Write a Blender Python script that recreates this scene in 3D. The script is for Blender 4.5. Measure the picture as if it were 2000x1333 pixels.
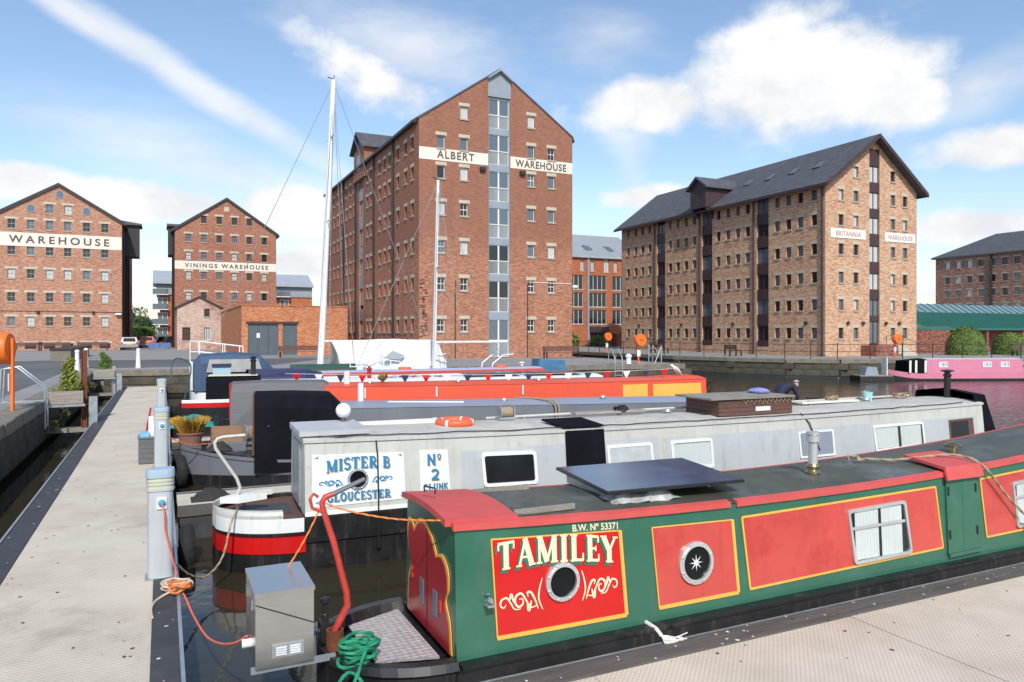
import bpy, bmesh, math, random
from mathutils import Vector, Matrix
random.seed(7)
R = math.radians
for o in list(bpy.data.objects): bpy.data.objects.remove(o)
scene = bpy.context.scene
COL = scene.collection

# ------------------------------------------------------------------ camera
YAW = R(25.375)
cam = bpy.data.cameras.new('camera'); camo = bpy.data.objects.new('camera', cam); COL.objects.link(camo)
cam.sensor_width = 36; cam.lens = 36*1440/2000; cam.shift_y = -16.5/2000
cam.clip_start = 0.05; cam.clip_end = 9000
camo.location = (0, 0, 3.35); camo.rotation_euler = (R(90), 0, -YAW)
scene.camera = camo
# ------------------------------------------------------------------ light
SUN_EL, SUN_AZ = 42, 195          # azimuth clockwise from +Y
w = bpy.data.worlds.new('World'); scene.world = w; w.use_nodes = True
sun = bpy.data.lights.new('sun', 'SUN'); suno = bpy.data.objects.new('sun', sun); COL.objects.link(suno)
sun.energy = 3.1; sun.angle = R(1.2); sun.color = (1, .95, .87)
suno.rotation_euler = (R(90-SUN_EL), 0, R(180-SUN_AZ)); suno.location = (20, -40, 60)
scene.view_settings.view_transform = 'Standard'; scene.view_settings.look = 'None'
scene.view_settings.exposure = 0.28; scene.view_settings.gamma = 1

def build_world():
    nt = w.node_tree; nt.nodes.clear(); N = nt.nodes.new; K = nt.links.new
    out = N('ShaderNodeOutputWorld')
    sky = N('ShaderNodeTexSky'); sky.sky_type = 'NISHITA'; sky.sun_disc = False
    sky.sun_elevation = R(SUN_EL); sky.sun_rotation = R(SUN_AZ); sky.air_density = 1.1; sky.dust_density = .7; sky.ozone_density = 2.0
    bg = N('ShaderNodeBackground'); bg.inputs[1].default_value = .148; K(sky.outputs[0], bg.inputs[0])
    tc = N('ShaderNodeTexCoord'); sp = N('ShaderNodeSeparateXYZ'); K(tc.outputs['Generated'], sp.inputs[0])
    def M(op, a, b=None, c=None):
        n = N('ShaderNodeMath'); n.operation = op
        for i, v in enumerate((a, b, c)):
            if v is None: continue
            if isinstance(v, (int, float)): n.inputs[i].default_value = v
            else: K(v, n.inputs[i])
        return n.outputs[0]
    az = M('ARCTAN2', sp.outputs[0], sp.outputs[1]); el = M('ARCSINE', sp.outputs[2])
    def noise(scale, detail, rough, sx=1, sy=1, sz=1, off=0):
        mp = N('ShaderNodeMapping'); mp.inputs['Scale'].default_value = (sx, sy, sz); mp.inputs['Location'].default_value = (off, off*.7, 0)
        K(tc.outputs['Generated'], mp.inputs[0])
        n = N('ShaderNodeTexNoise'); n.inputs['Scale'].default_value = scale; n.inputs['Detail'].default_value = detail; n.inputs['Roughness'].default_value = rough
        K(mp.outputs[0], n.inputs['Vector']); return n.outputs['Fac']
    n1 = noise(7, 8, .58, 1, 1, 1.6); n2 = noise(3.2, 9, .62, 1, 1, 3.2, 4); n3 = noise(22, 5, .6)
    def blob(u, v, ru, rv, rot=0, amp=1):
        a0 = YAW + math.atan((u-1000)/1440); e0 = math.atan((650-v)/1440*math.cos(a0-YAW))
        dx = M('SUBTRACT', az, a0); dy = M('SUBTRACT', el, e0); c, s = math.cos(R(rot)), math.sin(R(rot))
        px = M('ADD', M('MULTIPLY', dx, c), M('MULTIPLY', dy, s)); py = M('SUBTRACT', M('MULTIPLY', dy, c), M('MULTIPLY', dx, s))
        px = M('DIVIDE', px, ru/1440); py = M('DIVIDE', py, rv/1440)
        d = M('SQRT', M('ADD', M('MULTIPLY', px, px), M('MULTIPLY', py, py)))
        return M('MULTIPLY', M('SUBTRACT', 1.0, d), amp)
    cum = [blob(1560, 165, 300, 115), blob(1270, 205, 170, 62), blob(1760, 200, 110, 60), blob(1980, 285, 170, 48), blob(1500, 60, 190, 45, 15, .5),
           blob(40, 350, 110, 38), blob(290, 395, 230, 48), blob(560, 410, 130, 60), blob(600, 515, 150, 45), blob(1265, 385, 95, 30), blob(1900, 440, 150, 40), blob(1950, 570, 220, 40, 0, .8), blob(750, 160, 190, 60, -20, .55), blob(90, 540, 260, 40, 0, .5)]
    m = cum[0]
    for b in cum[1:]: m = M('MAXIMUM', m, b)
    def ramp(x, a, b):
        n = N('ShaderNodeMapRange'); n.interpolation_type = 'SMOOTHSTEP'; K(x, n.inputs[0]); n.inputs[1].default_value = a; n.inputs[2].default_value = b; return n.outputs[0]
    dens = M('ADD', m, M('MULTIPLY', M('SUBTRACT', n1, .5), 1.45)); dens = M('ADD', dens, M('MULTIPLY', M('SUBTRACT', n3, .5), .35))
    cm = ramp(dens, -.02, .52)
    st = [blob(380, 165, 420, 34, -27), blob(150, 30, 240, 30, -25), blob(1230, 320, 60, 150, 20, .6), blob(800, 90, 260, 90, -10, .8), blob(1180, 60, 150, 70, 0, .5), blob(420, 330, 420, 70, -15, .6), blob(1900, 170, 160, 60, 25, .6)]
    t = st[0]
    for b in st[1:]: t = M('MAXIMUM', t, b)
    wisp = M('MULTIPLY', ramp(M('ADD', t, M('MULTIPLY', M('SUBTRACT', n2, .5), 1.7)), -.15, .8), .72)
    gen = M('MULTIPLY', ramp(n2, .50, .78), .35)
    haze = M('MULTIPLY', ramp(el, .24, 0.0), .30)
    mask = M('MAXIMUM', M('MAXIMUM', cm, wisp), M('MAXIMUM', gen, haze)); mask = M('MULTIPLY', mask, ramp(el, -.02, .03))
    cr = N('ShaderNodeMix'); cr.data_type = 'RGBA'
    K(ramp(M('ADD', M('MULTIPLY', n1, .8), M('MULTIPLY', n3, .3)), .38, .68), cr.inputs[0]); cr.inputs[6].default_value = (.78, .80, .84, 1); cr.inputs[7].default_value = (1, 1, 1, 1)
    bg2 = N('ShaderNodeBackground'); bg2.inputs[1].default_value = .86; K(cr.outputs[2], bg2.inputs[0])
    mx = N('ShaderNodeMixShader'); K(mask, mx.inputs[0]); K(bg.outputs[0], mx.inputs[1]); K(bg2.outputs[0], mx.inputs[2])
    K(mx.outputs[0], out.inputs[0])
build_world()

# ------------------------------------------------------------------ materials
MATS = {}
def mat(name, col, rough=.6, metal=0, var=.15, vs=2.0, bump=0, bs=30, col2=None, c2=(.5, .7), c2s=1.2, spec=.5, stretch=(1, 1, 1), dirt=None):
    if name in MATS: return MATS[name]
    m = bpy.data.materials.new(name); m.use_nodes = True; nt = m.node_tree; N = nt.nodes.new; K = nt.links.new
    b = nt.nodes['Principled BSDF']; b.inputs['Roughness'].default_value = rough; b.inputs['Metallic'].default_value = metal; b.inputs['Specular IOR Level'].default_value = spec
    tc = N('ShaderNodeTexCoord'); mp = N('ShaderNodeMapping'); mp.inputs['Scale'].default_value = stretch; K(tc.outputs['Object'], mp.inputs[0])
    n = N('ShaderNodeTexNoise'); n.inputs['Scale'].default_value = vs; n.inputs['Detail'].default_value = 7; n.inputs['Roughness'].default_value = .65; K(mp.outputs[0], n.inputs['Vector'])
    r = N('ShaderNodeValToRGB'); e = r.color_ramp.elements; e[0].position = .28; e[1].position = .72
    e[0].color = tuple(max(0, c*(1-var)) for c in col)+(1,); e[1].color = tuple(min(1, c*(1+var)) for c in col)+(1,)
    K(n.outputs['Fac'], r.inputs[0]); last = r.outputs[0]
    if col2:
        n2 = N('ShaderNodeTexNoise'); n2.inputs['Scale'].default_value = c2s; n2.inputs['Detail'].default_value = 9; n2.inputs['Roughness'].default_value = .68; K(mp.outputs[0], n2.inputs['Vector'])
        mr = N('ShaderNodeMapRange'); mr.inputs[1].default_value = c2[0]; mr.inputs[2].default_value = c2[1]; K(n2.outputs['Fac'], mr.inputs[0])
        mx = N('ShaderNodeMix'); mx.data_type = 'RGBA'; K(mr.outputs[0], mx.inputs[0]); K(last, mx.inputs[6]); mx.inputs[7].default_value = tuple(col2)+(1,); last = mx.outputs[2]
    if dirt:
        mp3 = N('ShaderNodeMapping'); mp3.inputs['Scale'].default_value = (7, 7, .5); K(tc.outputs['Object'], mp3.inputs[0]); n4 = N('ShaderNodeTexNoise'); n4.inputs['Scale'].default_value = 1.2; n4.inputs['Detail'].default_value = 6; n4.inputs['Roughness'].default_value = .7; K(mp3.outputs[0], n4.inputs['Vector'])
        md = N('ShaderNodeMapRange'); md.inputs[1].default_value = .54; md.inputs[2].default_value = .80; md.inputs[4].default_value = dirt[1]; K(n4.outputs['Fac'], md.inputs[0])
        mx2 = N('ShaderNodeMix'); mx2.data_type = 'RGBA'; K(md.outputs[0], mx2.inputs[0]); K(last, mx2.inputs[6]); mx2.inputs[7].default_value = tuple(dirt[0])+(1,); last = mx2.outputs[2]
    K(last, b.inputs['Base Color'])
    rr = N('ShaderNodeMapRange'); rr.inputs[3].default_value = max(.02, rough-.1); rr.inputs[4].default_value = min(1, rough+.12); K(n.outputs['Fac'], rr.inputs[0]); K(rr.outputs[0], b.inputs['Roughness'])
    if bump:
        n3 = N('ShaderNodeTexNoise'); n3.inputs['Scale'].default_value = bs; n3.inputs['Detail'].default_value = 4; K(mp.outputs[0], n3.inputs['Vector'])
        bp = N('ShaderNodeBump'); bp.inputs['Strength'].default_value = bump; bp.inputs['Distance'].default_value = .02; K(n3.outputs['Fac'], bp.inputs['Height']); K(bp.outputs[0], b.inputs['Normal'])
    MATS[name] = m; return m

def brick(name, c1, c2, mortar, patch=None, pr=(.5, .72), dark=None, bw=.225, bh=.078, light=None, spread=1.0, upper=None):
    m = bpy.data.materials.new(name); m.use_nodes = True; nt = m.node_tree; N = nt.nodes.new; K = nt.links.new
    b = nt.nodes['Principled BSDF']; b.inputs['Roughness'].default_value = .85; b.inputs['Specular IOR Level'].default_value = .25
    uv = N('ShaderNodeUVMap'); bt = N('ShaderNodeTexBrick'); K(uv.outputs[0], bt.inputs['Vector'])
    bt.inputs['Scale'].default_value = 1; bt.inputs['Brick Width'].default_value = bw; bt.inputs['Row Height'].default_value = bh; bt.inputs['Mortar Size'].default_value = .009; bt.inputs['Mortar Smooth'].default_value = .3
    bt.inputs['Color1'].default_value = c1+(1,); bt.inputs['Color2'].default_value = c2+(1,); bt.inputs['Mortar'].default_value = mortar+(1,); bt.inputs['Bias'].default_value = -.1
    def mth(op, a, b=None):
        n = N('ShaderNodeMath'); n.operation = op
        for k, v in enumerate((a, b)):
            if v is None: continue
            if isinstance(v, (int, float)): n.inputs[k].default_value = v
            else: K(v, n.inputs[k])
        return n.outputs[0]
    # every brick gets its own burn: white noise on the brick's cell number
    sp = N('ShaderNodeSeparateXYZ'); K(uv.outputs[0], sp.inputs[0]); row = mth('FLOOR', mth('DIVIDE', sp.outputs[1], bh)); colm = mth('FLOOR', mth('ADD', mth('DIVIDE', sp.outputs[0], bw), mth('MULTIPLY', mth('MODULO', row, 2.0), .5)))
    cb = N('ShaderNodeCombineXYZ'); K(colm, cb.inputs[0]); K(row, cb.inputs[1]); wh = N('ShaderNodeTexWhiteNoise'); wh.noise_dimensions = '2D'; K(cb.outputs[0], wh.inputs['Vector'])
    wn = N('ShaderNodeTexNoise'); wn.inputs['Scale'].default_value = 1; wn.inputs['Detail'].default_value = 4; wn.inputs['Roughness'].default_value = .85
    mp = N('ShaderNodeMapping'); mp.inputs['Scale'].default_value = (1.3, 3.4, 1); K(uv.outputs[0], mp.inputs[0]); K(mp.outputs[0], wn.inputs['Vector'])
    val = mth('ADD', mth('MULTIPLY', wh.outputs['Value'], spread), mth('MULTIPLY', mth('SUBTRACT', wn.outputs['Fac'], .5), .22))
    cr = N('ShaderNodeValToRGB'); e = cr.color_ramp.elements; dk = dark or tuple(c*.45 for c in c2); lt = light or tuple(min(1, c*1.35+.04) for c in c1)
    e[0].position = .08; e[0].color = dk+(1,); e[1].position = .92*spread; e[1].color = lt+(1,)
    q = e.new(.32*spread); q.color = c2+(1,); q = e.new(.62*spread); q.color = c1+(1,); K(val, cr.inputs[0])
    mm = N('ShaderNodeMix'); mm.data_type = 'RGBA'; K(bt.outputs['Fac'], mm.inputs[0]); K(cr.outputs[0], mm.inputs[6]); mm.inputs[7].default_value = mortar+(1,); last = mm.outputs[2]
    def mixc(fac, a, c, blend='MIX'):
        x = N('ShaderNodeMix'); x.data_type = 'RGBA'; x.blend_type = blend; K(fac, x.inputs[0]); K(a, x.inputs[6]); x.inputs[7].default_value = c+(1,); return x.outputs[2]
    def rng(x, a, c, lo=0, hi=1):
        r = N('ShaderNodeMapRange'); K(x, r.inputs[0]); r.inputs[1].default_value = a; r.inputs[2].default_value = c; r.inputs[3].default_value = lo; r.inputs[4].default_value = hi; return r.outputs[0]
    big = N('ShaderNodeTexNoise'); big.inputs['Scale'].default_value = .22; big.inputs['Detail'].default_value = 8; big.inputs['Roughness'].default_value = .62; K(uv.outputs[0], big.inputs['Vector'])
    if patch: last = mixc(rng(big.outputs['Fac'], pr[0], pr[1], 0, .55), last, patch)
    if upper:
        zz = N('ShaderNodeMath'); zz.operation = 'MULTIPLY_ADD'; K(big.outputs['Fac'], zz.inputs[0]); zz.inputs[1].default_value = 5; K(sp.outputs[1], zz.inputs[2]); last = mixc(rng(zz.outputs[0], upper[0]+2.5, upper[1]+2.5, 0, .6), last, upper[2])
    st = N('ShaderNodeTexNoise'); st.inputs['Scale'].default_value = 1; st.inputs['Detail'].default_value = 6
    mp2 = N('ShaderNodeMapping'); mp2.inputs['Scale'].default_value = (.9, .12, 1); K(uv.outputs[0], mp2.inputs[0]); K(mp2.outputs[0], st.inputs['Vector'])
    last = mixc(rng(st.outputs['Fac'], .52, .8, 0, .35), last, tuple(c*.5 for c in c1))
    K(last, b.inputs['Base Color'])
    bp = N('ShaderNodeBump'); bp.inputs['Strength'].default_value = .5; bp.inputs['Distance'].default_value = .02; K(bt.outputs['Fac'], bp.inputs['Height']); bp.invert = True; K(bp.outputs[0], b.inputs['Normal'])
    MATS[name] = m; return m

def glass(name, tint=(.03, .035, .04), clear=False):
    m = bpy.data.materials.new(name); m.use_nodes = True; nt = m.node_tree; N = nt.nodes.new; K = nt.links.new
    b = nt.nodes['Principled BSDF']; b.inputs['Base Color'].default_value = tint+(1,); b.inputs['Roughness'].default_value = .04; b.inputs['IOR'].default_value = 1.5
    if clear:
        out = nt.nodes['Material Output']; tr = N('ShaderNodeBsdfTransparent'); tr.inputs[0].default_value = (.93, .95, .95, 1); gl = N('ShaderNodeBsdfGlossy'); gl.inputs['Roughness'].default_value = .03
        lw = N('ShaderNodeLayerWeight'); pw = N('ShaderNodeMath'); pw.operation = 'POWER'; K(lw.outputs['Facing'], pw.inputs[0]); pw.inputs[1].default_value = 4; fr = N('ShaderNodeMath'); fr.operation = 'MULTIPLY_ADD'; K(pw.outputs[0], fr.inputs[0]); fr.inputs[1].default_value = .3; fr.inputs[2].default_value = .018; mx = N('ShaderNodeMixShader'); K(fr.outputs[0], mx.inputs[0]); K(tr.outputs[0], mx.inputs[1]); K(gl.outputs[0], mx.inputs[2]); K(mx.outputs[0], out.inputs[0])
    else:
        tc = N('ShaderNodeTexCoord'); n = N('ShaderNodeTexNoise'); n.inputs['Scale'].default_value = .8; K(tc.outputs['Object'], n.inputs['Vector'])
        bp = N('ShaderNodeBump'); bp.inputs['Strength'].default_value = .06; bp.inputs['Distance'].default_value = .3; K(n.outputs['Fac'], bp.inputs['Height']); K(bp.outputs[0], b.inputs['Normal'])
    MATS[name] = m; return m

M = {}
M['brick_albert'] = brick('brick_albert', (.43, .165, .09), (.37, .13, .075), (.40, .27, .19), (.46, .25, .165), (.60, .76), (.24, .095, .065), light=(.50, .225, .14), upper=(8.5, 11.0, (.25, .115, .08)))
M['brick_brit'] = brick('brick_brit', (.58, .345, .205), (.53, .285, .17), (.56, .42, .31), (.48, .26, .165), (.56, .78), (.37, .175, .12), light=(.65, .44, .29), bw=.25, bh=.085)
M['brick_north'] = brick('brick_north', (.49, .22, .135), (.43, .175, .11), (.46, .33, .25), (.39, .175, .115), (.54, .74), (.28, .125, .09), light=(.55, .31, .21))
M['brick_vin'] = brick('brick_vin', (.41, .155, .095), (.36, .125, .08), (.38, .25, .18), (.29, .115, .08), (.52, .70), (.23, .095, .07), light=(.46, .21, .14))
M['brick_orange'] = brick('brick_orange', (.56, .205, .09), (.49, .165, .07), (.46, .27, .17), None, dark=(.38, .11, .05), light=(.62, .27, .14))
M['brick_stain'] = brick('brick_stain', (.40, .16, .10), (.32, .115, .08), (.52, .42, .35), (.66, .54, .46), (.40, .52), (.22, .10, .07), light=(.6, .44, .35))
M['brick_modern'] = brick('brick_modern', (.50, .145, .065), (.44, .115, .05), (.40, .17, .09), None, dark=(.33, .085, .04), light=(.54, .19, .09))
M['brick_far'] = brick('brick_far', (.30, .155, .115), (.25, .125, .09), (.28, .19, .14), None)
M['brick_wall'] = brick('brick_wall', (.27, .085, .06), (.22, .065, .05), (.26, .15, .1), None)
M['stone'] = mat('stone', (.50, .45, .35), .85, var=.2, vs=3)
M['stone_grey'] = mat('stone_grey', (.36, .33, .27), .85, var=.25, vs=3)
M['slate'] = mat('slate', (.085, .085, .095), .65, var=.3, vs=1.5, bump=.4, bs=8)
M['fascia'] = mat('fascia', (.03, .025, .028), .55, var=.2)
M['brown_panel'] = mat('brown_panel', (.055, .03, .035), .5, var=.2)
M['bluegrey'] = mat('bluegrey', (.26, .31, .36), .5, var=.1)
M['white'] = mat('white', (.78, .78, .76), .5, var=.05)
M['cream_sign'] = mat('cream_sign', (.74, .70, .60), .7, var=.07, vs=1)
M['sign_dark'] = mat('sign_dark', (.12, .08, .075), .7, var=.1)
M['sign_pink'] = mat('sign_pink', (.45, .25, .21), .7, var=.1)
M['frame_dark'] = mat('frame_dark', (.06, .03, .025), .5)
M['frame_grey'] = mat('frame_grey', (.28, .30, .31), .5)
M['glass'] = glass('glass', (.022, .025, .03)); M['glass_mid'] = glass('glass_mid', (.11, .145, .18)); M['clear'] = glass('clear', clear=True)
M['blind'] = mat('blind', (.50, .52, .52), .25, var=.12, vs=6)
M['metal_roof'] = mat('metal_roof', (.36, .39, .41), .35, var=.12, vs=1)
M['glazing'] = mat('glazing', (.17, .25, .27), .25, var=.15)
M['green_roof'] = mat('green_roof', (.03, .135, .11), .4, var=.12, vs=1)
M['door_grey'] = mat('door_grey', (.085, .11, .13), .5, var=.1)
M['black'] = mat('black', (.014, .014, .016), .4, var=.4)
M['iron'] = mat('iron', (.02, .02, .022), .5)
M['galv'] = mat('galv', (.42, .45, .47), .4, .6, var=.2, vs=6)
M['rust'] = mat('rust', (.17, .055, .025), .85, var=.4, vs=8, bump=.4)
M['orange'] = mat('orange', (.83, .17, .02), .45, var=.06)
M['tarmac'] = mat('tarmac', (.105, .105, .11), .9, var=.18, vs=.35, bump=.3, bs=60, col2=(.15, .15, .15), c2s=.25)
M['paving'] = mat('paving', (.27, .265, .255), .85, var=.12, vs=.4, bump=.2, bs=30, col2=(.2, .195, .185), c2s=.3)
M['quaywall'] = mat('quaywall', (.115, .10, .075), .9, var=.5, vs=1.6, bump=.7, bs=9, col2=(.03, .03, .016), c2=(.42, .62), c2s=.8)
M['coping'] = mat('coping', (.20, .175, .14), .85, var=.3, vs=2, bump=.5, bs=14, col2=(.12, .11, .085), c2s=1.5)
M['timber'] = mat('timber', (.26, .235, .20), .85, var=.3, vs=2, bump=.5, bs=20, stretch=(1, 1, 5))
M['plank'] = mat('plank', (.32, .28, .24), .85, var=.25, vs=3, bump=.3, bs=20, stretch=(1, 6, 6))
M['dark_timber'] = mat('dark_timber', (.10, .09, .082), .85, var=.35, vs=3, bump=.4, bs=18, stretch=(.4, 5, 5), col2=(.24, .22, .20), c2=(.62, .72), c2s=5)
M['rubber'] = mat('rubber', (.05, .05, .055), .65, var=.35, vs=3, col2=(.2, .19, .17), c2=(.66, .74), c2s=6)
M['brown_wood'] = mat('brown_wood', (.12, .06, .045), .7, var=.3, vs=4, stretch=(1, 6, 6))
M['leaf'] = mat('leaf', (.12, .19, .03), .55, var=.5, vs=1.2)
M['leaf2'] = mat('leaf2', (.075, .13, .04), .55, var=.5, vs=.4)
M['leaf_y'] = mat('leaf_y', (.20, .24, .03), .55, var=.4, vs=6)

def deck_mat():
    m = bpy.data.materials.new('deck'); m.use_nodes = True; nt = m.node_tree; N = nt.nodes.new; K = nt.links.new
    b = nt.nodes['Principled BSDF']; b.inputs['Roughness'].default_value = .8; b.inputs['Specular IOR Level'].default_value = .25
    tc = N('ShaderNodeTexCoord'); vo = N('ShaderNodeTexVoronoi'); vo.inputs['Scale'].default_value = 28; vo.inputs['Randomness'].default_value = .0; K(tc.outputs['Object'], vo.inputs['Vector'])
    mp = N('ShaderNodeMapping'); mp.inputs['Scale'].default_value = (1, 1, 0); mp.inputs['Rotation'].default_value = (0, 0, R(45)); K(tc.outputs['Object'], mp.inputs[0]); K(mp.outputs[0], vo.inputs['Vector'])
    n = N('ShaderNodeTexNoise'); n.inputs['Scale'].default_value = 1.1; n.inputs['Detail'].default_value = 8; n.inputs['Roughness'].default_value = .65; K(tc.outputs['Object'], n.inputs['Vector'])
    r = N('ShaderNodeValToRGB'); e = r.color_ramp.elements; e[0].position = .27; e[1].position = .6; e[0].color = (.52, .455, .36, 1); e[1].color = (.66, .59, .485, 1); K(n.outputs['Fac'], r.inputs[0])
    mr = N('ShaderNodeMapRange'); mr.inputs[1].default_value = .25; mr.inputs[2].default_value = .5; mr.inputs[3].default_value = 0; mr.inputs[4].default_value = .2; K(vo.outputs['Distance'], mr.inputs[0])
    mx = N('ShaderNodeMix'); mx.data_type = 'RGBA'; K(mr.outputs[0], mx.inputs[0]); K(r.outputs[0], mx.inputs[6]); mx.inputs[7].default_value = (.22, .19, .15, 1); n5 = N('ShaderNodeTexNoise'); n5.inputs['Scale'].default_value = .8; n5.inputs['Detail'].default_value = 10; n5.inputs['Roughness'].default_value = .72; K(tc.outputs['Object'], n5.inputs['Vector'])
    m5 = N('ShaderNodeMapRange'); m5.inputs[1].default_value = .56; m5.inputs[2].default_value = .74; m5.inputs[4].default_value = .55; K(n5.outputs['Fac'], m5.inputs[0]); x5 = N('ShaderNodeMix'); x5.data_type = 'RGBA'; K(m5.outputs[0], x5.inputs[0]); K(mx.outputs[2], x5.inputs[6]); x5.inputs[7].default_value = (.23, .21, .13, 1); K(x5.outputs[2], b.inputs['Base Color'])
    bp = N('ShaderNodeBump'); bp.inputs['Strength'].default_value = .7; bp.inputs['Distance'].default_value = .008; bp.invert = True; K(vo.outputs['Distance'], bp.inputs['Height']); K(bp.outputs[0], b.inputs['Normal'])
    return m
M['deck'] = deck_mat()
def water_mat():
    m = bpy.data.materials.new('water'); m.use_nodes = True; nt = m.node_tree; N = nt.nodes.new; K = nt.links.new
    b = nt.nodes['Principled BSDF']; b.inputs['Base Color'].default_value = (.034, .028, .016, 1); b.inputs['Roughness'].default_value = .03; b.inputs['IOR'].default_value = 1.33
    tc = N('ShaderNodeTexCoord'); n = N('ShaderNodeTexNoise'); n.inputs['Scale'].default_value = 1.1; n.inputs['Detail'].default_value = 3; n.inputs['Roughness'].default_value = .55; K(tc.outputs['Object'], n.inputs['Vector'])
    n2 = N('ShaderNodeTexNoise'); n2.inputs['Scale'].default_value = 6; n2.inputs['Detail'].default_value = 3; K(tc.outputs['Object'], n2.inputs['Vector'])
    ad = N('ShaderNodeMath'); ad.operation = 'MULTIPLY_ADD'; K(n2.outputs['Fac'], ad.inputs[0]); ad.inputs[1].default_value = .22; K(n.outputs['Fac'], ad.inputs[2])
    # calm between the hulls, rippled out in the open basin
    sp = N('ShaderNodeSeparateXYZ'); K(tc.outputs['Object'], sp.inputs[0]); mr = N('ShaderNodeMapRange'); K(sp.outputs[0], mr.inputs[0]); mr.inputs[1].default_value = 8; mr.inputs[2].default_value = 24; mr.inputs[3].default_value = .05; mr.inputs[4].default_value = .32
    bp = N('ShaderNodeBump'); K(mr.outputs[0], bp.inputs['Strength']); bp.inputs['Distance'].default_value = .16; K(ad.outputs[0], bp.inputs['Height']); K(bp.outputs[0], b.inputs['Normal'])
    return m
M['water'] = water_mat()

# ------------------------------------------------------------------ mesh helpers
class MB:
    def __init__(s): s.v = []; s.f = []
    def add(s, vs, fs):
        k = len(s.v); s.v += [tuple(v) for v in vs]; s.f += [tuple(i+k for i in f) for f in fs]; return s
    def box(s, x0, x1, y0, y1, z0, z1):
        return s.add([(x0,y0,z0),(x1,y0,z0),(x1,y1,z0),(x0,y1,z0),(x0,y0,z1),(x1,y0,z1),(x1,y1,z1),(x0,y1,z1)], [(3,2,1,0),(4,5,6,7),(0,1,5,4),(1,2,6,5),(2,3,7,6),(3,0,4,7)])
    def prism(s, poly, d0, d1):
        """poly of 3D points, extruded from +d0 to +d1 (vectors)"""
        n = len(poly); d0, d1 = Vector(d0), Vector(d1)
        return s.add([Vector(p)+d0 for p in poly]+[Vector(p)+d1 for p in poly], [tuple(range(n))[::-1], tuple(range(n, 2*n))]+[(i, (i+1) % n, n+(i+1) % n, n+i) for i in range(n)])
    def tube(s, path, r, n=8, cap=True):
        path = [Vector(p) for p in path]; k = len(path); rs = r if isinstance(r, (list, tuple)) else [r]*k
        vs = []; up = None
        for i, p in enumerate(path):
            t = (path[min(i+1, k-1)]-path[max(i-1, 0)]).normalized()
            if up is None: up = Vector((0, 0, 1)) if abs(t.z) < .9 else Vector((1, 0, 0))
            a = t.cross(up)
            if a.length < 1e-5: a = t.orthogonal()
            a.normalize(); b = a.cross(t).normalized(); up = b
            vs += [p+(a*math.cos(2*math.pi*j/n)+b*math.sin(2*math.pi*j/n))*rs[i] for j in range(n)]
        fs = [(i*n+j, i*n+(j+1) % n, (i+1)*n+(j+1) % n, (i+1)*n+j) for i in range(k-1) for j in range(n)]
        if cap: fs += [tuple(range(n))[::-1], tuple((k-1)*n+j for j in range(n))]
        return s.add(vs, fs)
    def lathe(s, prof, c=(0, 0, 0), n=20, axis='z'):
        vs = []; c = Vector(c)
        for r, h in prof:
            for j in range(n):
                a = 2*math.pi*j/n; x, y = r*math.cos(a), r*math.sin(a)
                vs.append(c+Vector({'z': (x, y, h), 'y': (x, h, y), 'x': (h, x, y)}[axis]))
        k = len(prof); fs = [(i*n+j, i*n+(j+1) % n, (i+1)*n+(j+1) % n, (i+1)*n+j) for i in range(k-1) for j in range(n)]
        fs += [tuple(range(n))[::-1], tuple((k-1)*n+j for j in range(n))]
        return s.add(vs, fs)
    def grid(s, rows):
        k = len(rows); n = len(rows[0])
        return s.add([p for r in rows for p in r], [(i*n+j, i*n+j+1, (i+1)*n+j+1, (i+1)*n+j) for i in range(k-1) for j in range(n-1)])
    def mesh(s, name, smooth=False):
        me = bpy.data.meshes.new(name); me.from_pydata(s.v, [], s.f); me.validate()
        bm = bmesh.new(); bm.from_mesh(me); bmesh.ops.recalc_face_normals(bm, faces=bm.faces[:]); bm.to_mesh(me); bm.free()
        uvl(me)
        if smooth:
            for p in me.polygons: p.use_smooth = True
            try: me.set_sharp_from_angle(angle=R(40))
            except Exception: pass
        return me
    def build(s, name, m, parent=None, smooth=False, label=None):
        return link(name, s.mesh(name, smooth), m, parent, label)
def uvl(me):
    l = me.uv_layers.new(name='UVMap'); v = me.vertices
    for p in me.polygons:
        n = p.normal
        for li in p.loop_indices:
            co = v[me.loops[li].vertex_index].co
            l.data[li].uv = (co.x, co.y) if abs(n.z) > .8 else ((co.y, co.z) if abs(n.x) > abs(n.y) else (co.x, co.z))
def link(name, me, m, parent=None, label=None):
    o = bpy.data.objects.new(name, me); COL.objects.link(o)
    if m is not None and not me.materials: me.materials.append(M[m] if isinstance(m, str) else m)
    if parent: o.parent = parent
    if label: o['label'] = label
    return o
def tag(o, label, cat, group=None, kind=None):
    o['label'] = label; o['category'] = cat
    if group: o['group'] = group
    if kind: o['kind'] = kind
    return o
def thing(name, label, cat, loc=(0, 0, 0), rz=0, group=None):
    o = bpy.data.objects.new(name, None); COL.objects.link(o); o.empty_display_size = .2
    o.location = loc; o.rotation_euler = (0, 0, R(rz)); return tag(o, label, cat, group)
def structure(o): o['kind'] = 'structure'; return o
def copy_tree(o, parent=None):
    c = o.copy(); COL.objects.link(c); c.parent = parent
    for ch in o.children: copy_tree(ch, c)
    return c
def arc(cx, cy, r, a0, a1, n=10, ry=None):
    ry = r if ry is None else ry
    return [(cx+r*math.cos(R(a0+(a1-a0)*i/n)), cy+ry*math.sin(R(a0+(a1-a0)*i/n))) for i in range(n+1)]
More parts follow.
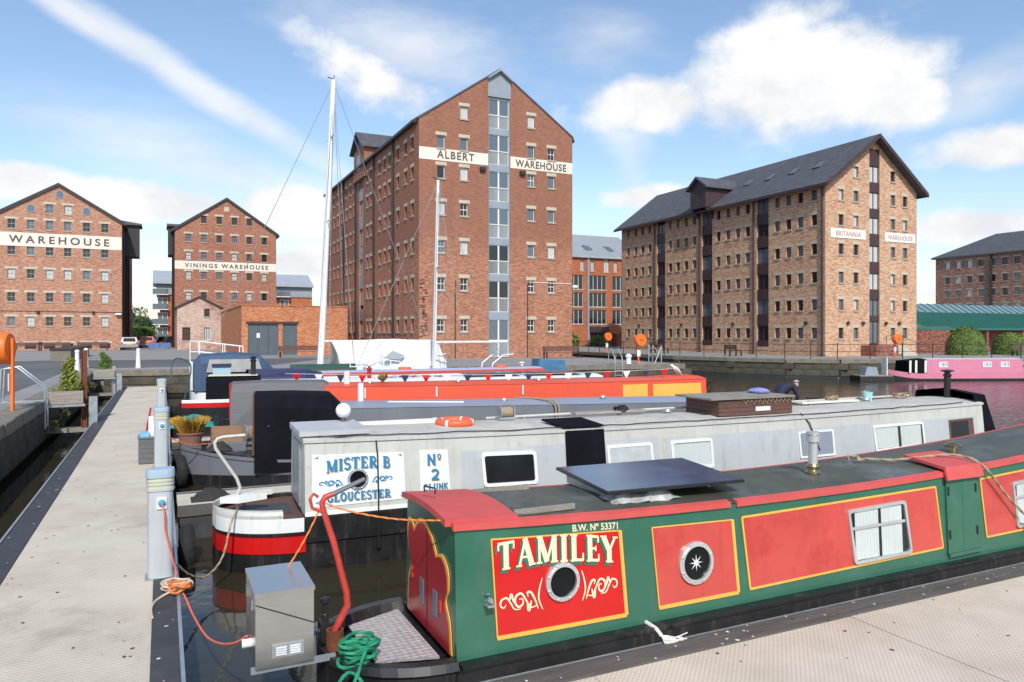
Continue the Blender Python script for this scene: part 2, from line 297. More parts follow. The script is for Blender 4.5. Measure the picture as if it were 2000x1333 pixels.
def text_mesh(txt, size=1, font_scale=1.0, width=None, ext=.01, bold=.0):
    cu = bpy.data.curves.new('t', 'FONT'); cu.body = txt; cu.size = size; cu.extrude = ext; cu.offset = bold; cu.space_character = font_scale
    o = bpy.data.objects.new('t', cu); COL.objects.link(o); dg = bpy.context.evaluated_depsgraph_get()
    me = bpy.data.meshes.new_from_object(o.evaluated_get(dg)); bpy.data.objects.remove(o)
    xs = [v.co.x for v in me.vertices]; ys = [v.co.y for v in me.vertices]; x0, x1, y0, y1 = min(xs), max(xs), min(ys), max(ys)
    sx = (width/(x1-x0)) if width else 1; sy = size/(y1-y0)
    for v in me.vertices: v.co = ((v.co.x-x0)*sx, (v.co.y-y0)*sy, v.co.z)
    return me
def put_text(txt, height, width, origin, ex, m, parent, name='lettering', space=1.0, bold=0, ext=.01):
    """lower-left corner of the text at origin, running along ex, upright"""
    me = text_mesh(txt, height, space, width, ext, bold); ex = Vector(ex).normalized(); ez = Vector((0, 0, 1)); n = ex.cross(ez)
    mt = Matrix((ex, ez, n)).transposed().to_4x4(); mt.translation = Vector(origin); me.transform(mt)
    return link(name, me, m, parent)
WORLD = {}
def wthing(name, label, cat, loc, group=None):
    """a thing whose parts are given in world coordinates"""
    o = thing(name, label, cat, loc, 0, group); WORLD[o] = Matrix.Translation(Vector(loc)).inverted(); return o
_link = link
def link(name, me, m, parent=None, label=None):
    o = _link(name, me, m, parent, label)
    if parent in WORLD: o.matrix_parent_inverse = WORLD[parent]
    return o

# ================================================================== ground, quays, water
QZ = 1.38
me = MB().add([(-60,-40,0),(160,-40,0),(160,140,0),(-60,140,0)], [(0,1,2,3)])
structure(me.build('water', 'water'))
def slab(name, poly, z, m, depth):
    mb = MB(); n = len(poly); mb.prism([(x, y, 0) for x, y in poly], (0, 0, z-depth), (0, 0, z)); return structure(mb.build(name, m))
left_poly = [(-3.36,-60),(-3.36,43.9),(29.5,37.35),(30.6,60),(30.6,84),(39.3,84),(39.3,50.5),(40.6,45.5),(42.4,41.3),(44.9,38.6),(49.5,36.6),(58.4,33.3),(92,19.3),(900,14),(6000,14),(6000,6000),(-6000,6000),(-6000,-60)]
quay = slab('quay_ground', left_poly, QZ, 'paving', 3.5)
structure(MB().add([(-30,-40,QZ+.004),(-4.4,-40,QZ+.004),(-4.4,46.5,QZ+.004),(6,46.5,QZ+.004),(12,58,QZ+.004),(-40,64,QZ+.004)], [(0,1,2,3,4,5)]).build('road', 'tarmac'))
# stone coping and wall blocks, each a piece of the quay
def stone_mesh(l, wd, h, j):
    mb = MB(); rnd = random.Random(j); b = .025
    vs = []
    for z, k in ((-h, 0), (-b, 0), (0, b)):
        for x, y in ((0, 0), (l, 0), (l, wd), (0, wd)):
            vs.append((min(max(x, k+.004), l-k-.004)+rnd.uniform(-.004, .004), min(max(y, k), wd-k)+rnd.uniform(-.008, .008), z+rnd.uniform(-.006, .006)))
    mb.add(vs, [(8,9,10,11),(3,2,1,0)]+[(i*4+j2, i*4+(j2+1) % 4, (i+1)*4+(j2+1) % 4, (i+1)*4+j2) for i in (0, 1) for j2 in range(4)])
    return mb.mesh('stone')
COPS = [stone_mesh(1.2, .62, .30, i) for i in range(4)]; BLKS = [stone_mesh(1.2, .3, .46, 10+i) for i in range(4)]
for me_ in COPS: me_.materials.append(M['coping'])
for me_ in BLKS: me_.materials.append(M['quaywall'])
def coping_run(a, b):
    a = Vector(a); b = Vector(b); d = (b-a); L = d.length; n = max(1, round(L/1.2)); k = L/n; ang = math.atan2(d.y, d.x); nv = Vector((-math.sin(ang), math.cos(ang)))
    for i in range(n):
        p = a+d*(i/n)
        for c, (ms, z, off, nm) in enumerate(((COPS, QZ+.012, -.30, 'coping_stone'), (BLKS, QZ-.29, -.22, 'wall_block'), (BLKS, QZ-.76, -.20, 'wall_block'))):
            o = link(nm, ms[(i*3+c) % 4], None, quay); s = i+(c % 2)*.5; q = a+d*(s/n) if s < n else p
            sh = random.uniform(-.012, .012); o.location = (q.x+nv.x*(off+sh), q.y+nv.y*(off+sh), z); o.rotation_euler = (0, 0, ang); o.scale = (k/1.2, 1, 1)
# runs are ordered so that the water is on the right-hand side of travel
def run_out(pts):
    for a, b in zip(pts, pts[1:]): coping_run(a, b)
run_out([(-3.36, 43.9), (-3.36, 6.0)][::-1])
run_out([(-3.3, 43.9), (29.5, 37.35)])
run_out([(29.5, 37.35), (30.6, 60)])
run_out([(39.3, 70), (39.3, 50.5), (40.6, 45.5), (42.4, 41.3), (44.9, 38.6), (49.5, 36.6), (58.4, 33.3), (85, 22.2)])

# ================================================================== buildings
def facade(parent, O, ex, W, base, top, openings, m, name='wall', recess=.21):
    """wall with real openings; top = [(x,z)...] roof line, openings = [(x0,x1,z0,z1)] in facade metres / world z"""
    ex = Vector(ex); O = Vector(O); n = ex.cross(Vector((0, 0, 1)))
    xs = sorted(set([0, W]+[round(v, 3) for o in openings for v in o[:2]])); zmax = max(z for x, z in top)
    zs = sorted(set([base, zmax]+[round(v, 3) for o in openings for v in o[2:]]))
    bm = bmesh.new(); P = {}
    def vert(x, z):
        if (x, z) not in P: P[(x, z)] = bm.verts.new((x, 0, z))
        return P[(x, z)]
    for i in range(len(xs)-1):
        for j in range(len(zs)-1):
            cx, cz = (xs[i]+xs[i+1])/2, (zs[j]+zs[j+1])/2
            if any(o[0] < cx < o[1] and o[2] < cz < o[3] for o in openings): continue
            bm.faces.new([vert(xs[i], zs[j]), vert(xs[i+1], zs[j]), vert(xs[i+1], zs[j+1]), vert(xs[i], zs[j+1])])
    for (xa, za), (xb, zb) in zip(top, top[1:]):
        if max(za, zb) >= zmax-1e-6 and abs(za-zb) < 1e-6: continue
        nn = Vector((-(zb-za), 0, xb-xa)).normalized()
        bmesh.ops.bisect_plane(bm, geom=bm.verts[:]+bm.edges[:]+bm.faces[:], plane_co=(xa, 0, za), plane_no=nn, clear_outer=True)
    for o in openings:
        x0, x1, z0, z1 = [round(v, 3) for v in o]
        q = [(x0, z0), (x1, z0), (x1, z1), (x0, z1)]
        for a, b in zip(q, q[1:]+q[:1]):
            bm.faces.new([bm.verts.new((a[0], 0, a[1])), bm.verts.new((b[0], 0, b[1])), bm.verts.new((b[0], recess, b[1])), bm.verts.new((a[0], recess, a[1]))])
    mt = Matrix((ex, -n, Vector((0, 0, 1)))).transposed().to_4x4(); mt.translation = Vector((O.x, O.y, 0))
    me = bpy.data.meshes.new(name); bm.to_mesh(me); bm.free(); uvl(me); me.transform(mt)
    return link(name, me, m, parent), mt
def window_set(style, wd, h, lint=True, sill=True, lw=.14):
    """shared meshes of one window type, local x = 0..wd, y inward, z = 0..h"""
    f = .045; fr = MB()
    for a in ((0, f, 0, h), (wd-f, wd, 0, h), (f, wd-f, 0, f), (f, wd-f, h-f, h)): fr.box(a[0], a[1], .07, .12, a[2], a[3])
    if style == 'sash':
        fr.box(f, wd-f, .08, .115, h/2-.025, h/2+.025); fr.box(wd/2-.013, wd/2+.013, .085, .11, f, h/2-.025); fr.box(wd/2-.013, wd/2+.013, .085, .11, h/2+.025, h-f)
    elif style == 'grid':
        for k in (1, 2, 3): fr.box(wd*k/4-.03, wd*k/4+.03, .08, .115, f, h-f)
    elif style == 'pair': fr.box(wd/2-.05, wd/2+.05, .07, .118, f, h-f)
    elif style == 'halfpair':
        fr.box(wd/2-.06, wd/2+.06, .07, .118, f, h-f); fr.box(f, wd/2-.06, .075, .115, h*.44, h*.44+.06); fr.box(wd/2+.06, wd-f, .075, .115, h*.44, h*.44+.06)
        for k in range(1, 18): fr.box(wd*k/18-.01, wd*k/18+.01, .0, .02, .05, h*.44)
        fr.box(0, wd, -.01, .03, h*.44, h*.44+.05)
    pn = MB().box(f*.5, wd-f*.5, .10, .106, f*.5, h-f*.5)
    lt = MB().box(-lw, wd+lw, -.082, .08, h+.002, h+.25) if lint else None
    si = MB().box(-.07, wd+.07, -.14, .08, -.13, -.002) if sill else None
    return [x.mesh(nm) if x else None for x, nm in ((fr, 'window'), (pn, 'pane'), (lt, 'lintel'), (si, 'sill'))]
def put_window(parent, mt, ws, x, z, fm, gm, lm='stone', sm='stone_grey'):
    key = (fm, gm, lm, sm)
    def variant(me, m):
        k = me.name+'|'+m
        if k not in VAR: c = me.copy(); c.materials.clear(); c.materials.append(M[m]); VAR[k] = c
        return VAR[k]
    o = link('window', variant(ws[0], fm), None, parent); o.matrix_basis = mt @ Matrix.Translation((x, .07, z))
    for me, nm, m in ((ws[1], 'pane', gm), (ws[2], 'lintel', lm), (ws[3], 'sill', sm)):
        if me: link(nm, variant(me, m), None, o)
    return o
VAR = {}
def grid_facade(parent, O, ex, W, base, top, cols, rows, ws, wd, m, fm, gms, extra=(), lm='stone', sm='stone_grey', skip=()):
    ops = [(c-wd/2, c+wd/2, r0, r1) for ri, (r0, r1) in enumerate(rows) for ci, c in enumerate(cols) if (ri, ci) not in skip]
    wall, mt = facade(parent, O, ex, W, base, top, ops+list(extra), m)
    rnd = random.Random(len(ops))
    for o in ops: put_window(parent, mt, ws, o[0], o[2], fm, rnd.choice(gms), lm, sm)
    return mt
def roof(parent, x0, x1, y0, y1, ez, rz, m='slate', oh=.35, fo=.3, th=.16, fascia='fascia'):
    """gable roof with its ridge along y"""
    cx = (x0+x1)/2; sl = (rz-ez)/(cx-x0); mb = MB()
    zo = ez-oh*sl; a, b = y0-fo, y1+fo
    sec = [(x0-oh, zo), (cx, rz), (x1+oh, zo)]
    P = [(x, 0, z+.02) for x, z in sec]+[(x, 0, z+th+.02) for x, z in reversed(sec)]
    mb.prism(P, (0, a, 0), (0, b, 0)); r = mb.build('roof', m, parent)
    g = MB()
    for s in (-1, 1):
        xx = cx+s*(cx-x0+oh); g.box(min(xx, xx+s*.13), max(xx, xx+s*.13), a-.02, b+.02, zo-.08, zo+.14)
    g.build('gutter', fascia, r)
    v = MB()
    for s in (-1, 1):
        xa = cx+s*(cx-x0+oh+.02); q = [(xa, 0, zo-.14), (cx, 0, rz-.1), (cx, 0, rz+th+.05), (xa, 0, zo+th+.05)]
        v.prism(q, (0, a-.06, 0), (0, a-.003, 0))
    v.build('barge_board', fascia, r); return r
def pipe(parent, x, y, z0, z1, r=.07, m='iron'):
    return MB().tube([(x, y, z0), (x, y, z1)], r, 8).build('drainpipe', m, parent)
def skylight(parent, x, y, z, wx, wy, slope, sgn):
    """rooflight lying on a slope that rises along +x*sgn"""
    t = math.atan(slope)*sgn; mt = Matrix.Translation((x, y, z)) @ Matrix.Rotation(-t, 4, 'Y')
    f = MB().box(-wx/2, wx/2, -wy/2, wy/2, 0, .08).mesh('skylight'); f.transform(mt); o = link('skylight', f, 'slate', parent)
    g = MB().box(-wx/2+.09, wx/2-.09, -wy/2+.09, wy/2-.09, .081, .09).mesh('pane'); g.transform(mt); link('pane', g, 'glass_mid', o); return o

def repeat_x(name, mb, m, parent, n, step):
    me = mb.mesh(name)
    for k in range(n): o = link(name, me, m, parent); o.location.x = k*step

# ---- the big red brick warehouse in the middle
def albert():
    X0, X1, Y0, Y1 = 17.14, 30.2, 52.2, 86.0; EZ, RZ = 19.2, 23.7
    b = wthing('brick_warehouse', 'tall red brick warehouse in the middle with ALBERT WAREHOUSE painted on its gable', 'warehouse', (X0, Y0, QZ))
    ws = window_set('sash', .62, .95); ws2 = window_set('plain', .62, .95)
    rows = [(3.43, 4.38), (6.55, 7.5), (9.35, 10.3), (12.22, 13.17), (14.95, 15.9), (17.2, 18.15), (19.6, 20.55)]
    cols = [18.88-X0, 20.74-X0, 26.45-X0, 28.27-X0]; wd = .62; strip = (22.75-X0, 24.58-X0, QZ+.02, 21.6)
    top = [(0, EZ), ((X1-X0)/2, RZ), (X1-X0, EZ)]
    ops = [(c-wd/2, c+wd/2, r0, r1) for ri, (r0, r1) in enumerate(rows) for ci, c in enumerate(cols) if not (ri == 6 and ci in (0, 3))]
    wall, mt = facade(b, (X0, Y0, 0), (1, 0, 0), X1-X0, QZ-.3, top, ops+[strip], 'brick_albert', recess=.25)
    for i, o in enumerate(ops): put_window(b, mt, ws if o[2] < 7 or i % 5 == 3 else ws2, o[0], o[2], 'white', 'glass' if o[2] < 7 else random.Random(i).choice(['glass_mid', 'glass_mid', 'glass', 'blind']))
    # tall glazed loading bay
    hp = [(QZ+.06, 4.35), (4.95, 7.35), (7.9, 10.15), (10.7, 13.0), (13.55, 15.85), (16.4, 18.7), (19.2, 21.45)]
    for k, (z0, z1) in enumerate(hp):
        wp = window_set('halfpair', 1.72, z1-z0, False, False); o = put_window(b, mt, wp, 22.8-X0, z0, 'white', 'glass' if k in (1, 2) else 'glass_mid')
        link('spandrel', MB().box(22.75, 24.58, Y0+.08, Y0+.2, z1+.003, (hp[k+1][0] if k < 6 else 21.6)-.003).mesh('spandrel'), 'bluegrey', b)
    MB().box(22.76, 22.795, Y0-.01, Y0+.2, QZ, 21.5).box(24.535, 24.57, Y0-.01, Y0+.2, QZ, 21.5).build('bay_post', 'bluegrey', b)
    g = MB(); cx = (X0+X1)/2
    g.prism([(22.7, Y0, 21.6), (24.63, Y0, 21.6), (24.63, Y0, 22.95), (cx, Y0, 23.62), (22.7, Y0, 22.95)], (0, -.05, 0), (0, .12, 0)); g.build('gable_panel', 'bluegrey', b)
    g = MB()
    for s in (-1, 1): g.prism([(cx, Y0, 23.6), (cx+s*1.02, Y0, 22.88), (cx+s*1.02, Y0, 23.02), (cx, Y0, 23.8)], (0, -.35, 0), (0, .1, 0))
    g.build('bay_hood', 'bluegrey', b)
    for x0, x1 in ((X0+.01, 22.72), (24.62, X1-.01)): MB().box(x0, x1, Y0-.02, Y0-.002, 16.24, 17.14).build('sign_band', 'cream_sign', b)
    put_text('ALBERT', .58, 3.0, (18.55, Y0-.035, 16.42), (1, 0, 0), 'sign_dark', b, space=1.25, bold=.012)
    put_text('WAREHOUSE', .58, 4.55, (25.05, Y0-.035, 16.38), (1, 0, 0), 'sign_dark', b, space=1.15, bold=.012)
    # long side in the shade, facing left
    L = Y1-Y0; sc = [Y1-y for y in (53.8, 55.5, 57.6, 60.0, 61.5, 63.1, 66.1, 67.4, 72.5, 74.2, 76.0, 78.0, 80.0, 82.0, 84.0)]
    bay = (Y1-70.6, Y1-69.0, QZ+.5, EZ-.1)
    w3 = window_set('pair', .6, .95)
    ms = grid_facade(b, (X0, Y1, 0), (0, -1, 0), L, QZ-.3, [(0, EZ), (L, EZ)], sc, rows[:6], w3, .6, 'brick_albert', 'frame_dark', ['glass', 'glass', 'glass_mid'], [bay])
    for k in range(6):
        z0 = rows[k][0]-.6; wp = window_set('pair', 1.5, 1.6, False, False); put_window(b, ms, wp, Y1-70.55, z0, 'bluegrey', 'glass_mid')
        link('spandrel', MB().box(X0+.05, X0+.18, 69.02, 70.58, z0+1.61, z0+2.75).mesh('spandrel'), 'bluegrey', b)
    for y in (58.7, 64.8, 71.6, 76.9): pipe(b, X0-.12, y, QZ, EZ-.1, .09)
    MB().box(X1-.01, X1, Y0, Y1, QZ-.3, EZ).box(X0, X1, Y1-.01, Y1, QZ-.3, EZ).build('wall', 'brick_albert', b)
    r = roof(b, X0, X1, Y0+.3, Y1, EZ, RZ-.1, oh=.25, fo=0)
    # stone verge on the gable
    v = MB()
    for s in (-1, 1): v.prism([(cx, Y0, RZ+.02), (cx+s*6.6, Y0, EZ-.03), (cx+s*6.6, Y0, EZ+.1), (cx, Y0, RZ+.16)], (0, -.07, 0), (0, .32, 0))
    v.build('verge', 'slate', b)
    # gabled hoist dormer on the long side
    d = MB().box(X0-.25, X0+4, 67.6, 71.6, EZ-1.3, EZ+1.5).build('hoist_dormer', 'brick_albert', b)
    q = MB(); q.prism([(X0-.6, 67.2, EZ+1.35), (X0-.6, 69.6, EZ+3.0), (X0-.6, 72.0, EZ+1.35), (X0-.6, 72.0, EZ+1.5), (X0-.6, 69.6, EZ+3.2), (X0-.6, 67.2, EZ+1.5)], (0, 0, 0), (5, 0, 0)); q.build('dormer_roof', 'slate', d)
    MB().prism([(X0-.25, 67.6, EZ+1.5), (X0-.25, 71.6, EZ+1.5), (X0-.25, 69.6, EZ+2.9)], (0, 0, 0), (3, 0, 0)).build('dormer_gable', 'brown_panel', d)
    MB().box(X0-.29, X0-.26, 69.0, 70.3, EZ-.4, EZ+1.0).build('dormer_door', 'bluegrey', d)
    # security camera and cable
    MB().box(30.1, 30.5, Y0-.35, Y0-.1, 7.0, 7.2).tube([(30.1, Y0-.02, 7.3), (26.2, Y0-.02, 7.35)], .03, 6).build('camera_bracket', 'white', b)
    MB().box(22.0, 22.45, Y0-.25, Y0, 15.75, 16.05).box(25.4, 25.85, Y0-.25, Y0, 15.75, 16.05).build('floodlight', 'iron', b)
    rr = random.Random(17); q = MB()
    for k in range(70):
        z = QZ+.6+rr.random()**1.2*5.5; x = X0+.06+round(rr.random()*2)*.2; q.box(x, x+.2, Y0-.006, Y0-.001, z, z+.068)
    o = q.build('dark_bricks', 'fascia', b); o['kind'] = 'stuff'
    pipe(b, 20.0, Y0-.05, QZ, 7.3, .035); pipe(b, 26.1, Y0-.05, QZ, 7.2, .035)
albert()

# ---- buff brick warehouse on the right
def britannia():
    X0, X1, Y0, Y1 = 49.07, 60.25, 43.57, 73.2; EZ, RZ = 15.75, 19.9
    b = wthing('buff_warehouse', 'long buff brick warehouse with slate roof and BRITANNIA WAREHOUSE boards', 'warehouse', (X0, Y0, QZ))
    ws = window_set('plain', .58, .9)
    rows = [(2.86, 3.76), (5.22, 6.12), (7.5, 8.45), (9.85, 10.8), (12.27, 13.2), (14.35, 15.25), (16.4, 17.3)]; wd = .58
    cols = [c-X0 for c in (50.9, 52.66, 57.2, 58.75)]; strip = (54.26-X0, 55.52-X0, QZ+.9, 19.0); top = [(0, EZ), ((X1-X0)/2, RZ), (X1-X0, EZ)]
    ops = [(c-wd/2, c+wd/2, r0, r1) for ri, (r0, r1) in enumerate(rows) for ci, c in enumerate(cols) if not (ri == 6 and ci in (0, 3))]
    wall, mt = facade(b, (X0, Y0, 0), (1, 0, 0), X1-X0, QZ-.3, top, ops+[strip], 'brick_brit', recess=.24)
    for i, o in enumerate(ops): put_window(b, mt, ws, o[0], o[2], 'frame_dark', random.Random(i).choice(['glass_mid', 'glass', 'blind']))
    for k in range(7):
        z0 = [2.4, 4.75, 7.0, 9.35, 11.75, 13.9, 16.15][k]; h = 1.4 if k else 1.9
        wp = window_set('pair', 1.2, h, False, False); put_window(b, mt, wp, 54.29-X0, z0, 'brown_panel', 'blind' if k > 1 else 'glass_mid')
        link('spandrel', MB().box(54.27, 55.51, Y0+.06, Y0+.17, z0+h+.003, ([4.75, 7.0, 9.35, 11.75, 13.9, 16.15, 19.3][k])-.003).mesh('spandrel'), 'brown_panel', b)
    for x0, x1, t, wdt in ((49.66, 53.76, 'BRITANNIA', 2.9), (56.16, 60.0, 'WAREHOUSE', 3.2)):
        MB().box(x0, x1, Y0-.05, Y0-.002, 11.2, 11.98).build('sign_board', 'white', b); put_text(t, .42, wdt, (x0+(x1-x0-wdt)/2, Y0-.062, 11.38), (1, 0, 0), 'sign_pink', b, space=1.12)
    L = Y1-Y0; ys = [44.72, 46.19, 47.5, 48.8, 52.45, 53.73, 55.06, 56.43, 60.03, 61.34, 62.68, 63.98, 67.65, 69.0, 70.3, 71.84]
    bays = [(49.83, 51.28), (57.32, 58.85), (64.87, 66.33)]
    ms = grid_facade(b, (X0, Y1, 0), (0, -1, 0), L, QZ-.3, [(0, EZ), (L, EZ)], [Y1-y for y in ys], rows[:6], ws, wd, 'brick_brit', 'frame_dark', ['glass', 'glass_mid', 'glass_mid', 'glass'], [(Y1-q, Y1-p, QZ+.7, EZ-.05) for p, q in bays])
    for p, q in bays:
        for k in range(6):
            z0 = rows[k][0]-.25; wp = window_set('pair', q-p-.06, 1.35, False, False); put_window(b, ms, wp, Y1-q+.03, z0, 'brown_panel', ['glass_mid', 'glass'][(k+int(p)) % 2])
            link('spandrel', MB().box(X0+.03, X0+.17, p+.02, q-.02, z0-(.85 if k == 0 else 1.0), z0-.003).mesh('spandrel'), 'brown_panel', b)
    for y in (51.6, 59.1, 66.6, 43.8): pipe(b, X0-.1, y, QZ, EZ-.1, .08, 'brown_panel')
    MB().box(X1-.01, X1, Y0, Y1, QZ-.3, EZ).build('wall', 'brick_brit', b)
    MB().prism([(X0, Y1, QZ), (X1, Y1, QZ), (X1, Y1, EZ), ((X0+X1)/2, Y1, RZ), (X0, Y1, EZ)], (0, -.01, 0), (0, 0, 0)).build('wall', 'brick_brit', b)
    r = roof(b, X0, X1, Y0, Y1, EZ, RZ, oh=.55, fo=.7, th=.2, fascia='brown_panel')
    sl = (RZ-EZ)/((X1-X0)/2)
    for y in (46.5, 49.3, 52.2, 55.0, 62.5): skylight(b, X0+2.6, y, EZ+2.6*sl+.24, 1.1, .8, sl, 1)
    d = MB().box(X0-1.1, X0+2.6, 57.0, 59.3, EZ-.1, EZ+1.9).build('hoist_dormer', 'brown_panel', b)
    MB().prism([(X0-1.4, 56.6, EZ+1.75), (X0-1.4, 58.15, EZ+2.85), (X0-1.4, 59.7, EZ+1.75), (X0-1.4, 59.7, EZ+1.92), (X0-1.4, 58.15, EZ+3.05), (X0-1.4, 56.6, EZ+1.92)], (0, 0, 0), (5, 0, 0)).build('dormer_roof', 'slate', d)
    MB().prism([(X0-1.1, 57.0, EZ+1.9), (X0-1.1, 59.3, EZ+1.9), (X0-1.1, 58.15, EZ+2.8)], (0, 0, 0), (2, 0, 0)).build('dormer_gable', 'brown_panel', d)
    for y in (57.15, 59.15): MB().prism([(X0, y-.06, EZ-1.2), (X0-1.05, y-.06, EZ-.1), (X0, y-.06, EZ-.1)], (0, 0, 0), (0, .12, 0)).build('bracket', 'brown_panel', d)
    for x in (51.6, 53.4, 56.2, 57.9): MB().lathe([(.02, 0), (.14, -.06), (.16, -.16), (.05, -.22)], (x, Y0, 4.15), 12, 'y').build('wall_lamp', 'iron', b)
    for y in (45.5, 54.3, 62.0, 69.6): MB().lathe([(.02, 0), (.14, -.06), (.16, -.16), (.05, -.22)], (X0, y, 4.15), 12, 'x').build('wall_lamp', 'iron', b)
    s = MB()
    for k in range(5): s.box(56.0, 58.1, Y0-1.7+k*.3, Y0-.01, QZ+k*.17, QZ+(k+1)*.17-.004)
    s.build('entrance_steps', 'stone', b); MB().box(53.2, 55.9, Y0-1.5, Y0-.02, QZ, QZ+.9).build('entrance_plinth', 'brick_wall', b)
    h = MB()
    for yy in (Y0-1.75, Y0-.3):
        h.tube([(56.0, yy, QZ), (56.0, yy, QZ+1.7), (58.1, yy, QZ+1.0 if yy < Y0-1 else QZ+1.7), (58.1, yy, QZ)], .025, 6)
    h.build('handrail', 'iron', b)
britannia()

# ---- left-hand warehouse
def north():
    X0, X1, Y0, Y1 = -16.9, -4.26, 97.2, 130.0; EZ, RZ = 16.1, 20.0
    b = wthing('gabled_warehouse', 'orange-red brick gabled warehouse at the far left with WAREHOUSE on a cream band', 'warehouse', (X0, Y0, QZ))
    ws = window_set('sash', .72, 1.02, lw=.28); rows = [(4.1, 5.12), (6.8, 7.82), (9.4, 10.42), (12.0, 12.94), (14.9, 15.92)]; cols = [c-X0 for c in (-15.06, -13.25, -11.45, -9.7, -7.84, -6.0)]
    ws4 = window_set('sash', .72, .94, lint=False)
    W = X1-X0; top = [(0, EZ), (W/2, RZ), (W, EZ)]; wd = .72
    ops = [(c-wd/2, c+wd/2, r0, r1) for r0, r1 in rows for c in cols]
    gab = [(-11.45-X0-.36, -11.45-X0+.36, 16.75, 17.77), (-9.66-X0-.36, -9.66-X0+.36, 16.75, 17.77)]; arch = [(-13.25-X0, 16.8), (-7.84-X0, 16.8), (-10.46-X0, 18.55)]
    cel = [(c-.55, c+.55, QZ+.15, QZ+.75) for c in cols]
    wall, mt = facade(b, (X0, Y0, 0), (1, 0, 0), W, QZ-.3, top, ops+gab+cel, 'brick_north')
    for i, o in enumerate(ops+gab): put_window(b, mt, ws if o[3]-o[2] > 1 else ws4, o[0], o[2], 'frame_grey', random.Random(i*7).choice(['glass', 'glass', 'blind', 'glass_mid']))
    wc = window_set('plain', 1.1, .6, sill=False)
    for o in cel: put_window(b, mt, wc, o[0], o[2], 'frame_dark', 'glass')
    for x, z in arch:
        pts = [(X0+x-.42, 0, z), (X0+x+.42, 0, z), (X0+x+.42, 0, z+.45)]+[(X0+p, 0, q) for p, q in arc(x, z+.45, .42, 0, 180, 10)[1:]]
        o = MB().prism([(p[0], Y0, p[2]) for p in pts], (0, -.05, 0), (0, .02, 0)).build('window', 'frame_grey', b)
        MB().prism([(X0+x+(p[0]-X0-x)*.8, Y0, z+.5+(p[2]-z-.5)*.85) for p in pts], (0, -.06, 0), (0, -.053, 0)).build('pane', 'glass_mid', o)
    MB().box(X0+.02, X1-.02, Y0-.03, Y0-.002, 12.95, 14.45).build('sign_band', 'cream_sign', b)
    put_text('WAREHOUSE', .85, 9.75, (-15.3, Y0-.045, 13.3), (1, 0, 0), 'sign_dark', b, space=1.5, bold=.02)
    L = Y1-Y0; sc = [2.5+k*2.2 for k in range(13)]; w2 = window_set('pair', .85, 1.15)
    grid_facade(b, (X1, Y0, 0), (0, 1, 0), L, QZ-.3, [(0, EZ), (L, EZ)], sc, rows[:3]+[(12.05, 13.2)], w2, .85, 'brick_north', 'frame_dark', ['glass'])
    for y in (98.0, 102, 106, 112): pipe(b, X1+.15, y, QZ, EZ, .1)
    pipe(b, X0+.6, Y0-.1, QZ, EZ-.2, .08)
    roof(b, X0, X1, Y0, Y1, EZ, RZ, oh=.3, fo=.15, th=.2)
    d = MB().box(X1-1, X1+1.7, 101, 104, 12.6, 16.4).build('hoist_housing', 'fascia', b); MB().prism([(X1-1, 100.6, 16.4), (X1+2.0, 100.6, 16.4), (X1+2.0, 100.6, 16.6), (X1-1, 100.6, 17.0)], (0, 0, 0), (0, 3.8, 0)).build('housing_roof', 'slate', d)
    MB().tube([(-16, Y0-.03, 5.75), (X1, Y0-.03, 5.7)], .035, 6).box(-12.7, -12.4, Y0-.2, Y0, 5.5, 5.8).box(-7.3, -7.0, Y0-.2, Y0, 5.5, 5.8).build('cable_run', 'iron', b)
    MB().box(-4.9, -4.3, Y0-.5, Y0-.1, 5.4, 5.6).build('security_camera', 'white', b)
north()
def vinings():
    X0, X1, Y0, Y1 = 1.42, 13.95, 104.0, 130.0; EZ, RZ = 16.6, 20.9
    b = wthing('gabled_warehouse', 'red brick gabled warehouse with VININGS WAREHOUSE on a cream band', 'warehouse', (X0, Y0, QZ))
    ws = window_set('sash', .64, .98, lw=.24); rows = [(5.1, 6.08), (7.65, 8.63), (10.3, 11.28), (12.85, 13.83), (15.15, 16.13), (17.6, 18.58)]; cols = [c-X0 for c in (3.05, 4.88, 6.75, 8.64, 10.5, 12.4)]
    W = X1-X0; grid_facade(b, (X0, Y0, 0), (1, 0, 0), W, QZ-.3, [(0, EZ), (W/2, RZ), (W, EZ)], cols, rows, ws, .64, 'brick_vin', 'frame_dark', ['blind', 'glass', 'glass_mid', 'glass'], skip=((5, 0), (5, 5)))
    MB().box(X0+.02, X1-.02, Y0-.03, Y0-.002, 11.55, 12.62).build('sign_band', 'cream_sign', b); put_text('VININGS WAREHOUSE', .56, 10.3, (2.6, Y0-.045, 11.8), (1, 0, 0), 'sign_dark', b, space=1.4, bold=.015)
    L = Y1-Y0; MB().box(X0, X0+.01, Y0, Y1, QZ-.3, EZ).box(X1-.01, X1, Y0, Y1, QZ-.3, EZ).build('wall', 'brick_vin', b)
    roof(b, X0, X1, Y0, Y1, EZ, RZ, oh=.3, fo=.15, th=.2)
    d = MB().box(X0-.75, X0+1, 106, 110, 13.5, 17.2).build('hoist_housing', 'fascia', b); MB().box(X0-.9, X0+2, 105.6, 110.4, 17.2, 17.5).build('housing_roof', 'slate', d)
    for y in (104.5, 108, 112): pipe(b, X0-.12, y, QZ, EZ, .12)
    MB().box(7.35, 8.0, Y0-.04, Y0-.002, 19.3, 19.9).build('date_stone', 'stone', b)
vinings()
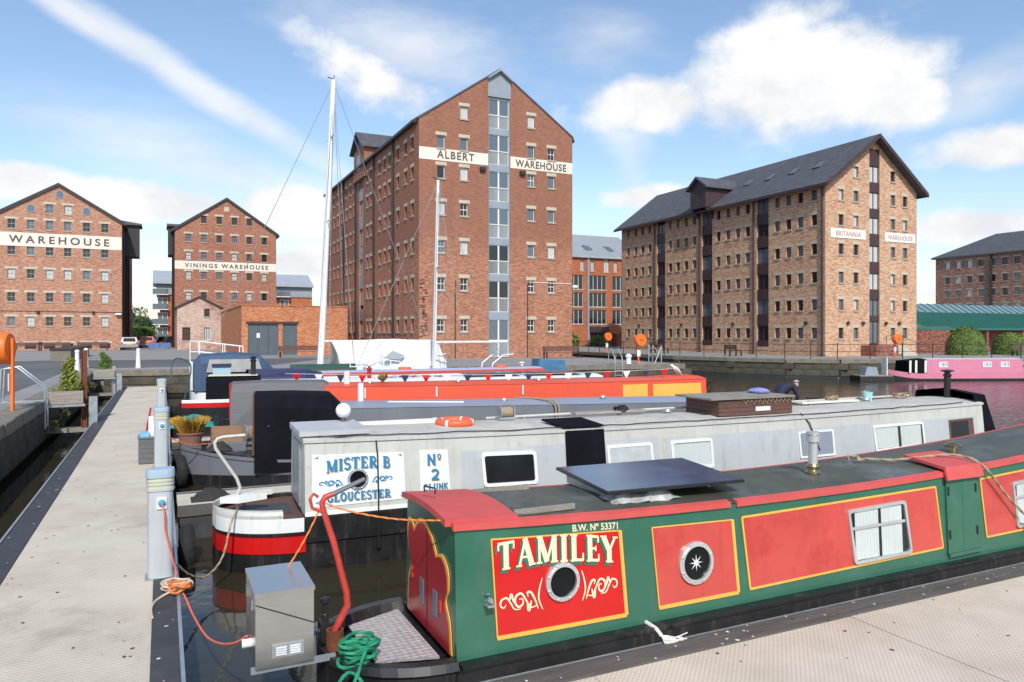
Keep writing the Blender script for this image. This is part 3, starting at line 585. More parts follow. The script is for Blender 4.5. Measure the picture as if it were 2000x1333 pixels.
def annex():
    X0, X1, Y0, Y1 = 1.5, 6.2, 92.0, 103.0
    b = wthing('brick_house', 'small gabled house of stained pale and red brick below the second warehouse', 'house', (X0, Y0, QZ))
    W = X1-X0; ops = [(.55, 1.4, 2.45, 3.95), (2.85, 3.55, 2.45, 3.95), (2.85, 3.45, 5.2, 6.1)]
    wall, mt = facade(b, (X0, Y0, 0), (1, 0, 0), W, QZ-.3, [(0, 6.2), (W/2+.1, 7.4), (W, 6.2)], ops, 'brick_stain')
    for o, fm, gm in zip(ops, ('frame_dark', 'white', 'frame_dark'), ('frame_dark', 'glass_mid', 'glass')): put_window(b, mt, window_set('grid' if fm == 'white' else 'sash', o[1]-o[0], o[3]-o[2], False), o[0], o[2], fm, gm)
    MB().box(X0, X0+.01, Y0, Y1, QZ-.3, 6.2).box(X1-.01, X1, Y0, Y1, QZ-.3, 6.2).build('wall', 'brick_stain', b)
    roof(b, X0, X1, Y0, Y1, 6.2, 7.4, oh=.1, fo=.05, th=.1)
annex()
def orange_store():
    X0, X1, Y0, Y1 = 6.1, 15.2, 66.8, 91.0
    b = wthing('brick_store', 'low orange brick flat-roofed building with two grey doors behind the boats', 'building', (X0, Y0, QZ))
    doors = [(6.62-X0, 9.15-X0, QZ-.02, 4.1), (9.5-X0, 10.72-X0, QZ-.02, 4.1)]
    facade(b, (X0, Y0, 0), (1, 0, 0), X1-X0, QZ-.3, [(0, 5.66), (X1-X0, 5.66)], doors, 'brick_orange', recess=.2)
    for o in doors:
        dd = MB().box(X0+o[0]+.01, X0+o[1]-.01, Y0+.12, Y0+.19, QZ, 4.09).build('door', 'door_grey', b)
        n = 3 if o[1]-o[0] > 2 else 1
        for k in range(1, n): MB().box(X0+o[0]+(o[1]-o[0])*k/n-.015, X0+o[0]+(o[1]-o[0])*k/n+.015, Y0+.105, Y0+.119, QZ+.1, 4.05).build('door_seam', 'fascia', dd)
    MB().box(X0, X0+.01, Y0, Y1, QZ-.3, 5.66).box(X1-.01, X1, Y0, Y1, QZ-.3, 5.66).box(X0, X1, Y1-.01, Y1, QZ, 5.66).build('wall', 'brick_orange', b)
    MB().box(X0-.06, X1+.06, Y0-.06, Y0+.25, 5.663, 5.74).box(X0-.06, X0+.25, Y0+.25, Y1, 5.663, 5.74).build('parapet_cap', 'brick_orange', b)
    MB().box(X0+.2, X1-.1, Y0+.2, Y1-.1, 5.3, 5.4).build('roof', 'slate', b)
    MB().box(X0+.35, X0+4.75, Y0-.05, Y0-.002, 4.105, 4.3).build('door_lintel', 'brown_panel', b)
    MB().box(7.35, 7.62, Y0+.1, Y0+.118, 2.9, 3.3).build('notice', 'white', b)
orange_store()
def modern():
    X0, X1, Y0, Y1 = 47.0, 64.0, 90.0, 104.0
    b = wthing('modern_building', 'modern orange brick block with grey metal roof between the two warehouses', 'building', (X0, Y0, QZ))
    cols = [50.9, 53.05, 56.27, 59.9]; ws = window_set('grid', 2.9, 2.05, False)
    rows = [(4.55, 6.6), (7.0, 9.05), (9.45, 11.5)]
    ops = [(c-1.45-X0, c+1.45-X0, a, e) for c in (49.6, 52.6-.2, 56.3, 60.2) for a, e in rows if True]
    ops2 = [(c-.3-X0, c+.3-X0, 12.1, 13.5) for c in (53.7, 55.4, 59.3)]+[(57.3-X0, 58.2-X0, 12.0, 13.95)]
    ops3 = [(55.0-X0, 57.7-X0, QZ, 3.3)]
    wall, mt = facade(b, (X0, Y0, 0), (1, 0, 0), X1-X0, QZ-1, [(0, 14), (X1-X0, 14)], ops+ops2+ops3, 'brick_modern')
    for i, o in enumerate(ops): put_window(b, mt, ws, o[0], o[2], 'white', 'glass')
    for o in ops2: put_window(b, mt, window_set('pair', o[1]-o[0], o[3]-o[2], False), o[0], o[2], 'frame_grey', 'blind')
    put_window(b, mt, window_set('grid', 2.7, 1.92, False, False), 55.0-X0, QZ, 'frame_grey', 'glass')
    MB().box(X0, X0+.01, Y0, Y1, QZ, 14).build('wall', 'brick_modern', b)
    r = MB().prism([(X0-.3, Y0-.4, 13.95), (X0-.3, Y0-.4, 14.15), (X0-.3, Y0+7, 18.2), (X0-.3, Y1, 14.1)], (0, 0, 0), (X1-X0+.6, 0, 0)).build('roof', 'metal_roof', b)
    sl = (18.2-14.15)/7.4
    repeat_x('roof_seam', MB().prism([(X0, Y0-.4, 14.16), (X0, Y0+7, 18.21), (X0, Y0+7, 18.28), (X0, Y0-.4, 14.23)], (0, 0, 0), (.05, 0, 0)), 'metal_roof', r, 44, .4)
    for x in (55.3, 59.0):
        MB().prism([(x, Y0+1.5, 14.15+1.9*sl+.09), (x+1.0, Y0+1.5, 14.15+1.9*sl+.09), (x+1.0, Y0+2.9, 14.15+3.3*sl+.09), (x, Y0+2.9, 14.15+3.3*sl+.09)], (0, 0, 0), (0, 0, .08)).build('skylight', 'glass_mid', b)
    MB().box(54.45, 54.75, Y0-.2, Y0, QZ, 14).build('drainpipe', 'bluegrey', b)
    MB().box(54.9, 58, Y0-.3, Y0-.05, 3.4, 4.2).build('sign_board', 'brown_panel', b)
    MB().box(58.5, 60.4, Y0-1.5, Y0-.02, QZ, 3.2).build('brick_screen', 'brick_wall', b)
modern()
def green_building():
    b = wthing('green_roofed_building', 'low brick building with a broad ribbed green roof at right', 'building', (62, 46, QZ))
    Y0 = 46; MB().box(62.5, 68.4, Y0, Y0+12, QZ-.3, 3.9).box(68.4, 110, Y0+3, Y0+12, QZ-.3, 3.9).prism([(62.5, Y0+.8, 3.9), (62.5, Y0+12, 3.9), (62.5, Y0+5.5, 6.0), (62.5, Y0+4.5, 6.0)], (0, 0, 0), (3, 0, 0)).build('wall', 'brick_wall', b)
    r = MB().prism([(63.5, Y0+1.0, 3.75), (63.5, Y0+3.6, 5.4), (63.5, Y0+8, 5.4), (63.5, Y0+8, 5.3), (63.5, Y0+3.6, 5.25), (63.5, Y0+1.0, 3.6)], (2.2, 0, 0), (50, 0, 0)).build('roof', 'green_roof', b)
    x = 65.75; repeat_x('roof_rib', MB().prism([(x, Y0+1.0, 3.76), (x, Y0+3.6, 5.41), (x, Y0+3.6, 5.47), (x, Y0+1.0, 3.82)], (0, 0, 0), (.07, 0, 0)), 'green_roof', r, 60, .42)
    t = MB().prism([(63.6, Y0+3.7, 5.41), (63.6, Y0+5.2, 6.35), (63.6, Y0+6.5, 5.41)], (0, 0, 0), (46, 0, 0)).build('rooflight', 'glazing', b)
    x = 63.6; repeat_x('glazing_bar', MB().prism([(x, Y0+3.7, 5.42), (x, Y0+5.2, 6.36), (x, Y0+5.2, 6.42), (x, Y0+3.7, 5.48)], (0, 0, 0), (.08, 0, 0)), 'green_roof', t, 30, 1.1)
    MB().prism([(62.4, Y0+.9, 3.75), (62.4, Y0+4.9, 6.3), (62.4, Y0+4.9, 6.45), (62.4, Y0+.9, 3.95)], (0, 0, 0), (3.3, 0, 0)).build('porch_roof', 'green_roof', b)
    MB().box(62.45, 68.5, Y0-.04, Y0-.003, 3.6, 3.88).build('green_band', 'green_roof', b)
    for x in (70, 76, 82): MB().box(x, x+.3, Y0+1.2, Y0+1.5, QZ, 3.9).build('post', 'brick_wall', b)
green_building()
def far_right():
    X0, X1, Y0, Y1 = 137.0, 152.0, 40.0, 95.0; EZ, RZ = 17.9, 22.3
    b = wthing('hipped_warehouse', 'dark brown brick warehouse with hipped slate roof at the far right', 'warehouse', (X0, Y1, QZ))
    ws = window_set('plain', .95, 1.3, lw=.2); rows = [(4.6, 5.9), (7.4, 8.7), (10.1, 11.4), (12.7, 14.0), (15.6, 16.9)]; L = Y1-Y0; cols = [2.4+k*2.15 for k in range(24)]
    grid_facade(b, (X0, Y1, 0), (0, -1, 0), L, QZ-.3, [(0, EZ), (L, EZ)], cols, rows, ws, .95, 'brick_far', 'frame_dark', ['glass', 'glass', 'glass_mid', 'blind'], lm='stone_grey')
    MB().box(X0, X1, Y1-.01, Y1, QZ-.3, EZ).build('wall', 'brick_far', b)
    cx = (X0+X1)/2; mb = MB(); o = .6
    mb.add([(X0-o, Y0, EZ), (X0-o, Y1+o, EZ), (X1+o, Y1+o, EZ), (X1+o, Y0, EZ), (cx, Y0, RZ), (cx, Y1-7, RZ), (X0-o, Y0, EZ-.25), (X0-o, Y1+o, EZ-.25), (X1+o, Y1+o, EZ-.25), (X1+o, Y0, EZ-.25)], [(0, 1, 5, 4), (1, 2, 5), (2, 3, 4, 5), (0, 6, 7, 1), (1, 7, 8, 2), (6, 9, 8, 7), (2, 8, 9, 3), (0, 4, 3, 9, 6)])
    mb.build('roof', 'slate', b); pipe(b, X0-.2, 84.2, QZ, EZ, .2)
far_right()
def flats():
    X0, X1, Y0, Y1 = -1.4, 27.0, 150.0, 162.0
    b = wthing('apartment_block', 'distant orange apartment block with balconies and pale metal roof behind the gabled warehouses', 'building', (X0, Y0, QZ))
    MB().box(X0+1, X1, Y0, Y1, QZ, 10.3).build('wall', 'brick_modern', b); MB().box(X0+.4, X1, Y0-.2, Y1, 10.303, 12.3).build('upper_storey', 'frame_grey', b)
    MB().prism([(X0-.2, Y0-1.0, 12.3), (X0-.2, Y0-1.0, 12.6), (X0-.2, Y0+6, 15.2), (X0-.2, Y1, 12.3)], (0, 0, 0), (X1-X0+.4, 0, 0)).build('roof', 'metal_roof', b)
    for k in range(4):
        z = 2.0+k*2.75
        for x in (X0+.8, X1-6):
            bl = MB().box(x-1.0, x+1.6, Y0-1.3, Y0-.01, z, z+.15).build('balcony', 'white', b); MB().box(x-1.0, x+1.6, Y0-1.32, Y0-1.29, z+.15, z+1.1).build('balcony_glass', 'glass_mid', bl)
            wn = MB().box(x-.2, x+1.5, Y0-.08, Y0-.003, z+.2, z+2.3).build('window', 'white', b); MB().box(x-.1, x+.6, Y0-.1, Y0-.082, z+.3, z+2.2).box(x+.7, x+1.4, Y0-.1, Y0-.082, z+.3, z+2.2).build('pane', 'glass_mid', wn)
flats()
# ================================================================== boats
M['b_green'] = mat('b_green', (.035, .135, .085), .2, bump=.10, bs=1.6, var=.12, vs=2, col2=(.06, .17, .12), c2=(.55, .8), c2s=2, dirt=((.10, .12, .09), .55))
M['b_red'] = mat('b_red', (.56, .075, .06), .2, bump=.10, bs=1.6, var=.12, vs=1.2, col2=(.46, .035, .03), c2=(.5, .7), c2s=1.6, dirt=((.34, .05, .045), .6))
M['b_sign_red'] = mat('b_sign_red', (.58, .012, .012), .2, bump=.10, bs=1.6, var=.08, dirt=((.42, .015, .012), .5))
M['b_rail'] = mat('b_rail', (.58, .085, .075), .5, var=.12, vs=4, col2=(.28, .05, .045), c2=(.66, .74), c2s=9)
M['b_maroon'] = mat('b_maroon', (.36, .02, .025), .3, var=.12)
M['b_yellow'] = mat('b_yellow', (.75, .42, .07), .45, var=.08)
M['b_cream'] = mat('b_cream', (.78, .68, .46), .45, var=.05)
M['b_roof'] = mat('b_roof', (.066, .070, .052), .5, var=.5, vs=1.0, col2=(.135, .15, .145), c2=(.5, .66), c2s=1.1, bump=.1, bs=4)
M['b_hull'] = mat('b_hull', (.016, .016, .017), .35, var=.4, vs=4, col2=(.09, .07, .05), c2=(.64, .8), c2s=3, dirt=((.11, .09, .07), .8))
M['b_grey'] = mat('b_grey', (.46, .48, .49), .5, var=.08, vs=2, col2=(.38, .38, .36), c2=(.58, .8), c2s=2.5, dirt=((.30, .28, .25), .6))
M['b_pale'] = mat('b_pale', (.53, .53, .48), .55, var=.1, vs=2, col2=(.38, .36, .31), c2=(.6, .8), c2s=3, dirt=((.26, .22, .17), .7))
M['b_paleroof'] = mat('b_paleroof', (.50, .49, .44), .65, var=.14, vs=2.5, col2=(.33, .31, .27), c2=(.52, .75), c2s=2.2)
M['b_white'] = mat('b_white', (.78, .79, .78), .4, var=.04, col2=(.6, .6, .56), c2=(.62, .85), c2s=4, dirt=((.50, .46, .38), .5))
M['b_blue'] = mat('b_blue', (.02, .20, .38), .45, var=.08)
M['b_brown'] = mat('b_brown', (.35, .25, .16), .5)
M['b_shadow_green'] = mat('b_shadow_green', (.02, .16, .10), .45)
M['b_dgrey'] = mat('b_dgrey', (.15, .16, .18), .4, var=.1, vs=1, dirt=((.09, .09, .09), .6))
M['b_dgrey_roof'] = mat('b_dgrey_roof', (.27, .30, .37), .45, var=.1, vs=1)
M['b_orange'] = mat('b_orange', (.72, .085, .035), .38, var=.06, dirt=((.45, .06, .03), .5))
M['b_navy'] = mat('b_navy', (.022, .028, .085), .55, var=.2, vs=3)
M['b_canopy'] = mat('b_canopy', (.045, .085, .15), .75, var=.15, vs=4, bump=.3, bs=9)
M['b_cover'] = mat('b_cover', (.007, .008, .011), .8, spec=.08, var=.4, vs=2, bump=.5, bs=5)
M['b_cover_grey'] = mat('b_cover_grey', (.13, .13, .135), .7, var=.12, vs=3, bump=.3, bs=6, stretch=(1, 1, 5))
M['b_lav'] = mat('b_lav', (.42, .46, .60), .5, var=.08)
M['b_pink'] = mat('b_pink', (.60, .20, .31), .5, var=.06, dirt=((.5, .15, .22), .5))
M['chrome'] = mat('chrome', (.55, .56, .58), .22, 1, var=.1)
M['alu'] = mat('alu', (.62, .62, .61), .35, .55, var=.1)
M['brass'] = mat('brass', (.62, .47, .24), .28, 1, var=.1)
M['steel'] = mat('steel', (.60, .60, .58), .30, 1, var=.10, vs=3, stretch=(1, 1, 4))
M['curtain'] = mat('curtain', (.72, .72, .70), .8, var=.08)
M['solar'] = mat('solar', (.035, .05, .11), .16, var=.12, spec=1.0)
M['port_glass'] = mat('port_glass', (.008, .009, .01), .12, var=.3, spec=.22)
M['treadplate'] = None
M['rope_tan'] = mat('rope_tan', (.34, .27, .17), .9, var=.3, vs=30)
M['rope_orange'] = mat('rope_orange', (.75, .22, .05), .7, var=.15)
M['rope_green'] = mat('rope_green', (.01, .22, .11), .6, var=.3, vs=20)
M['rope_white'] = mat('rope_white', (.62, .60, .55), .9, var=.15)
M['cable_pink'] = mat('cable_pink', (.80, .16, .09), .5, var=.05)
M['b_swan'] = mat('b_swan', (.50, .055, .04), .4, var=.15, vs=8)
M['tarp'] = mat('tarp', (.63, .635, .65), .5, var=.07, vs=3, bump=.6, bs=2.5)
def tread_mat():
    m = bpy.data.materials.new('treadplate'); m.use_nodes = True; nt = m.node_tree; N = nt.nodes.new; K = nt.links.new
    b = nt.nodes['Principled BSDF']; b.inputs['Metallic'].default_value = .3; b.inputs['Roughness'].default_value = .5
    tc = N('ShaderNodeTexCoord'); ch = N('ShaderNodeTexChecker'); ch.inputs['Scale'].default_value = 28; K(tc.outputs['Object'], ch.inputs['Vector'])
    n = N('ShaderNodeTexNoise'); n.inputs['Scale'].default_value = 14; K(tc.outputs['Object'], n.inputs['Vector'])
    mx = N('ShaderNodeMix'); mx.data_type = 'RGBA'; K(n.outputs['Fac'], mx.inputs[0]); mx.inputs[6].default_value = (.40, .35, .33, 1); mx.inputs[7].default_value = (.68, .64, .62, 1); K(mx.outputs[2], b.inputs['Base Color'])
    v = N('ShaderNodeTexVoronoi'); v.inputs['Scale'].default_value = 17; v.inputs['Randomness'].default_value = .15; K(tc.outputs['Object'], v.inputs['Vector'])
    bp = N('ShaderNodeBump'); bp.inputs['Strength'].default_value = 1; bp.inputs['Distance'].default_value = .02; bp.invert = True; K(v.outputs['Distance'], bp.inputs['Height']); K(bp.outputs[0], b.inputs['Normal']); return m
M['treadplate'] = tread_mat()

class Boat:
    def __init__(s, name, label, loc, rz, W, L, gun, left=('stern', 1.0), right=('bow', 3.0), rise=0, x0=0, group='narrowboats moored side by side', cat='narrowboat'):
        s.o = thing(name, label, cat, (loc[0], loc[1], 0), rz, group); s.W, s.L, s.g, s.x0 = W, L, gun, x0; s.left, s.right, s.rise = left, right, rise
    def hw(s, x):
        def end(t, kind):
            t = min(max(t, 0), 1)
            return math.sqrt(max(0, 1-(1-t)**2))**(.9) if kind == 'stern' else (math.sin(t*math.pi/2))**.75*.98+.02
        return s.W*min(end((x-s.x0)/s.left[1], s.left[0]), end((s.x0+s.L-x)/s.right[1], s.right[0]))
    def gz(s, x):
        d = max(0, 1-(x-s.x0)/s.left[1]); e = max(0, 1-(s.x0+s.L-x)/s.right[1])
        return s.g+s.rise*(d*d if s.left[0] == 'bow' else 0)+.25*e*e*(s.right[0] == 'bow')
    def xs(s, xa, xb):
        out = []; x = xa
        while x < xb-1e-6:
            out.append(x); dl = x-s.x0; dr = s.x0+s.L-x; near = min(dl/s.left[1] if dl < s.left[1] else 9, dr/s.right[1] if dr < s.right[1] else 9)
            x += .04 if near < .12 else (.12 if near < 1.05 else .6)
        return out+[xb]
    def hull(s, m='b_hull', deck='b_hull', drop=.04):
        xs = s.xs(s.x0, s.x0+s.L); rows = []
        for x in xs:
            h = s.hw(x); z = s.gz(x); rows.append([(x, -h*.93, -.35), (x, -h*.985, .05), (x, -h, z), (x, -h+min(.07, h*.5), z), (x, -h+min(.07, h*.5), z-drop), (x, h-min(.07, h*.5), z-drop), (x, h-min(.07, h*.5), z), (x, h, z), (x, h*.985, .05), (x, h*.93, -.35)])
        o = MB().grid(rows).build('hull', m, s.o)
        if deck != m:
            MB().grid([[(x, -s.hw(x)+min(.085, s.hw(x)*.6), s.gz(x)-drop+.006), (x, s.hw(x)-min(.085, s.hw(x)*.6), s.gz(x)-drop+.006)] for x in xs]).build('deck', deck, s.o)
        return o
    def band(s, name, xa, xb, z0, z1, m, off=.006, lip=0, rel=False):
        """a painted or welded strip round the hull outline"""
        xs = s.xs(max(xa, s.x0), xb); mb = MB()
        for sg in (-1, 1):
            rows = []
            for x in xs:
                h = s.hw(x)+off; a, b = (s.gz(x)+z0, s.gz(x)+z1) if rel else (z0, z1); rows.append([(x, sg*(h-lip-.004 if lip else h-.012), a), (x, sg*h, a), (x, sg*h, b), (x, sg*(h-lip-.004 if lip else h-.012), b)])
            mb.grid(rows)
        return mb.build(name, m, s.o)
    def cabin(s, xa, xb, zb, zt, wb, wt, m, roof_m, camber=.06, rail=None, rail_h=.07, over=.015, step=.7, roof_name='roof', gaps=()):
        s.zb, s.zt, s.wb, s.wt = zb, zt if callable(zt) else (lambda x: zt), wb, wt; s.zn = s.zt((xa+xb)/2); s.xa, s.xb = xa, xb
        n = max(2, int((xb-xa)/step)); X = [xa+(xb-xa)*i/n for i in range(n+1)]; mb = MB()
        def sec(x):
            return [(x, -wb, zb), (x, s.ys(s.zt(x)), s.zt(x))]+[(x, k*wt/4, s.zt(x)+camber*(1-(k/4)**2)) for k in (-3, -2, -1, 0, 1, 2, 3)]+[(x, -s.ys(s.zt(x)), s.zt(x)), (x, wb, zb)]
        S = [sec(x) for x in X]; mb.grid([[q[0], q[1]] for q in S]); mb.grid([[q[-2], q[-1]] for q in S]); mb.add(S[0], [tuple(range(11))]); mb.add(S[-1], [tuple(range(11))])
        c = mb.build('cabin', m, s.o); rb = MB()
        rows = []
        for x in [xa-over]+X[1:-1]+[xb+over]:
            z = s.zt(x); w2 = -s.ys(z)+over; rows.append([(x, -w2, z+.006), (x, -w2, z+.02)]+[(x, k*w2/5, z+.02+camber*(1-(k/5)**2)) for k in (-4, -3, -2, -1, 0, 1, 2, 3, 4)]+[(x, w2, z+.02), (x, w2, z+.006)])
        rb.grid(rows); rb.add(rows[0], [tuple(range(len(rows[0])))]); r = rb.build(roof_name, roof_m, s.o, smooth=True); s.roof = r
        if rail:
            cuts = [xa-over-.004]+[v for g in gaps for v in g]+[xb+over+.004]
            for sg in (-1, 1):
                for ka in range(0, len(cuts), 2):
                    q = MB(); rows = []; a_, b_ = cuts[ka], cuts[ka+1]
                    for x in [a_]+[x for x in X if a_+.05 < x < b_-.05]+[b_]:
                        z = s.zt(x); y = s.ys(z); yy = y if sg < 0 else -y; n_ = .026*sg; rows.append([(x, yy-n_*.1, z-rail_h), (x, yy+n_, z-rail_h), (x, yy+n_, z+.02), (x, yy-n_*1.6, z+.036), (x, yy-n_*1.6, z+.0)])
                    q.grid(rows); q.add(rows[0], [(0, 1, 2, 3, 4)]); q.add(rows[-1], [(0, 1, 2, 3, 4)]); q.build('roof_rail', rail, s.o)
        return c
    def ys(s, z): return -(s.wb+(s.wt-s.wb)*(z-s.zb)/(s.zn-s.zb))
    def P(s, x, z, off=0): return Vector((x, s.ys(z)-off, z))
    def panel(s, name, poly, m, o0=.002, o1=.008, parent=None, label=None):
        q = [s.P(x, z) for x, z in poly]; return MB().prism(q, (0, -o0, 0), (0, -o1, 0)).build(name, m, parent or s.o, label=label)
    def ring(s, name, outer, inner, m, o0, o1, parent=None):
        n = len(outer); mb = MB(); A = [s.P(*p, o0) for p in outer]; B = [s.P(*p, o1) for p in outer]; C = [s.P(*p, o1) for p in inner]; D = [s.P(*p, o0) for p in inner]
        mb.add(A+B+C+D, [(k*n+i, k*n+(i+1) % n, (k+1)*n+(i+1) % n, (k+1)*n+i) for k in range(3) for i in range(n)]); return mb.build(name, m, parent or s.o, smooth=True)
    def porthole(s, x, z, r, rim='alu', star=False):
        q = lambda rr: [(x+rr*math.cos(2*math.pi*i/32), z+rr*math.sin(2*math.pi*i/32)) for i in range(32)]
        o = s.ring('porthole', q(r), q(r*.87), rim, .001, .035); s.ring('bezel', q(r*.88), q(r*.79), rim, .02, .045, o)
        s.panel('pane', q(r*.84), 'port_glass', .012, .02, o)
        for i in range(8): a = math.pi*(i+.5)/4; MB().lathe([(.001, -.05), (.011, -.045), (.013, -.03)], s.P(x+r*.92*math.cos(a), z+r*.92*math.sin(a)), 8, 'y').build('bolt', rim, o)
        if star:
            pts = []
            for i in range(16): a = math.pi*i/8; rr = r*.38 if i % 2 == 0 else r*.09; pts.append((x+rr*math.cos(a), z+rr*math.sin(a)))
            s.panel('star', pts, 'b_white', .021, .024, o)
        return o
    def window(s, poly, frame='alu', fw=.035, curtains=True, bars=True, glassm='clear', back='black', rad=.05):
        """poly = TL, TR, BR, BL in (x,z)"""
        def rounded(p, r):
            out = []; n = len(p)
            for i in range(n):
                a, b, c = Vector(p[i-1]), Vector(p[i]), Vector(p[(i+1) % n]); u = (a-b).normalized()*r; v = (c-b).normalized()*r
                for k in range(5): t = k/4; out.append(tuple((b+u)*(1-t)**2+b*2*t*(1-t)+(b+v)*t*t))
            return out
        cx = sum(p[0] for p in poly)/4; cz = sum(p[1] for p in poly)/4
        def inset(p, d): return [(x+(d if x < cx else -d), z+(d if z < cz else -d)) for x, z in p]
        o = s.ring('window', rounded(poly, rad), rounded(inset(poly, fw), rad*.7), frame, .001, .032); s.panel('backing', inset(poly, .008), back, .0065, .0085, o)
        if curtains:
            x0, x1 = poly[3][0]+fw, poly[1][0]-fw; zt, zb = cz+(poly[0][1]-poly[3][1])/2-fw, cz-(poly[0][1]-poly[3][1])/2+fw
            for a, b in ((x0, x0+(x1-x0)*.47), (x0+(x1-x0)*.53, x1-.03)):
                n = 40; rows = [[], []]
                for k in range(n+1):
                    x = a+(b-a)*k/n; y = .0150+.0045*math.sin(k*1.1)+.001*math.sin(k*2.7)
                    rows[0].append(s.P(x, zb, y)); rows[1].append(s.P(x, zt, y))
                MB().grid(rows).build('curtain', 'curtain', o, smooth=True)
        s.panel('pane', inset(poly, fw*.7), glassm, .021, .024, o)
        if bars:
            zt = (poly[0][1]+poly[1][1])/2; zb = (poly[2][1]+poly[3][1])/2; zm = zt-(zt-zb)*.36
            s.panel('glazing_bar', [(poly[0][0]+.03, zm-.015), (poly[1][0]-.03, zm-.015), (poly[1][0]-.03, zm+.015), (poly[0][0]+.03, zm+.015)], frame, .024, .034, o)
        return o

# ---- sign-writer's lettering: strokes with serifs
def glyph(ch):
    T, t, S = .24, .11, .075; sf = []; st = []
    def ser(x, z, l=.36): st.append(([(x-l/2, z), (x+l/2, z)], S))
    def stem(x, a=0.0, b=1.0, l=.42): st.append(([(x, a), (x, b)], T)); (a == 0 and ser(x, .037, l)); (b == 1 and ser(x, .963, l))
    if ch == 'T': stem(.46, 0, .95); st.append(([(.02, .94), (.90, .94)], .12)); st.append(([(.05, .95), (.05, .70)], .08)); st.append(([(.87, .95), (.87, .70)], .08)); w = .92
    elif ch == 'A': st += [([(.14, 0), (.50, .97)], t), ([(.46, 1.0), (.84, 0)], T), ([(.25, .33), (.70, .33)], .09)]; ser(.13, .037, .32); ser(.85, .037, .38); w = 1.0
    elif ch == 'M': st += [([(.16, 0), (.16, 1)], t), ([(.18, .98), (.58, .06)], T), ([(.58, .06), (.98, .98)], t), ([(1.0, 0), (1.0, 1)], T)]; ser(.15, .037, .32); ser(1.0, .037, .42); ser(.14, .963, .26); ser(1.02, .963, .3); w = 1.22
    elif ch == 'I': stem(.24); w = .48
    elif ch == 'L': stem(.24); st += [([(.2, .06), (.78, .06)], .12), ([(.76, .05), (.76, .32)], .08)]; w = .84
    elif ch == 'E': stem(.24); st += [([(.2, .06), (.76, .06)], .12), ([(.2, .94), (.74, .94)], .12), ([(.2, .5), (.58, .5)], .1), ([(.75, .05), (.75, .30)], .08), ([(.73, .95), (.73, .72)], .08), ([(.58, .40), (.58, .60)], .07)]; w = .84
    elif ch == 'Y': st += [([(.12, .97), (.46, .45)], T), ([(.82, .97), (.48, .45)], t), ([(.46, .5), (.46, 0)], T)]; ser(.46, .037, .44); ser(.12, .963, .38); ser(.83, .963, .3); w = .95
    elif ch == 'S': st.append((arc(.38, .73, .27, 20, 270, 12, .23)+arc(.38, .27, .29, 90, -160, 12, .23), .17)); w = .74
    elif ch == 'R': stem(.24); st += [(([(.24, .93)]+arc(.48, .71, .24, 90, -90, 10, .22)+[(.24, .49)]), .14), ([(.44, .5), (.80, .04)], .22)]; ser(.82, .037, .26); w = .92
    elif ch == 'B': stem(.24); st += [([(.24, .93)]+arc(.46, .73, .22, 90, -90, 10, .21)+[(.24, .52)], .14), ([(.24, .52)]+arc(.48, .28, .26, 90, -90, 10, .23)+[(.24, .06)], .15)]; w = .82
    elif ch == 'G': st += [(arc(.48, .5, .36, 45, 330, 18, .44), .19), ([(.78, .05), (.78, .42)], .17)]; ser(.74, .43, .34); w = .95
    elif ch == 'O': st.append((arc(.48, .5, .36, 0, 360, 24, .43), .2)); w = .96
    elif ch == 'U': st.append(([(.22, .95), (.22, .4)]+arc(.48, .34, .26, 180, 360, 10, .28)+[(.74, .95)], .19)); ser(.22, .963, .36); ser(.74, .963, .3); w = .95
    elif ch == 'C': st += [(arc(.48, .5, .36, 45, 315, 18, .44), .2), ([(.76, .95), (.76, .70)], .07)]; w = .88
    elif ch == 'N': st += [([(.15, 0), (.15, 1)], .2), ([(.15, .96), (.72, .04)], .2), ([(.72, 0), (.72, 1)], .2)]; w = .88
    elif ch == 'K': st += [([(.15, 0), (.15, 1)], .2), ([(.2, .45), (.68, .98)], .17), ([(.32, .58), (.72, .02)], .2)]; w = .8
    elif ch == '2': st.append((arc(.36, .70, .25, 160, -20, 10, .24)+[(.5, .42), (.12, .08)], .19)); st.append(([(.08, .08), (.68, .08)], .19)); w = .74
    elif ch == 'o': st += [(arc(.25, .78, .15, 0, 360, 16, .17), .09), ([(.1, .48), (.4, .48)], .07)]; w = .5
    else: w = .45
    return st, w
def smooth2(pts, k=5, closed=False):
    P = [Vector(p) for p in pts]; n = len(P); out = []; g = (lambda i: P[i % n]) if closed else (lambda i: P[min(max(i, 0), n-1)])
    for i in range(n if closed else n-1):
        a, b, c, d = g(i-1), g(i), g(i+1), g(i+2)
        for j in range(k): t = j/k; out.append(tuple(.5*((2*b)+(c-a)*t+(2*a-5*b+4*c-d)*t*t+(3*b-a-3*c+d)*t**3)))
    return out if closed else out+[tuple(P[-1])]
def ribbon(mb, pts, wd, to3, o0, o1):
    pts = [Vector(p) for p in pts]; n = len(pts); Lf, Rt = [], []
    for i, p in enumerate(pts):
        d = (pts[min(i+1, n-1)]-pts[max(i-1, 0)]); d = d.normalized() if d.length > 1e-9 else Vector((1, 0)); nn = Vector((-d.y, d.x)); h = (wd if not callable(wd) else wd(i/(n-1)))/2
        Lf.append(p+nn*h); Rt.append(p-nn*h)
    for i in range(n-1):
        q = [to3(*Lf[i]), to3(*Lf[i+1]), to3(*Rt[i+1]), to3(*Rt[i])]; mb.prism(q, (0, -o0, 0), (0, -o1, 0))
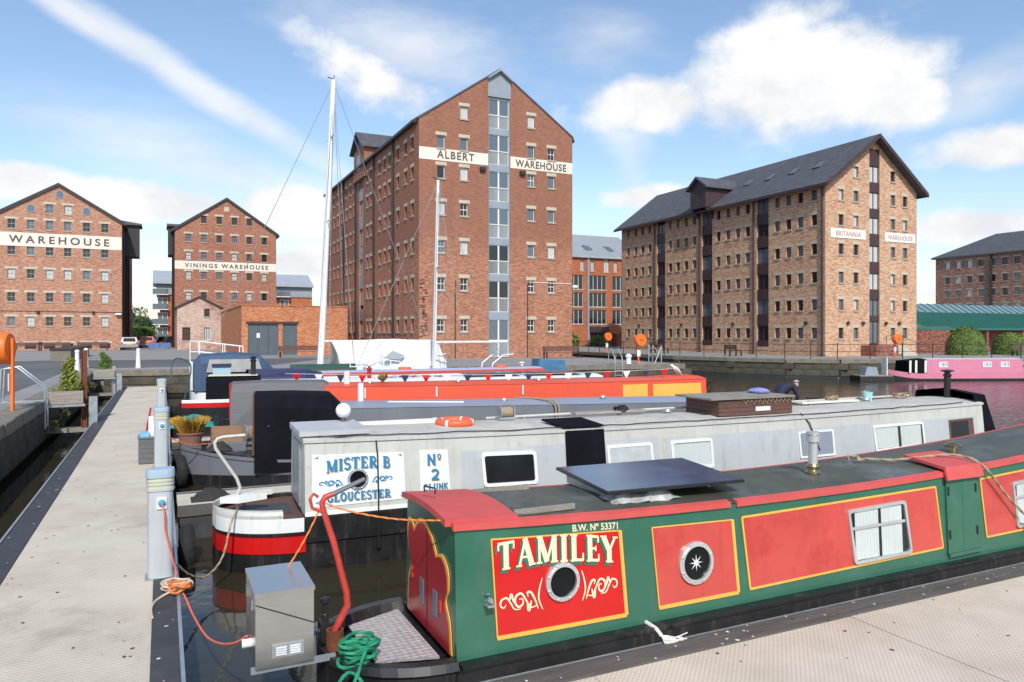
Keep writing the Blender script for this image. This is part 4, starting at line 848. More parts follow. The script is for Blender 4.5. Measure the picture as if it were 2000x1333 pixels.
def sign_text(boat, txt, x0, x1, base, h, m, m2, parent, sh=(.02, -.03), o=.012, bold=1.0, name='lettering'):
    """letters spread from x0 to x1; base(x) gives the baseline height, h(x) the letter height"""
    gl = [glyph(c) for c in txt]; tot = sum(g[1] for g in gl)+.10*(len(gl)-1); k = (x1-x0)/tot
    for mm, dx, dz, oo, nm in ((m2, sh[0], sh[1], o, 'letter_shade'), (m, 0, 0, o+.003, name)):
        if mm is None: continue
        mb = MB(); cx = x0
        for st, w in gl:
            xm = cx+w*k/2; hh = h(xm); b = base(xm); sl = (base(xm+.05)-base(xm-.05))/.1
            for j, (pts, wd) in enumerate(st):
                ribbon(mb, [(cx+p[0]*k+dx, b+p[1]*hh+dz+sl*(cx+p[0]*k-xm)) for p in pts], wd*math.sqrt(k*hh)*bold, lambda x, z: boat.P(x, z), oo, oo+.0022+.0002*j)
            cx += (w+.10)*k
        mb.build(nm, mm, parent)
def scroll(boat, cx, cz, sx, sz, sg, m, parent, o, th, arcs=True):
    mb = MB()
    def q(pts, wd=th, j=0):
        p = smooth2(pts, 6); ribbon(mb, [(cx+sg*x*sx, cz+z*sz) for x, z in p], (lambda t: wd*(.45+.75*math.sin(math.pi*min(max(t, .02), .98)))), lambda x, z: boat.P(x, z), o, o+.002+.0003*j)
    if arcs: q([(-.10, 1.35), (-.02, .6), (.0, -.1), (-.10, -.85)], th*.8, 0)
    q([(.02, -.75), (.10, -.1), (.20, .45), (.30, .5), (.28, .2)], th, 1)
    q([(.06, -.5), (.22, -.55), (.34, .0), (.46, .5), (.60, .35), (.62, -.1), (.52, -.4), (.42, -.2), (.44, .12), (.52, .12)], th, 2)
    q([(.48, -.55), (.64, -.5), (.74, -.05), (.84, .35), (.97, .25), (1.0, -.1), (.92, -.3), (.86, -.1)], th*.85, 3)
    q([(.2, -.1), (.27, -.75), (.31, -.2)], th*1.3, 4); q([(.66, -.05), (.72, .55), (.77, .1)], th*1.1, 5)
    mb.build('scroll', m, parent)

# ---- the green and red boat in front
def tamiley():
    b = Boat('narrowboat', 'green and red narrowboat TAMILEY with yellow-lined panels, nearest the camera', (0, 6.26), 0, .80, 15.2, .655, ('stern', .95), ('bow', 3), x0=1.17)
    b.hull(drop=.02); b.band('rubbing_strake', 2.1, 15, .55, .65, 'b_hull', .03, .03); b.band('rubbing_strake', 2.4, 15, .22, .27, 'b_hull', .02, .02)
    zt = lambda x: 1.665+.0070*(x-6)**2
    b.cabin(2.15, 13.2, .685, zt, .685, .64, 'b_green', 'b_roof', .05, 'b_rail', .032, gaps=((5.02, 5.10),))
    b.band('gunwale', 2.16, 13.4, .656, .684, 'b_hull', .0, .13)
    o = b.o
    def bordered(poly, m, w_tl=.0, w_rb=.03, name='panel', deep=True):
        (ax, az), (bx, bz), (cx, cz), (dx, dz) = poly
        p = b.panel('panel', poly, m, .001, .006); q = MB()
        lines = [((dx, dz), (cx, cz), w_rb), ((cx, cz), (bx, bz), w_rb)]
        if w_tl: lines += [((ax, az), (bx, bz), w_tl), ((dx, dz), (ax, az), w_tl)]
        for k, (s, e, wd) in enumerate(lines): ribbon(q, [s, e], wd, lambda x, z: b.P(x, z), .004, .010+.0005*k)
        q.build('gold_line', 'b_yellow', p); return p
    p1 = bordered([(2.47, 1.63), (3.74, 1.56), (3.79, .80), (2.51, .815)], 'b_sign_red', .012, .035)
    sign_text(b, 'TAMILEY', 2.52, 3.70, lambda x: 1.345+.055*math.cos((x-3.05)*2.3)-.06*(x-2.5), lambda x: .235, 'b_cream', 'b_shadow_green', p1, (-.022, -.028), .012)
    scroll(b, 3.36, 1.10, .33, .12, 1, 'b_cream', p1, .012, .016); scroll(b, 2.90, 1.09, .36, .12, -1, 'b_cream', p1, .012, .016)
    b.porthole(3.13, 1.195, .165)
    me = text_mesh('B.W. Nº 53371', .062, 1.0, .47, .0015, .001); mt = Matrix(((1, 0, 0), (0, 0, 1), (0, -1, 0))).transposed().to_4x4()
    for v in me.vertices: x, z = v.co.x, v.co.y; pt = b.P(3.25+x, 1.603-.03*x*2+z, .004+v.co.z); v.co = pt
    link('lettering', me, 'b_cream', o)
    p2 = bordered([(4.09, 1.545), (5.05, 1.515), (5.10, .805), (4.15, .805)], 'b_red', .012, .035); b.porthole(4.58, 1.165, .20, star=True)
    bordered([(5.17, 1.525), (8.08, 1.565), (8.17, .86), (5.25, .815)], 'b_red', .022, .022)
    b.window([(6.62, 1.45), (7.54, 1.47), (7.62, .87), (6.70, .86)])
    bordered([(8.90, 1.585), (11.9, 1.72), (11.9, .92), (8.98, .885)], 'b_red', .022, .022); b.window([(9.5, 1.50), (10.42, 1.53), (10.48, .94), (9.56, .93)])
    # side doors with a hinged roof flap
    for xa, xb in ((8.25, 8.53), (8.535, 8.81)):
        d = b.panel('side_door', [(xa, 1.63), (xb, 1.64), (xb, .77), (xa, .77)], 'b_green', .002, .022)
        for z in (1.45, .95): b.panel('hinge', [(xa+.02 if xa < 8.4 else xb-.04, z), (xa+.04 if xa < 8.4 else xb-.02, z), (xa+.04 if xa < 8.4 else xb-.02, z+.1), (xa+.02 if xa < 8.4 else xb-.04, z+.1)], 'iron', .022, .034, d)
    b.panel('door_sill', [(8.25, .74), (8.83, .75), (8.83, .79), (8.25, .78)], 'b_green', .002, .04)
    fl = MB(); zr = zt(8.5)+.03; fl.prism([(8.2, -.66, zr+.015), (8.86, -.66, zr+.015), (8.86, -.15, zr+.085), (8.2, -.15, zr+.085)], (0, 0, 0), (0, 0, .035)).prism([(8.2, -.66, zr+.05), (8.86, -.66, zr+.05), (8.86, -.695, zr-.10), (8.2, -.695, zr-.10)], (0, -.03, 0), (0, 0, 0)).build('roof_flap', 'b_rail', o)
    # stern end with painted doors
    pet = smooth2([(-.60, .70), (-.56, .95), (-.47, 1.10), (-.53, 1.22), (-.51, 1.38), (-.38, 1.47), (-.24, 1.44)], 6)+smooth2([(-.235, 1.43), (-.10, 1.57), (.10, 1.66), (.28, 1.63), (.40, 1.53)], 6)+smooth2([(.41, 1.52), (.47, 1.58), (.56, 1.58), (.60, 1.45), (.56, 1.28), (.50, 1.15), (.57, 1.0), (.60, .70)], 6)
    e = pet
    MB().prism([(2.15, y, z) for y, z in e], (-.012, 0, 0), (-.004, 0, 0)).build('painted_border', 'b_yellow', o)
    cy, cz = 0, 1.1; MB().prism([(2.15, y*.935, .701+(z-.70)*.955) for y, z in e], (-.018, 0, 0), (-.013, 0, 0)).build('stern_door', 'b_maroon', o)
    MB().box(2.128, 2.131, -.006, .006, .68, 1.6).build('door_seam', 'black', o)
    for y in (.14, -.22): MB().box(2.122, 2.131, y-.05, y+.05, .90, 1.12).build('door_vent', 'b_dgrey', o)
    for y, z in ((.42, 1.05), (-.36, .98)): MB().box(2.118, 2.131, y-.02, y+.02, z, z+.10).build('hinge', 'b_swan', o)
    h = MB(); z0 = zt(2.3); hz = lambda x, k: zt(x)+.040+.052*(1-(k*.12/.655)**2)
    h.grid([[(x, k*.12, hz(x, k)) for k in range(-5, 6)] for x in (2.08, 2.3, 2.52, 2.74)])
    for xx in (2.08, 2.74): h.grid([[(xx, k*.12, hz(xx, k)-d) for k in range(-5, 6)] for d in (0, .055)])
    for k in (-5, 5): h.grid([[(x, k*.12, hz(x, k)-d) for x in (2.08, 2.3, 2.52, 2.74)] for d in (0, .055)])
    hs = h.build('slide_hatch', 'b_rail', o); MB().tube([(2.14, .1, z0+.15), (2.14, .1, z0+.20), (2.2, -.02, z0+.20), (2.2, -.02, z0+.15)], .008, 6).build('hatch_handle', 'iron', hs)
    for y in (-.50, .42): MB().box(2.75, 3.35, y-.02, y+.02, zt(3)+.04, zt(3)+.085).build('slide_runner', 'timber', o)
    # stern deck
    MB().grid([[(x, s*max(0, b.hw(x)-a), .65+c) for a, c in ((0, .0), (-.03, .03), (0, .09), (.10, .09), (.16, .0))] for x in b.xs(1.17, 2.12) for s in (-1,)]).build('deck_rim', 'b_hull', o)
    MB().grid([[(x, s*max(0, b.hw(x)-a), .65+c) for a, c in ((0, .0), (-.03, .03), (0, .09), (.10, .09), (.16, .0))] for x in b.xs(1.17, 2.12) for s in (1,)]).build('deck_rim', 'b_hull', o)
    MB().prism([(1.52, .40, .70), (2.04, .60, .70), (2.05, -.55, .70), (1.55, -.42, .70)], (0, 0, -.02), (0, 0, 0)).build('tread_plate', 'treadplate', o)
    MB().lathe([(.075, .62), (.075, .80), (.055, .80), (.05, .74)], (1.34, .12, 0), 20).build('rudder_collar', 'rust', o)
    # swan-neck tiller
    MB().tube([(1.34, .12, .70), (1.345, .12, .80), (1.40, .12, .90), (1.45, .12, .99), (1.44, .12, 1.10), (1.33, .12, 1.55), (1.24, .12, 1.84), (1.23, .12, 1.90), (1.26, .12, 1.945), (1.33, .12, 1.965)], [.031, .031, .031, .031, .030, .027, .025, .025, .025, .024], 14).build('tiller', 'b_swan', o, smooth=True)
    MB().tube([(1.33, .12, 1.965), (1.60, .12, 2.07)], [.022, .019], 10).build('tiller_bar', 'b_dgrey', o)
    MB().tube([(1.23, .12, 1.82), (1.15, .12, 1.86), (1.13, .12, 1.94), (1.16, .12, 1.98), (1.20, .12, 1.95)], .014, 8).build('tiller_hook', 'b_swan', o)
    MB().lathe([(.03, .65), (.03, .86), (.022, .87), (.022, .96), (.045, .97), (.045, 1.0), (.03, 1.01)], (1.30, .34, 0), 12).box(1.24, 1.33, .22, .36, .65, .82).build('filler_post', 'iron', o)
    MB().lathe([(.05, .64), (.05, .70), (.065, .72), (.03, .74)], (1.40, -.38, 0), 12).build('mooring_stud', 'iron', o)
    # roof fittings
    zc = lambda x, y: zt(x)+.02+.05*(1-(y/.65)**2)
    x, y = 6.72, -.12; z = zc(x, y); MB().lathe([(.085, 0), (.09, .02), (.06, .05), (.075, .09), (.055, .12)], (x, y, z), 20).build('chimney_collar', 'brass', o, smooth=True); MB().lathe([(.052, .11), (.052, .36), (.075, .37), (.075, .43), (.06, .44), (.075, .45), (.075, .48)], (x, y, z), 20).build('chimney', 'alu', o, smooth=True)
    for x, y in ((9.25, -.08), (12.4, -.05)): z = zc(x, y); MB().lathe([(.04, -.02), (.04, .06), (.10, .06), (.105, .085), (.06, .12), (.01, .13)], (x, y, z), 20).build('mushroom_vent', 'brass', o, smooth=True)
    MB().box(2.4, 2.43, -.715, -.69, 1.2, 1.205).lathe([(.015, 0), (.015, -.05)], b.P(2.42, 1.13), 8, 'y').lathe([(.02, -.05), (.026, -.09), (.012, -.12)], b.P(2.42, 1.16), 8, 'y').box(2.385, 2.455, -.78, -.70, 1.115, 1.13).build('navigation_light', 'galv', o)
    return b
tam = tamiley()
sp = thing('solar_panel', 'dark blue solar panel propped on the green boat roof', 'solar panel', (3.73, 5.80, 1.87))
def solar():
    q = [(0, 0, 0), (1.60, -.06, -.01), (1.82, 1.22, 0), (.15, 1.26, .01)]
    MB().prism(q, (0, 0, -.028), (0, 0, 0)).build('panel_frame', 'black', sp); MB().prism([(x+(.02 if i in (0, 3) else -.02), y+(.02 if i < 2 else -.02), z) for i, (x, y, z) in enumerate(q)], (0, 0, .0005), (0, 0, .003)).build('panel_face', 'solar', sp)
    for x in (.14, 1.35): MB().box(x, x+.03, .2, 1.0, -.11, -.037).build('support', 'galv', sp)
solar()
mb = MB(); rnd = random.Random(3); rows = []
for i in range(9):
    rows.append([(3.78+i*.10+rnd.uniform(-.02, .02), 5.80+j*.09+rnd.uniform(-.02, .02), 1.745+rnd.uniform(0, .04)+(.035 if 0 < j < 4 and 0 < i < 8 else -.03)) for j in range(5)])
tag(mb.grid(rows).build('foil_bag', mat('foil', (.62, .62, .61), .35, .35, var=.3, vs=9, bump=.8, bs=14), smooth=True), 'crumpled silver-white foil bag wedged under the solar panel', 'bag')
def rope(name, label, pts, r, m, cat='rope', group=None, n=6):
    """smooth rope through points"""
    P = [Vector(p) for p in pts]; out = []
    for i in range(len(P)-1):
        a, b_, c, d = P[max(i-1, 0)], P[i], P[i+1], P[min(i+2, len(P)-1)]
        for k in range(6):
            t = k/6; out.append(.5*((2*b_)+(c-a)*t+(2*a-5*b_+4*c-d)*t*t+(3*b_-a-3*c+d)*t**3))
    out.append(P[-1])
    if name == 'rope':                      # laid rope: three lobes twisting along its length
        den = [out[0]]; st = r*1.5
        for p in out[1:]:
            while (p-den[-1]).length > st: den.append(den[-1]+(p-den[-1]).normalized()*st)
        N_ = 12; vs = []; up = None; k = len(den)
        for i, p in enumerate(den):
            t = (den[min(i+1, k-1)]-den[max(i-1, 0)]).normalized()
            if up is None: up = Vector((0, 0, 1)) if abs(t.z) < .9 else Vector((1, 0, 0))
            a = t.cross(up); a = a.normalized() if a.length > 1e-5 else t.orthogonal().normalized(); b_ = a.cross(t).normalized(); up = b_
            vs += [p+(a*math.cos(2*math.pi*j/N_)+b_*math.sin(2*math.pi*j/N_))*r*(1+.24*math.cos(3*2*math.pi*j/N_+i*.75)) for j in range(N_)]
        mb = MB().add(vs, [(i*N_+j, i*N_+(j+1) % N_, (i+1)*N_+(j+1) % N_, (i+1)*N_+j) for i in range(k-1) for j in range(N_)]+[tuple(range(N_))[::-1], tuple((k-1)*N_+j for j in range(N_))])
        return tag(mb.build(name, m, smooth=True), label, cat, group)
    o = MB().tube(out, r, n).build(name, m, smooth=True); return tag(o, label, cat, group)
rope('rope', 'tan rope coiled on the green boat roof and running over its red side flap', [(7.55, 6.35, 1.80), (7.62, 6.42, 1.83), (7.70, 6.34, 1.83), (7.62, 6.28, 1.80), (7.75, 6.28, 1.81), (8.0, 6.08, 1.81), (8.35, 5.96, 1.84), (8.72, 5.80, 1.86), (8.86, 5.56, 1.77), (9.3, 5.52, 1.35), (9.75, 5.44, .95), (10.1, 5.42, .66)], .014, 'rope_tan')
rope('rope', 'orange line slung from the red tiller to the red slide hatch', [(1.24, 6.38, 1.9), (1.45, 6.3, 1.82), (1.8, 6.1, 1.76), (2.12, 5.72, 1.80)], .007, 'rope_orange')
rope('rope', 'orange line running down from the red tiller to the steel box', [(1.22, 6.38, 1.86), (1.10, 6.42, 1.6), (.97, 6.5, 1.35)], .007, 'rope_orange')
def stern_box():
    t = thing('steel_box', 'brushed stainless steel locker with a louvred vent hung off the green boat stern', 'locker', (.645, 5.95, .76))
    MB().box(0, .44, 0, .68, 0, .555).build('body', 'steel', t)
    MB().box(-.008, .448, -.008, .69, .556, .585).build('lid', 'steel', t)
    MB().prism([(0, -.003, .50), (.44, -.003, .30), (.44, -.003, .292), (0, -.003, .492)], (0, -.002, 0), (0, 0, 0)).build('lid_seam', 'black', t)
    v = MB().box(.12, .36, -.012, -.002, .07, .17).build('vent_plate', 'galv', t)
    for c in (.15, .255):
        for k in range(4): MB().box(c, c+.08, -.02, -.0125, .088+k*.018, .097+k*.018).build('louvre', 'b_white', v)
    for y in (.15, .5): MB().box(-.02, -.001, y-.03, y+.03, .42, .50).build('latch', 'chrome', t)
    MB().tube([(0, .3, .10), (-.07, .3, .10)], .035, 12).build('outlet_pipe', 'b_white', t)
    for y in (.03, .58): MB().box(-.03, .62, y, y+.04, -.045, -.003).build('mounting_rail', 'galv', t)
stern_box()
def coil(c, r, turns, rnd_, k=9):
    out = []
    for i in range(turns*k): a = 2*math.pi*i/k; rr = r*(.6+.5*rnd_.random()); out.append((c[0]+rr*math.cos(a)*1.1, c[1]+rr*math.sin(a)*.9, c[2]+rnd_.uniform(0, .05)+.02*i/k))
    return out
rg = random.Random(5)
rope('rope', 'bright green mooring rope heaped on the green boat stern deck', coil((1.42, 5.86, .70), .14, 9, rg)+[(1.36, 5.62, .74), (1.28, 5.52, .62), (1.33, 5.45, .50), (1.40, 5.52, .64), (1.30, 5.66, .74), (1.18, 5.55, .68), (1.10, 5.40, .56), (1.0, 5.2, .55)], .0125, 'rope_green')
rr = random.Random(31); mb = MB()
mb.tube([(4.0, 5.60, .70), (4.03, 5.46, .675), (4.06, 5.42, .62)], .02, 7)
for k in range(34):
    e = (4.10+rr.uniform(0, .26), 5.41+rr.uniform(-.03, .01), .56+rr.uniform(-.05, .04)); mb.tube([(4.06, 5.42, .62), (4.07+rr.uniform(0, .05), 5.40, .60+rr.uniform(-.05, .02)), e], .006, 4)
tag(mb.build('rope_end', 'rope_white'), 'frayed white rope end hanging over the black gunwale of the green boat', 'rope')

# ---- the pale grey boat behind it
def mister_b():
    b = Boat('narrowboat', 'pale grey narrowboat MISTER B with white sign boards, second from the camera', (1.86, 11.53), -2.5, .93, 17.3, .74, ('stern', 1.15), ('bow', 3), x0=-1.2)
    b.hull(deck='brown_wood', drop=.05); o = b.o
    b.band('white_band', -1.2, -.02, .56, .75, 'b_white', .008); b.band('red_band', -1.2, .0, .27, .52, 'b_sign_red', .008); b.band('black_strake', -1.2, .0, .52, .56, 'b_hull', .03, .02)
    b.band('rubbing_strake', 0, 14, .40, .46, 'b_hull', .025, .02)
    zt = lambda x: 1.72+.0016*(x-7)**2
    b.cabin(0, 14.3, .75, zt, .89, .80, 'b_pale', 'b_paleroof', .07, 'b_pale', .02)
    b.panel('white_strip', [(0.0, .75), (14.3, .75), (14.3, .79), (0, .81)], 'b_white', .002, .006)
    for xa, xb in ((2.34, 5.95), (6.1, 14.1)): b.panel('grey_panel', [(xa, 1.52), (xb, 1.55), (xb, .80), (xa, .80)], 'b_grey', .001, .005)
    p = b.panel('sign_board', [(.10, 1.60), (1.43, 1.565), (1.45, .885), (.10, .865)], 'b_white', .002, .010)
    sign_text(b, 'MISTER B', .30, 1.22, lambda x: 1.325+.05*math.cos((x-.8)*2.6), lambda x: .17, 'b_blue', 'b_brown', p, (.012, -.016), .012, 1.12)
    sign_text(b, 'GLOUCESTER', .30, 1.22, lambda x: .925, lambda x: .125, 'b_blue', 'b_brown', p, (.012, -.012), .012, 1.15)
    scroll(b, .95, 1.20, .30, .065, 1, 'b_blue', p, .012, .016, False); scroll(b, .54, 1.19, .34, .065, -1, 'b_blue', p, .012, .016, False)
    for x, z in ((.16, 1.55), (1.37, 1.52), (.16, .92), (1.39, .93)): b.panel('corner_mark', [(x-.03, z), (x+.02, z+.03), (x+.03, z-.02), (x, z+.005)], 'b_blue', .011, .014, p)
    b.porthole(.745, 1.225, .15, 'galv')
    q = b.panel('sign_board', [(1.68, 1.575), (2.12, 1.56), (2.15, .93), (1.68, .93)], 'b_white', .002, .010)
    sign_text(b, 'No', 1.79, 2.02, lambda x: 1.34, lambda x: .17, 'b_blue', 'b_brown', q, (.01, -.012), .012); sign_text(b, '2', 1.84, 1.98, lambda x: 1.12, lambda x: .16, 'b_blue', 'b_brown', q, (.01, -.012), .012); sign_text(b, 'CLUNK', 1.72, 2.11, lambda x: .97, lambda x: .10, 'b_blue', 'b_brown', q, (.008, -.008), .012)
    b.window([(2.66, 1.475), (3.60, 1.455), (3.62, .935), (2.69, .95)], 'white', .05, False, False, 'clear', 'black', .06)
    b.window([(4.90, 1.455), (5.80, 1.46), (5.83, .95), (4.93, .95)], 'white', .045, False, False, 'blind', 'b_grey', .05)
    b.window([(6.18, 1.46), (7.06, 1.465), (7.08, .95), (6.20, .95)], 'white', .045, False, False, 'clear', 'curtain', .05)
    w4 = b.window([(9.06, 1.46), (9.94, 1.47), (9.96, .98), (9.08, .97)], 'white', .04, False, False, 'blind', 'b_grey', .02)
    for k in range(14): b.panel('shutter_slat', [(9.12, 1.02+k*.031), (9.90, 1.02+k*.031), (9.90, 1.04+k*.031), (9.12, 1.04+k*.031)], 'b_dgrey_roof', .025, .034, w4)
    b.window([(11.0, 1.49), (12.42, 1.51), (12.44, 1.0), (11.03, .98)], 'white', .045, True, False, 'clear', 'black', .04)
    d = b.panel('side_door', [(13.2, 1.50), (13.96, 1.52), (13.98, .85), (13.2, .85)], 'brown_wood', .002, .010); b.panel('door_opening', [(13.26, 1.46), (13.8, 1.47), (13.8, .9), (13.26, .9)], 'black', .010, .013, d)
    # black flap over the side hatch
    zr = zt(4.5)
    MB().prism([(4.12, -.82, zr+.05), (4.86, -.82, zr+.05), (4.70, -.30, zr+.13), (3.95, -.30, zr+.13)], (0, 0, 0), (0, 0, .03)).build('hatch_flap', 'b_cover', o)
    b.panel('hatch_door', [(4.14, 1.74), (4.86, 1.74), (4.88, .95), (4.14, .95)], 'b_cover', .006, .03)
    # slid-back stern hatch, stern doors, deck
    MB().box(-.06, .95, -.72, .55, zt(0)+.06, zt(0)+.13).build('slide_hatch', 'b_grey', o)
    for y0, y1 in ((-.42, -.01), (.01, .42)): MB().box(-.03, -.003, y0, y1, .80, 1.72).build('stern_door', 'galv', o)
    MB().box(-.75, -.12, -.35, .35, .70, .715).build('deck_mat', 'rubber', o)
    MB().grid([[(x, s*max(0.0, b.hw(x)-a), .74+c) for a, c in ((0, .0), (-.01, .06), (.03, .11), (.14, .11), (.17, .03))] for s in (-1,) for x in b.xs(-1.2, -.3)]).grid([[(x, max(0.0, b.hw(x)-a), .74+c) for a, c in ((0, .0), (-.01, .06), (.03, .11), (.14, .11), (.17, .03))] for x in b.xs(-1.2, -.3)]).build('stern_rail', 'b_pale', o, smooth=True)
    MB().tube([(-.86, 0, .75), (-.86, 0, .98), (-.82, 0, 1.06), (-.87, 0, 1.2), (-1.16, 0, 1.66), (-1.17, 0, 1.74), (-1.13, 0, 1.80), (-1.05, 0, 1.82), (-.75, 0, 1.83)], .024, 12).build('tiller', 'b_pale', o, smooth=True)
    MB().prism([(-1.1, -.05, .86), (-.85, -.16, .86), (-.45, -.05, .87), (-.85, .16, .86)], (0, 0, 0), (0, 0, .09)).build('stern_locker', 'b_white', o)
    # rope lying along the roof edge, pole on roof, stove flue
    zc = lambda x, y: zt(x)+.02+.07*(1-(y/.8)**2)
    MB().box(.9, 2.35, .32, .38, zc(1.6, .35)-.01, zc(1.6, .35)+.06).box(.9, 2.35, .54, .60, zc(1.6, .57)-.01, zc(1.6, .57)+.06).box(.9, .96, .38, .54, zc(1, .5), zc(1, .5)+.06).box(2.29, 2.35, .38, .54, zc(1, .5), zc(1, .5)+.06).build('roof_rack', 'cream_sign', o)
    MB().tube([(3.3, .62, zc(3, .62)+.04), (13.8, .62, zc(13.8, .62)+.05)], .022, 8).build('hand_pole', 'b_pale', o)
    for x in (4, 6, 8, 10, 12, 13.5): MB().box(x, x+.05, .58, .66, zc(x, .62)-.02, zc(x, .62)+.03).build('pole_bracket', 'galv', o)
    for x in (6.9, 10.5, 12.1): MB().lathe([(.05, 0), (.05, .04), (.10, .05), (.08, .09), (.01, .10)], (x, .3, zc(x, .3)-.01), 16).build('mushroom_vent', 'galv', o, smooth=True)
    MB().lathe([(.07, 0), (.07, .50), (.09, .52), (.09, .55), (.06, .55), (.06, .60), (.14, .62), (.14, .64), (.02, .66)], (14.15, -.1, zc(14.1, .1)-.03), 16).build('chimney', 'black', o)
    c = MB(); c.grid([[(14.15, -.85, 1.0), (14.15, -.7, 2.0), (14.15, 0, 2.1), (14.15, .7, 2.0), (14.15, .85, 1.0)], [(14.8, -.85, .95), (14.6, -.65, 1.98), (14.55, 0, 2.06), (14.6, .65, 1.98), (14.8, .85, .95)], [(15.5, -.35, .95), (15.4, -.3, 1.1), (15.3, 0, 1.2), (15.4, .3, 1.1), (15.5, .35, .95)]]); c.build('cratch_cover', 'b_cover', o)
    MB().tube([(1.02, -.80, zt(1)+.02), (1.03, -.885, 1.55), (1.03, -.95, .9), (1.03, -.955, .55)], .012, 6).tube([(1.03, -.96, .60), (1.03, -.96, .22)], .03, 8).build('fender_line', 'black', o)
    MB().tube([(9.2, -.76, zt(9)+.08), (9.35, -.84, 1.62), (9.55, -.90, 1.1)], .012, 6).build('aerial_lead', 'black', o)
    rr = random.Random(2); pts = [(.2+i*.3, -.77+rr.uniform(-.02, .02), zt(.2+i*.3)+.055+rr.uniform(-.008, .012)) for i in range(46)]; MB().tube(pts, .011, 6).build('roof_line', 'iron', o)
    return b
mb_ = mister_b()
def on_boat(b, x, y, z):
    t = b.o.rotation_euler.z; return (b.o.location.x+x*math.cos(t)-y*math.sin(t), b.o.location.y+x*math.sin(t)+y*math.cos(t), z)
def lifebuoy(loc, rz, label, R0=.30, r=.075, tilt=0):
    t = thing('lifebuoy', label, 'lifebuoy', loc, rz); me = MB(); n, k = 28, 10
    me.add([((R0+r*math.cos(2*math.pi*j/k))*math.cos(2*math.pi*i/n), (R0+r*math.cos(2*math.pi*j/k))*math.sin(2*math.pi*i/n), r+r*math.sin(2*math.pi*j/k)) for i in range(n) for j in range(k)], [(i*k+j, ((i+1) % n)*k+j, ((i+1) % n)*k+(j+1) % k, i*k+(j+1) % k) for i in range(n) for j in range(k)]); me.build('ring', mat('lifering', (.80, .13, .05), .45, var=.08), t, smooth=True)
    for a in (40, 130, 220, 310):
        me = MB(); me.add([((R0+(r+.004)*math.cos(2*math.pi*j/k))*math.cos(R(a+i*4)), (R0+(r+.004)*math.cos(2*math.pi*j/k))*math.sin(R(a+i*4)), r+(r+.004)*math.sin(2*math.pi*j/k)) for i in range(3) for j in range(k)], [(i*k+j, (i+1)*k+j, (i+1)*k+(j+1) % k, i*k+(j+1) % k) for i in range(2) for j in range(k)]); me.build('band', 'b_white', t, smooth=True)
    return t
lifebuoy(on_boat(mb_, 2.5, -.05, 1.82), 0, 'orange-red lifebuoy lying flat on the pale grey boat roof', .27, .06)
def globe():
    t = thing('globe_lamp', 'white globe on a short stand at the stern end of the pale grey boat roof', 'lamp', on_boat(mb_, .75, .35, 1.85))
    MB().lathe([(.04, 0), (.05, .10), (.03, .14)], n=12).build('stand', 'brown_wood', t); MB().lathe([(.12*math.sin(math.pi*i/12)+.001, .25-.12*math.cos(math.pi*i/12)) for i in range(13)], n=20).build('globe', 'b_white', t, smooth=True)
globe()
def roof_box():
    t = thing('wooden_box', 'dark brown planked box with netting on the pale grey boat roof', 'box', on_boat(mb_, 7.45, -.55, 1.79), -2.5)
    for k in range(4): MB().box(0, 1.75, 0, .03, .01+k*.075, .08+k*.075).build('plank', 'brown_wood', t); MB().box(0, .03, .03, 1.0, .01+k*.075, .08+k*.075).build('plank', 'brown_wood', t)
    MB().box(1.72, 1.75, .03, 1.0, 0, .31).box(.03, 1.72, .97, 1.0, 0, .31).build('back_boards', 'brown_wood', t)
    MB().box(-.22, 1.78, -.05, 1.05, .315, .35).build('lid', 'timber', t)
    rr = random.Random(8); q = MB()
    for k in range(12): x = .55+k*.1; q.tube([(x, -.02, .30), (x+.05, -.025, .2+rr.random()*.05), (x+.1, -.02, .30)], .006, 5)
    q.build('netting', 'rope_tan', t); MB().box(.85, 1.2, -.012, -.004, .08, .16).build('paper_label', 'b_white', t)
    bag = MB().lathe([(.02, 0), (.2, .01), (.22, .04), (.15, .08), (.05, .10)], (0, 0, 0), 14).build('plastic_bag', mat('bag_blue', (.24, .28, .62), .4, var=.15, bump=.7, bs=12)); bag.location = on_boat(mb_, 8.95, .1, 2.145); tag(bag, 'crumpled blue plastic bag on the wooden roof box lid', 'bag')
roof_box()
def reel(loc, label, r=.14, rz=0):
    t = thing('cable_reel', label, 'reel', loc, rz)
    for x in (-.12, .12): MB().lathe([(r*1.25, x-.008), (r*1.25, x+.008)], (0, 0, r*1.3), 18, 'x').build('flange', 'galv', t)
    q = MB()
    for k in range(7): q.lathe([(r*.9, -.11+k*.031), (r, -.10+k*.031), (r, -.09+k*.031), (r*.9, -.08+k*.031)], (0, 0, r*1.3), 18, 'x')
    q.build('wound_line', 'rope_tan', t, smooth=True); MB().box(-.16, .16, -.1, .1, 0, .03).build('foot', 'galv', t)
reel(on_boat(mb_, 3.55, .30, 1.85), 'small dark line reel on the pale grey boat roof beyond the lifebuoy', .09)
bk = thing('bucket', 'pale turquoise bucket standing on the far end of the pale grey boat roof', 'bucket', on_boat(mb_, 12.2, .35, 1.84)); MB().lathe([(.09, 0), (.115, .2), (.105, .2), (.08, .02)], n=18).build('pail', mat('turq', (.35, .62, .60), .5)  , bk); MB().tube([(-.11, 0, .2), (-.06, 0, .24), (.06, 0, .24), (.11, 0, .2)], .006, 6).build('handle', 'galv', bk)

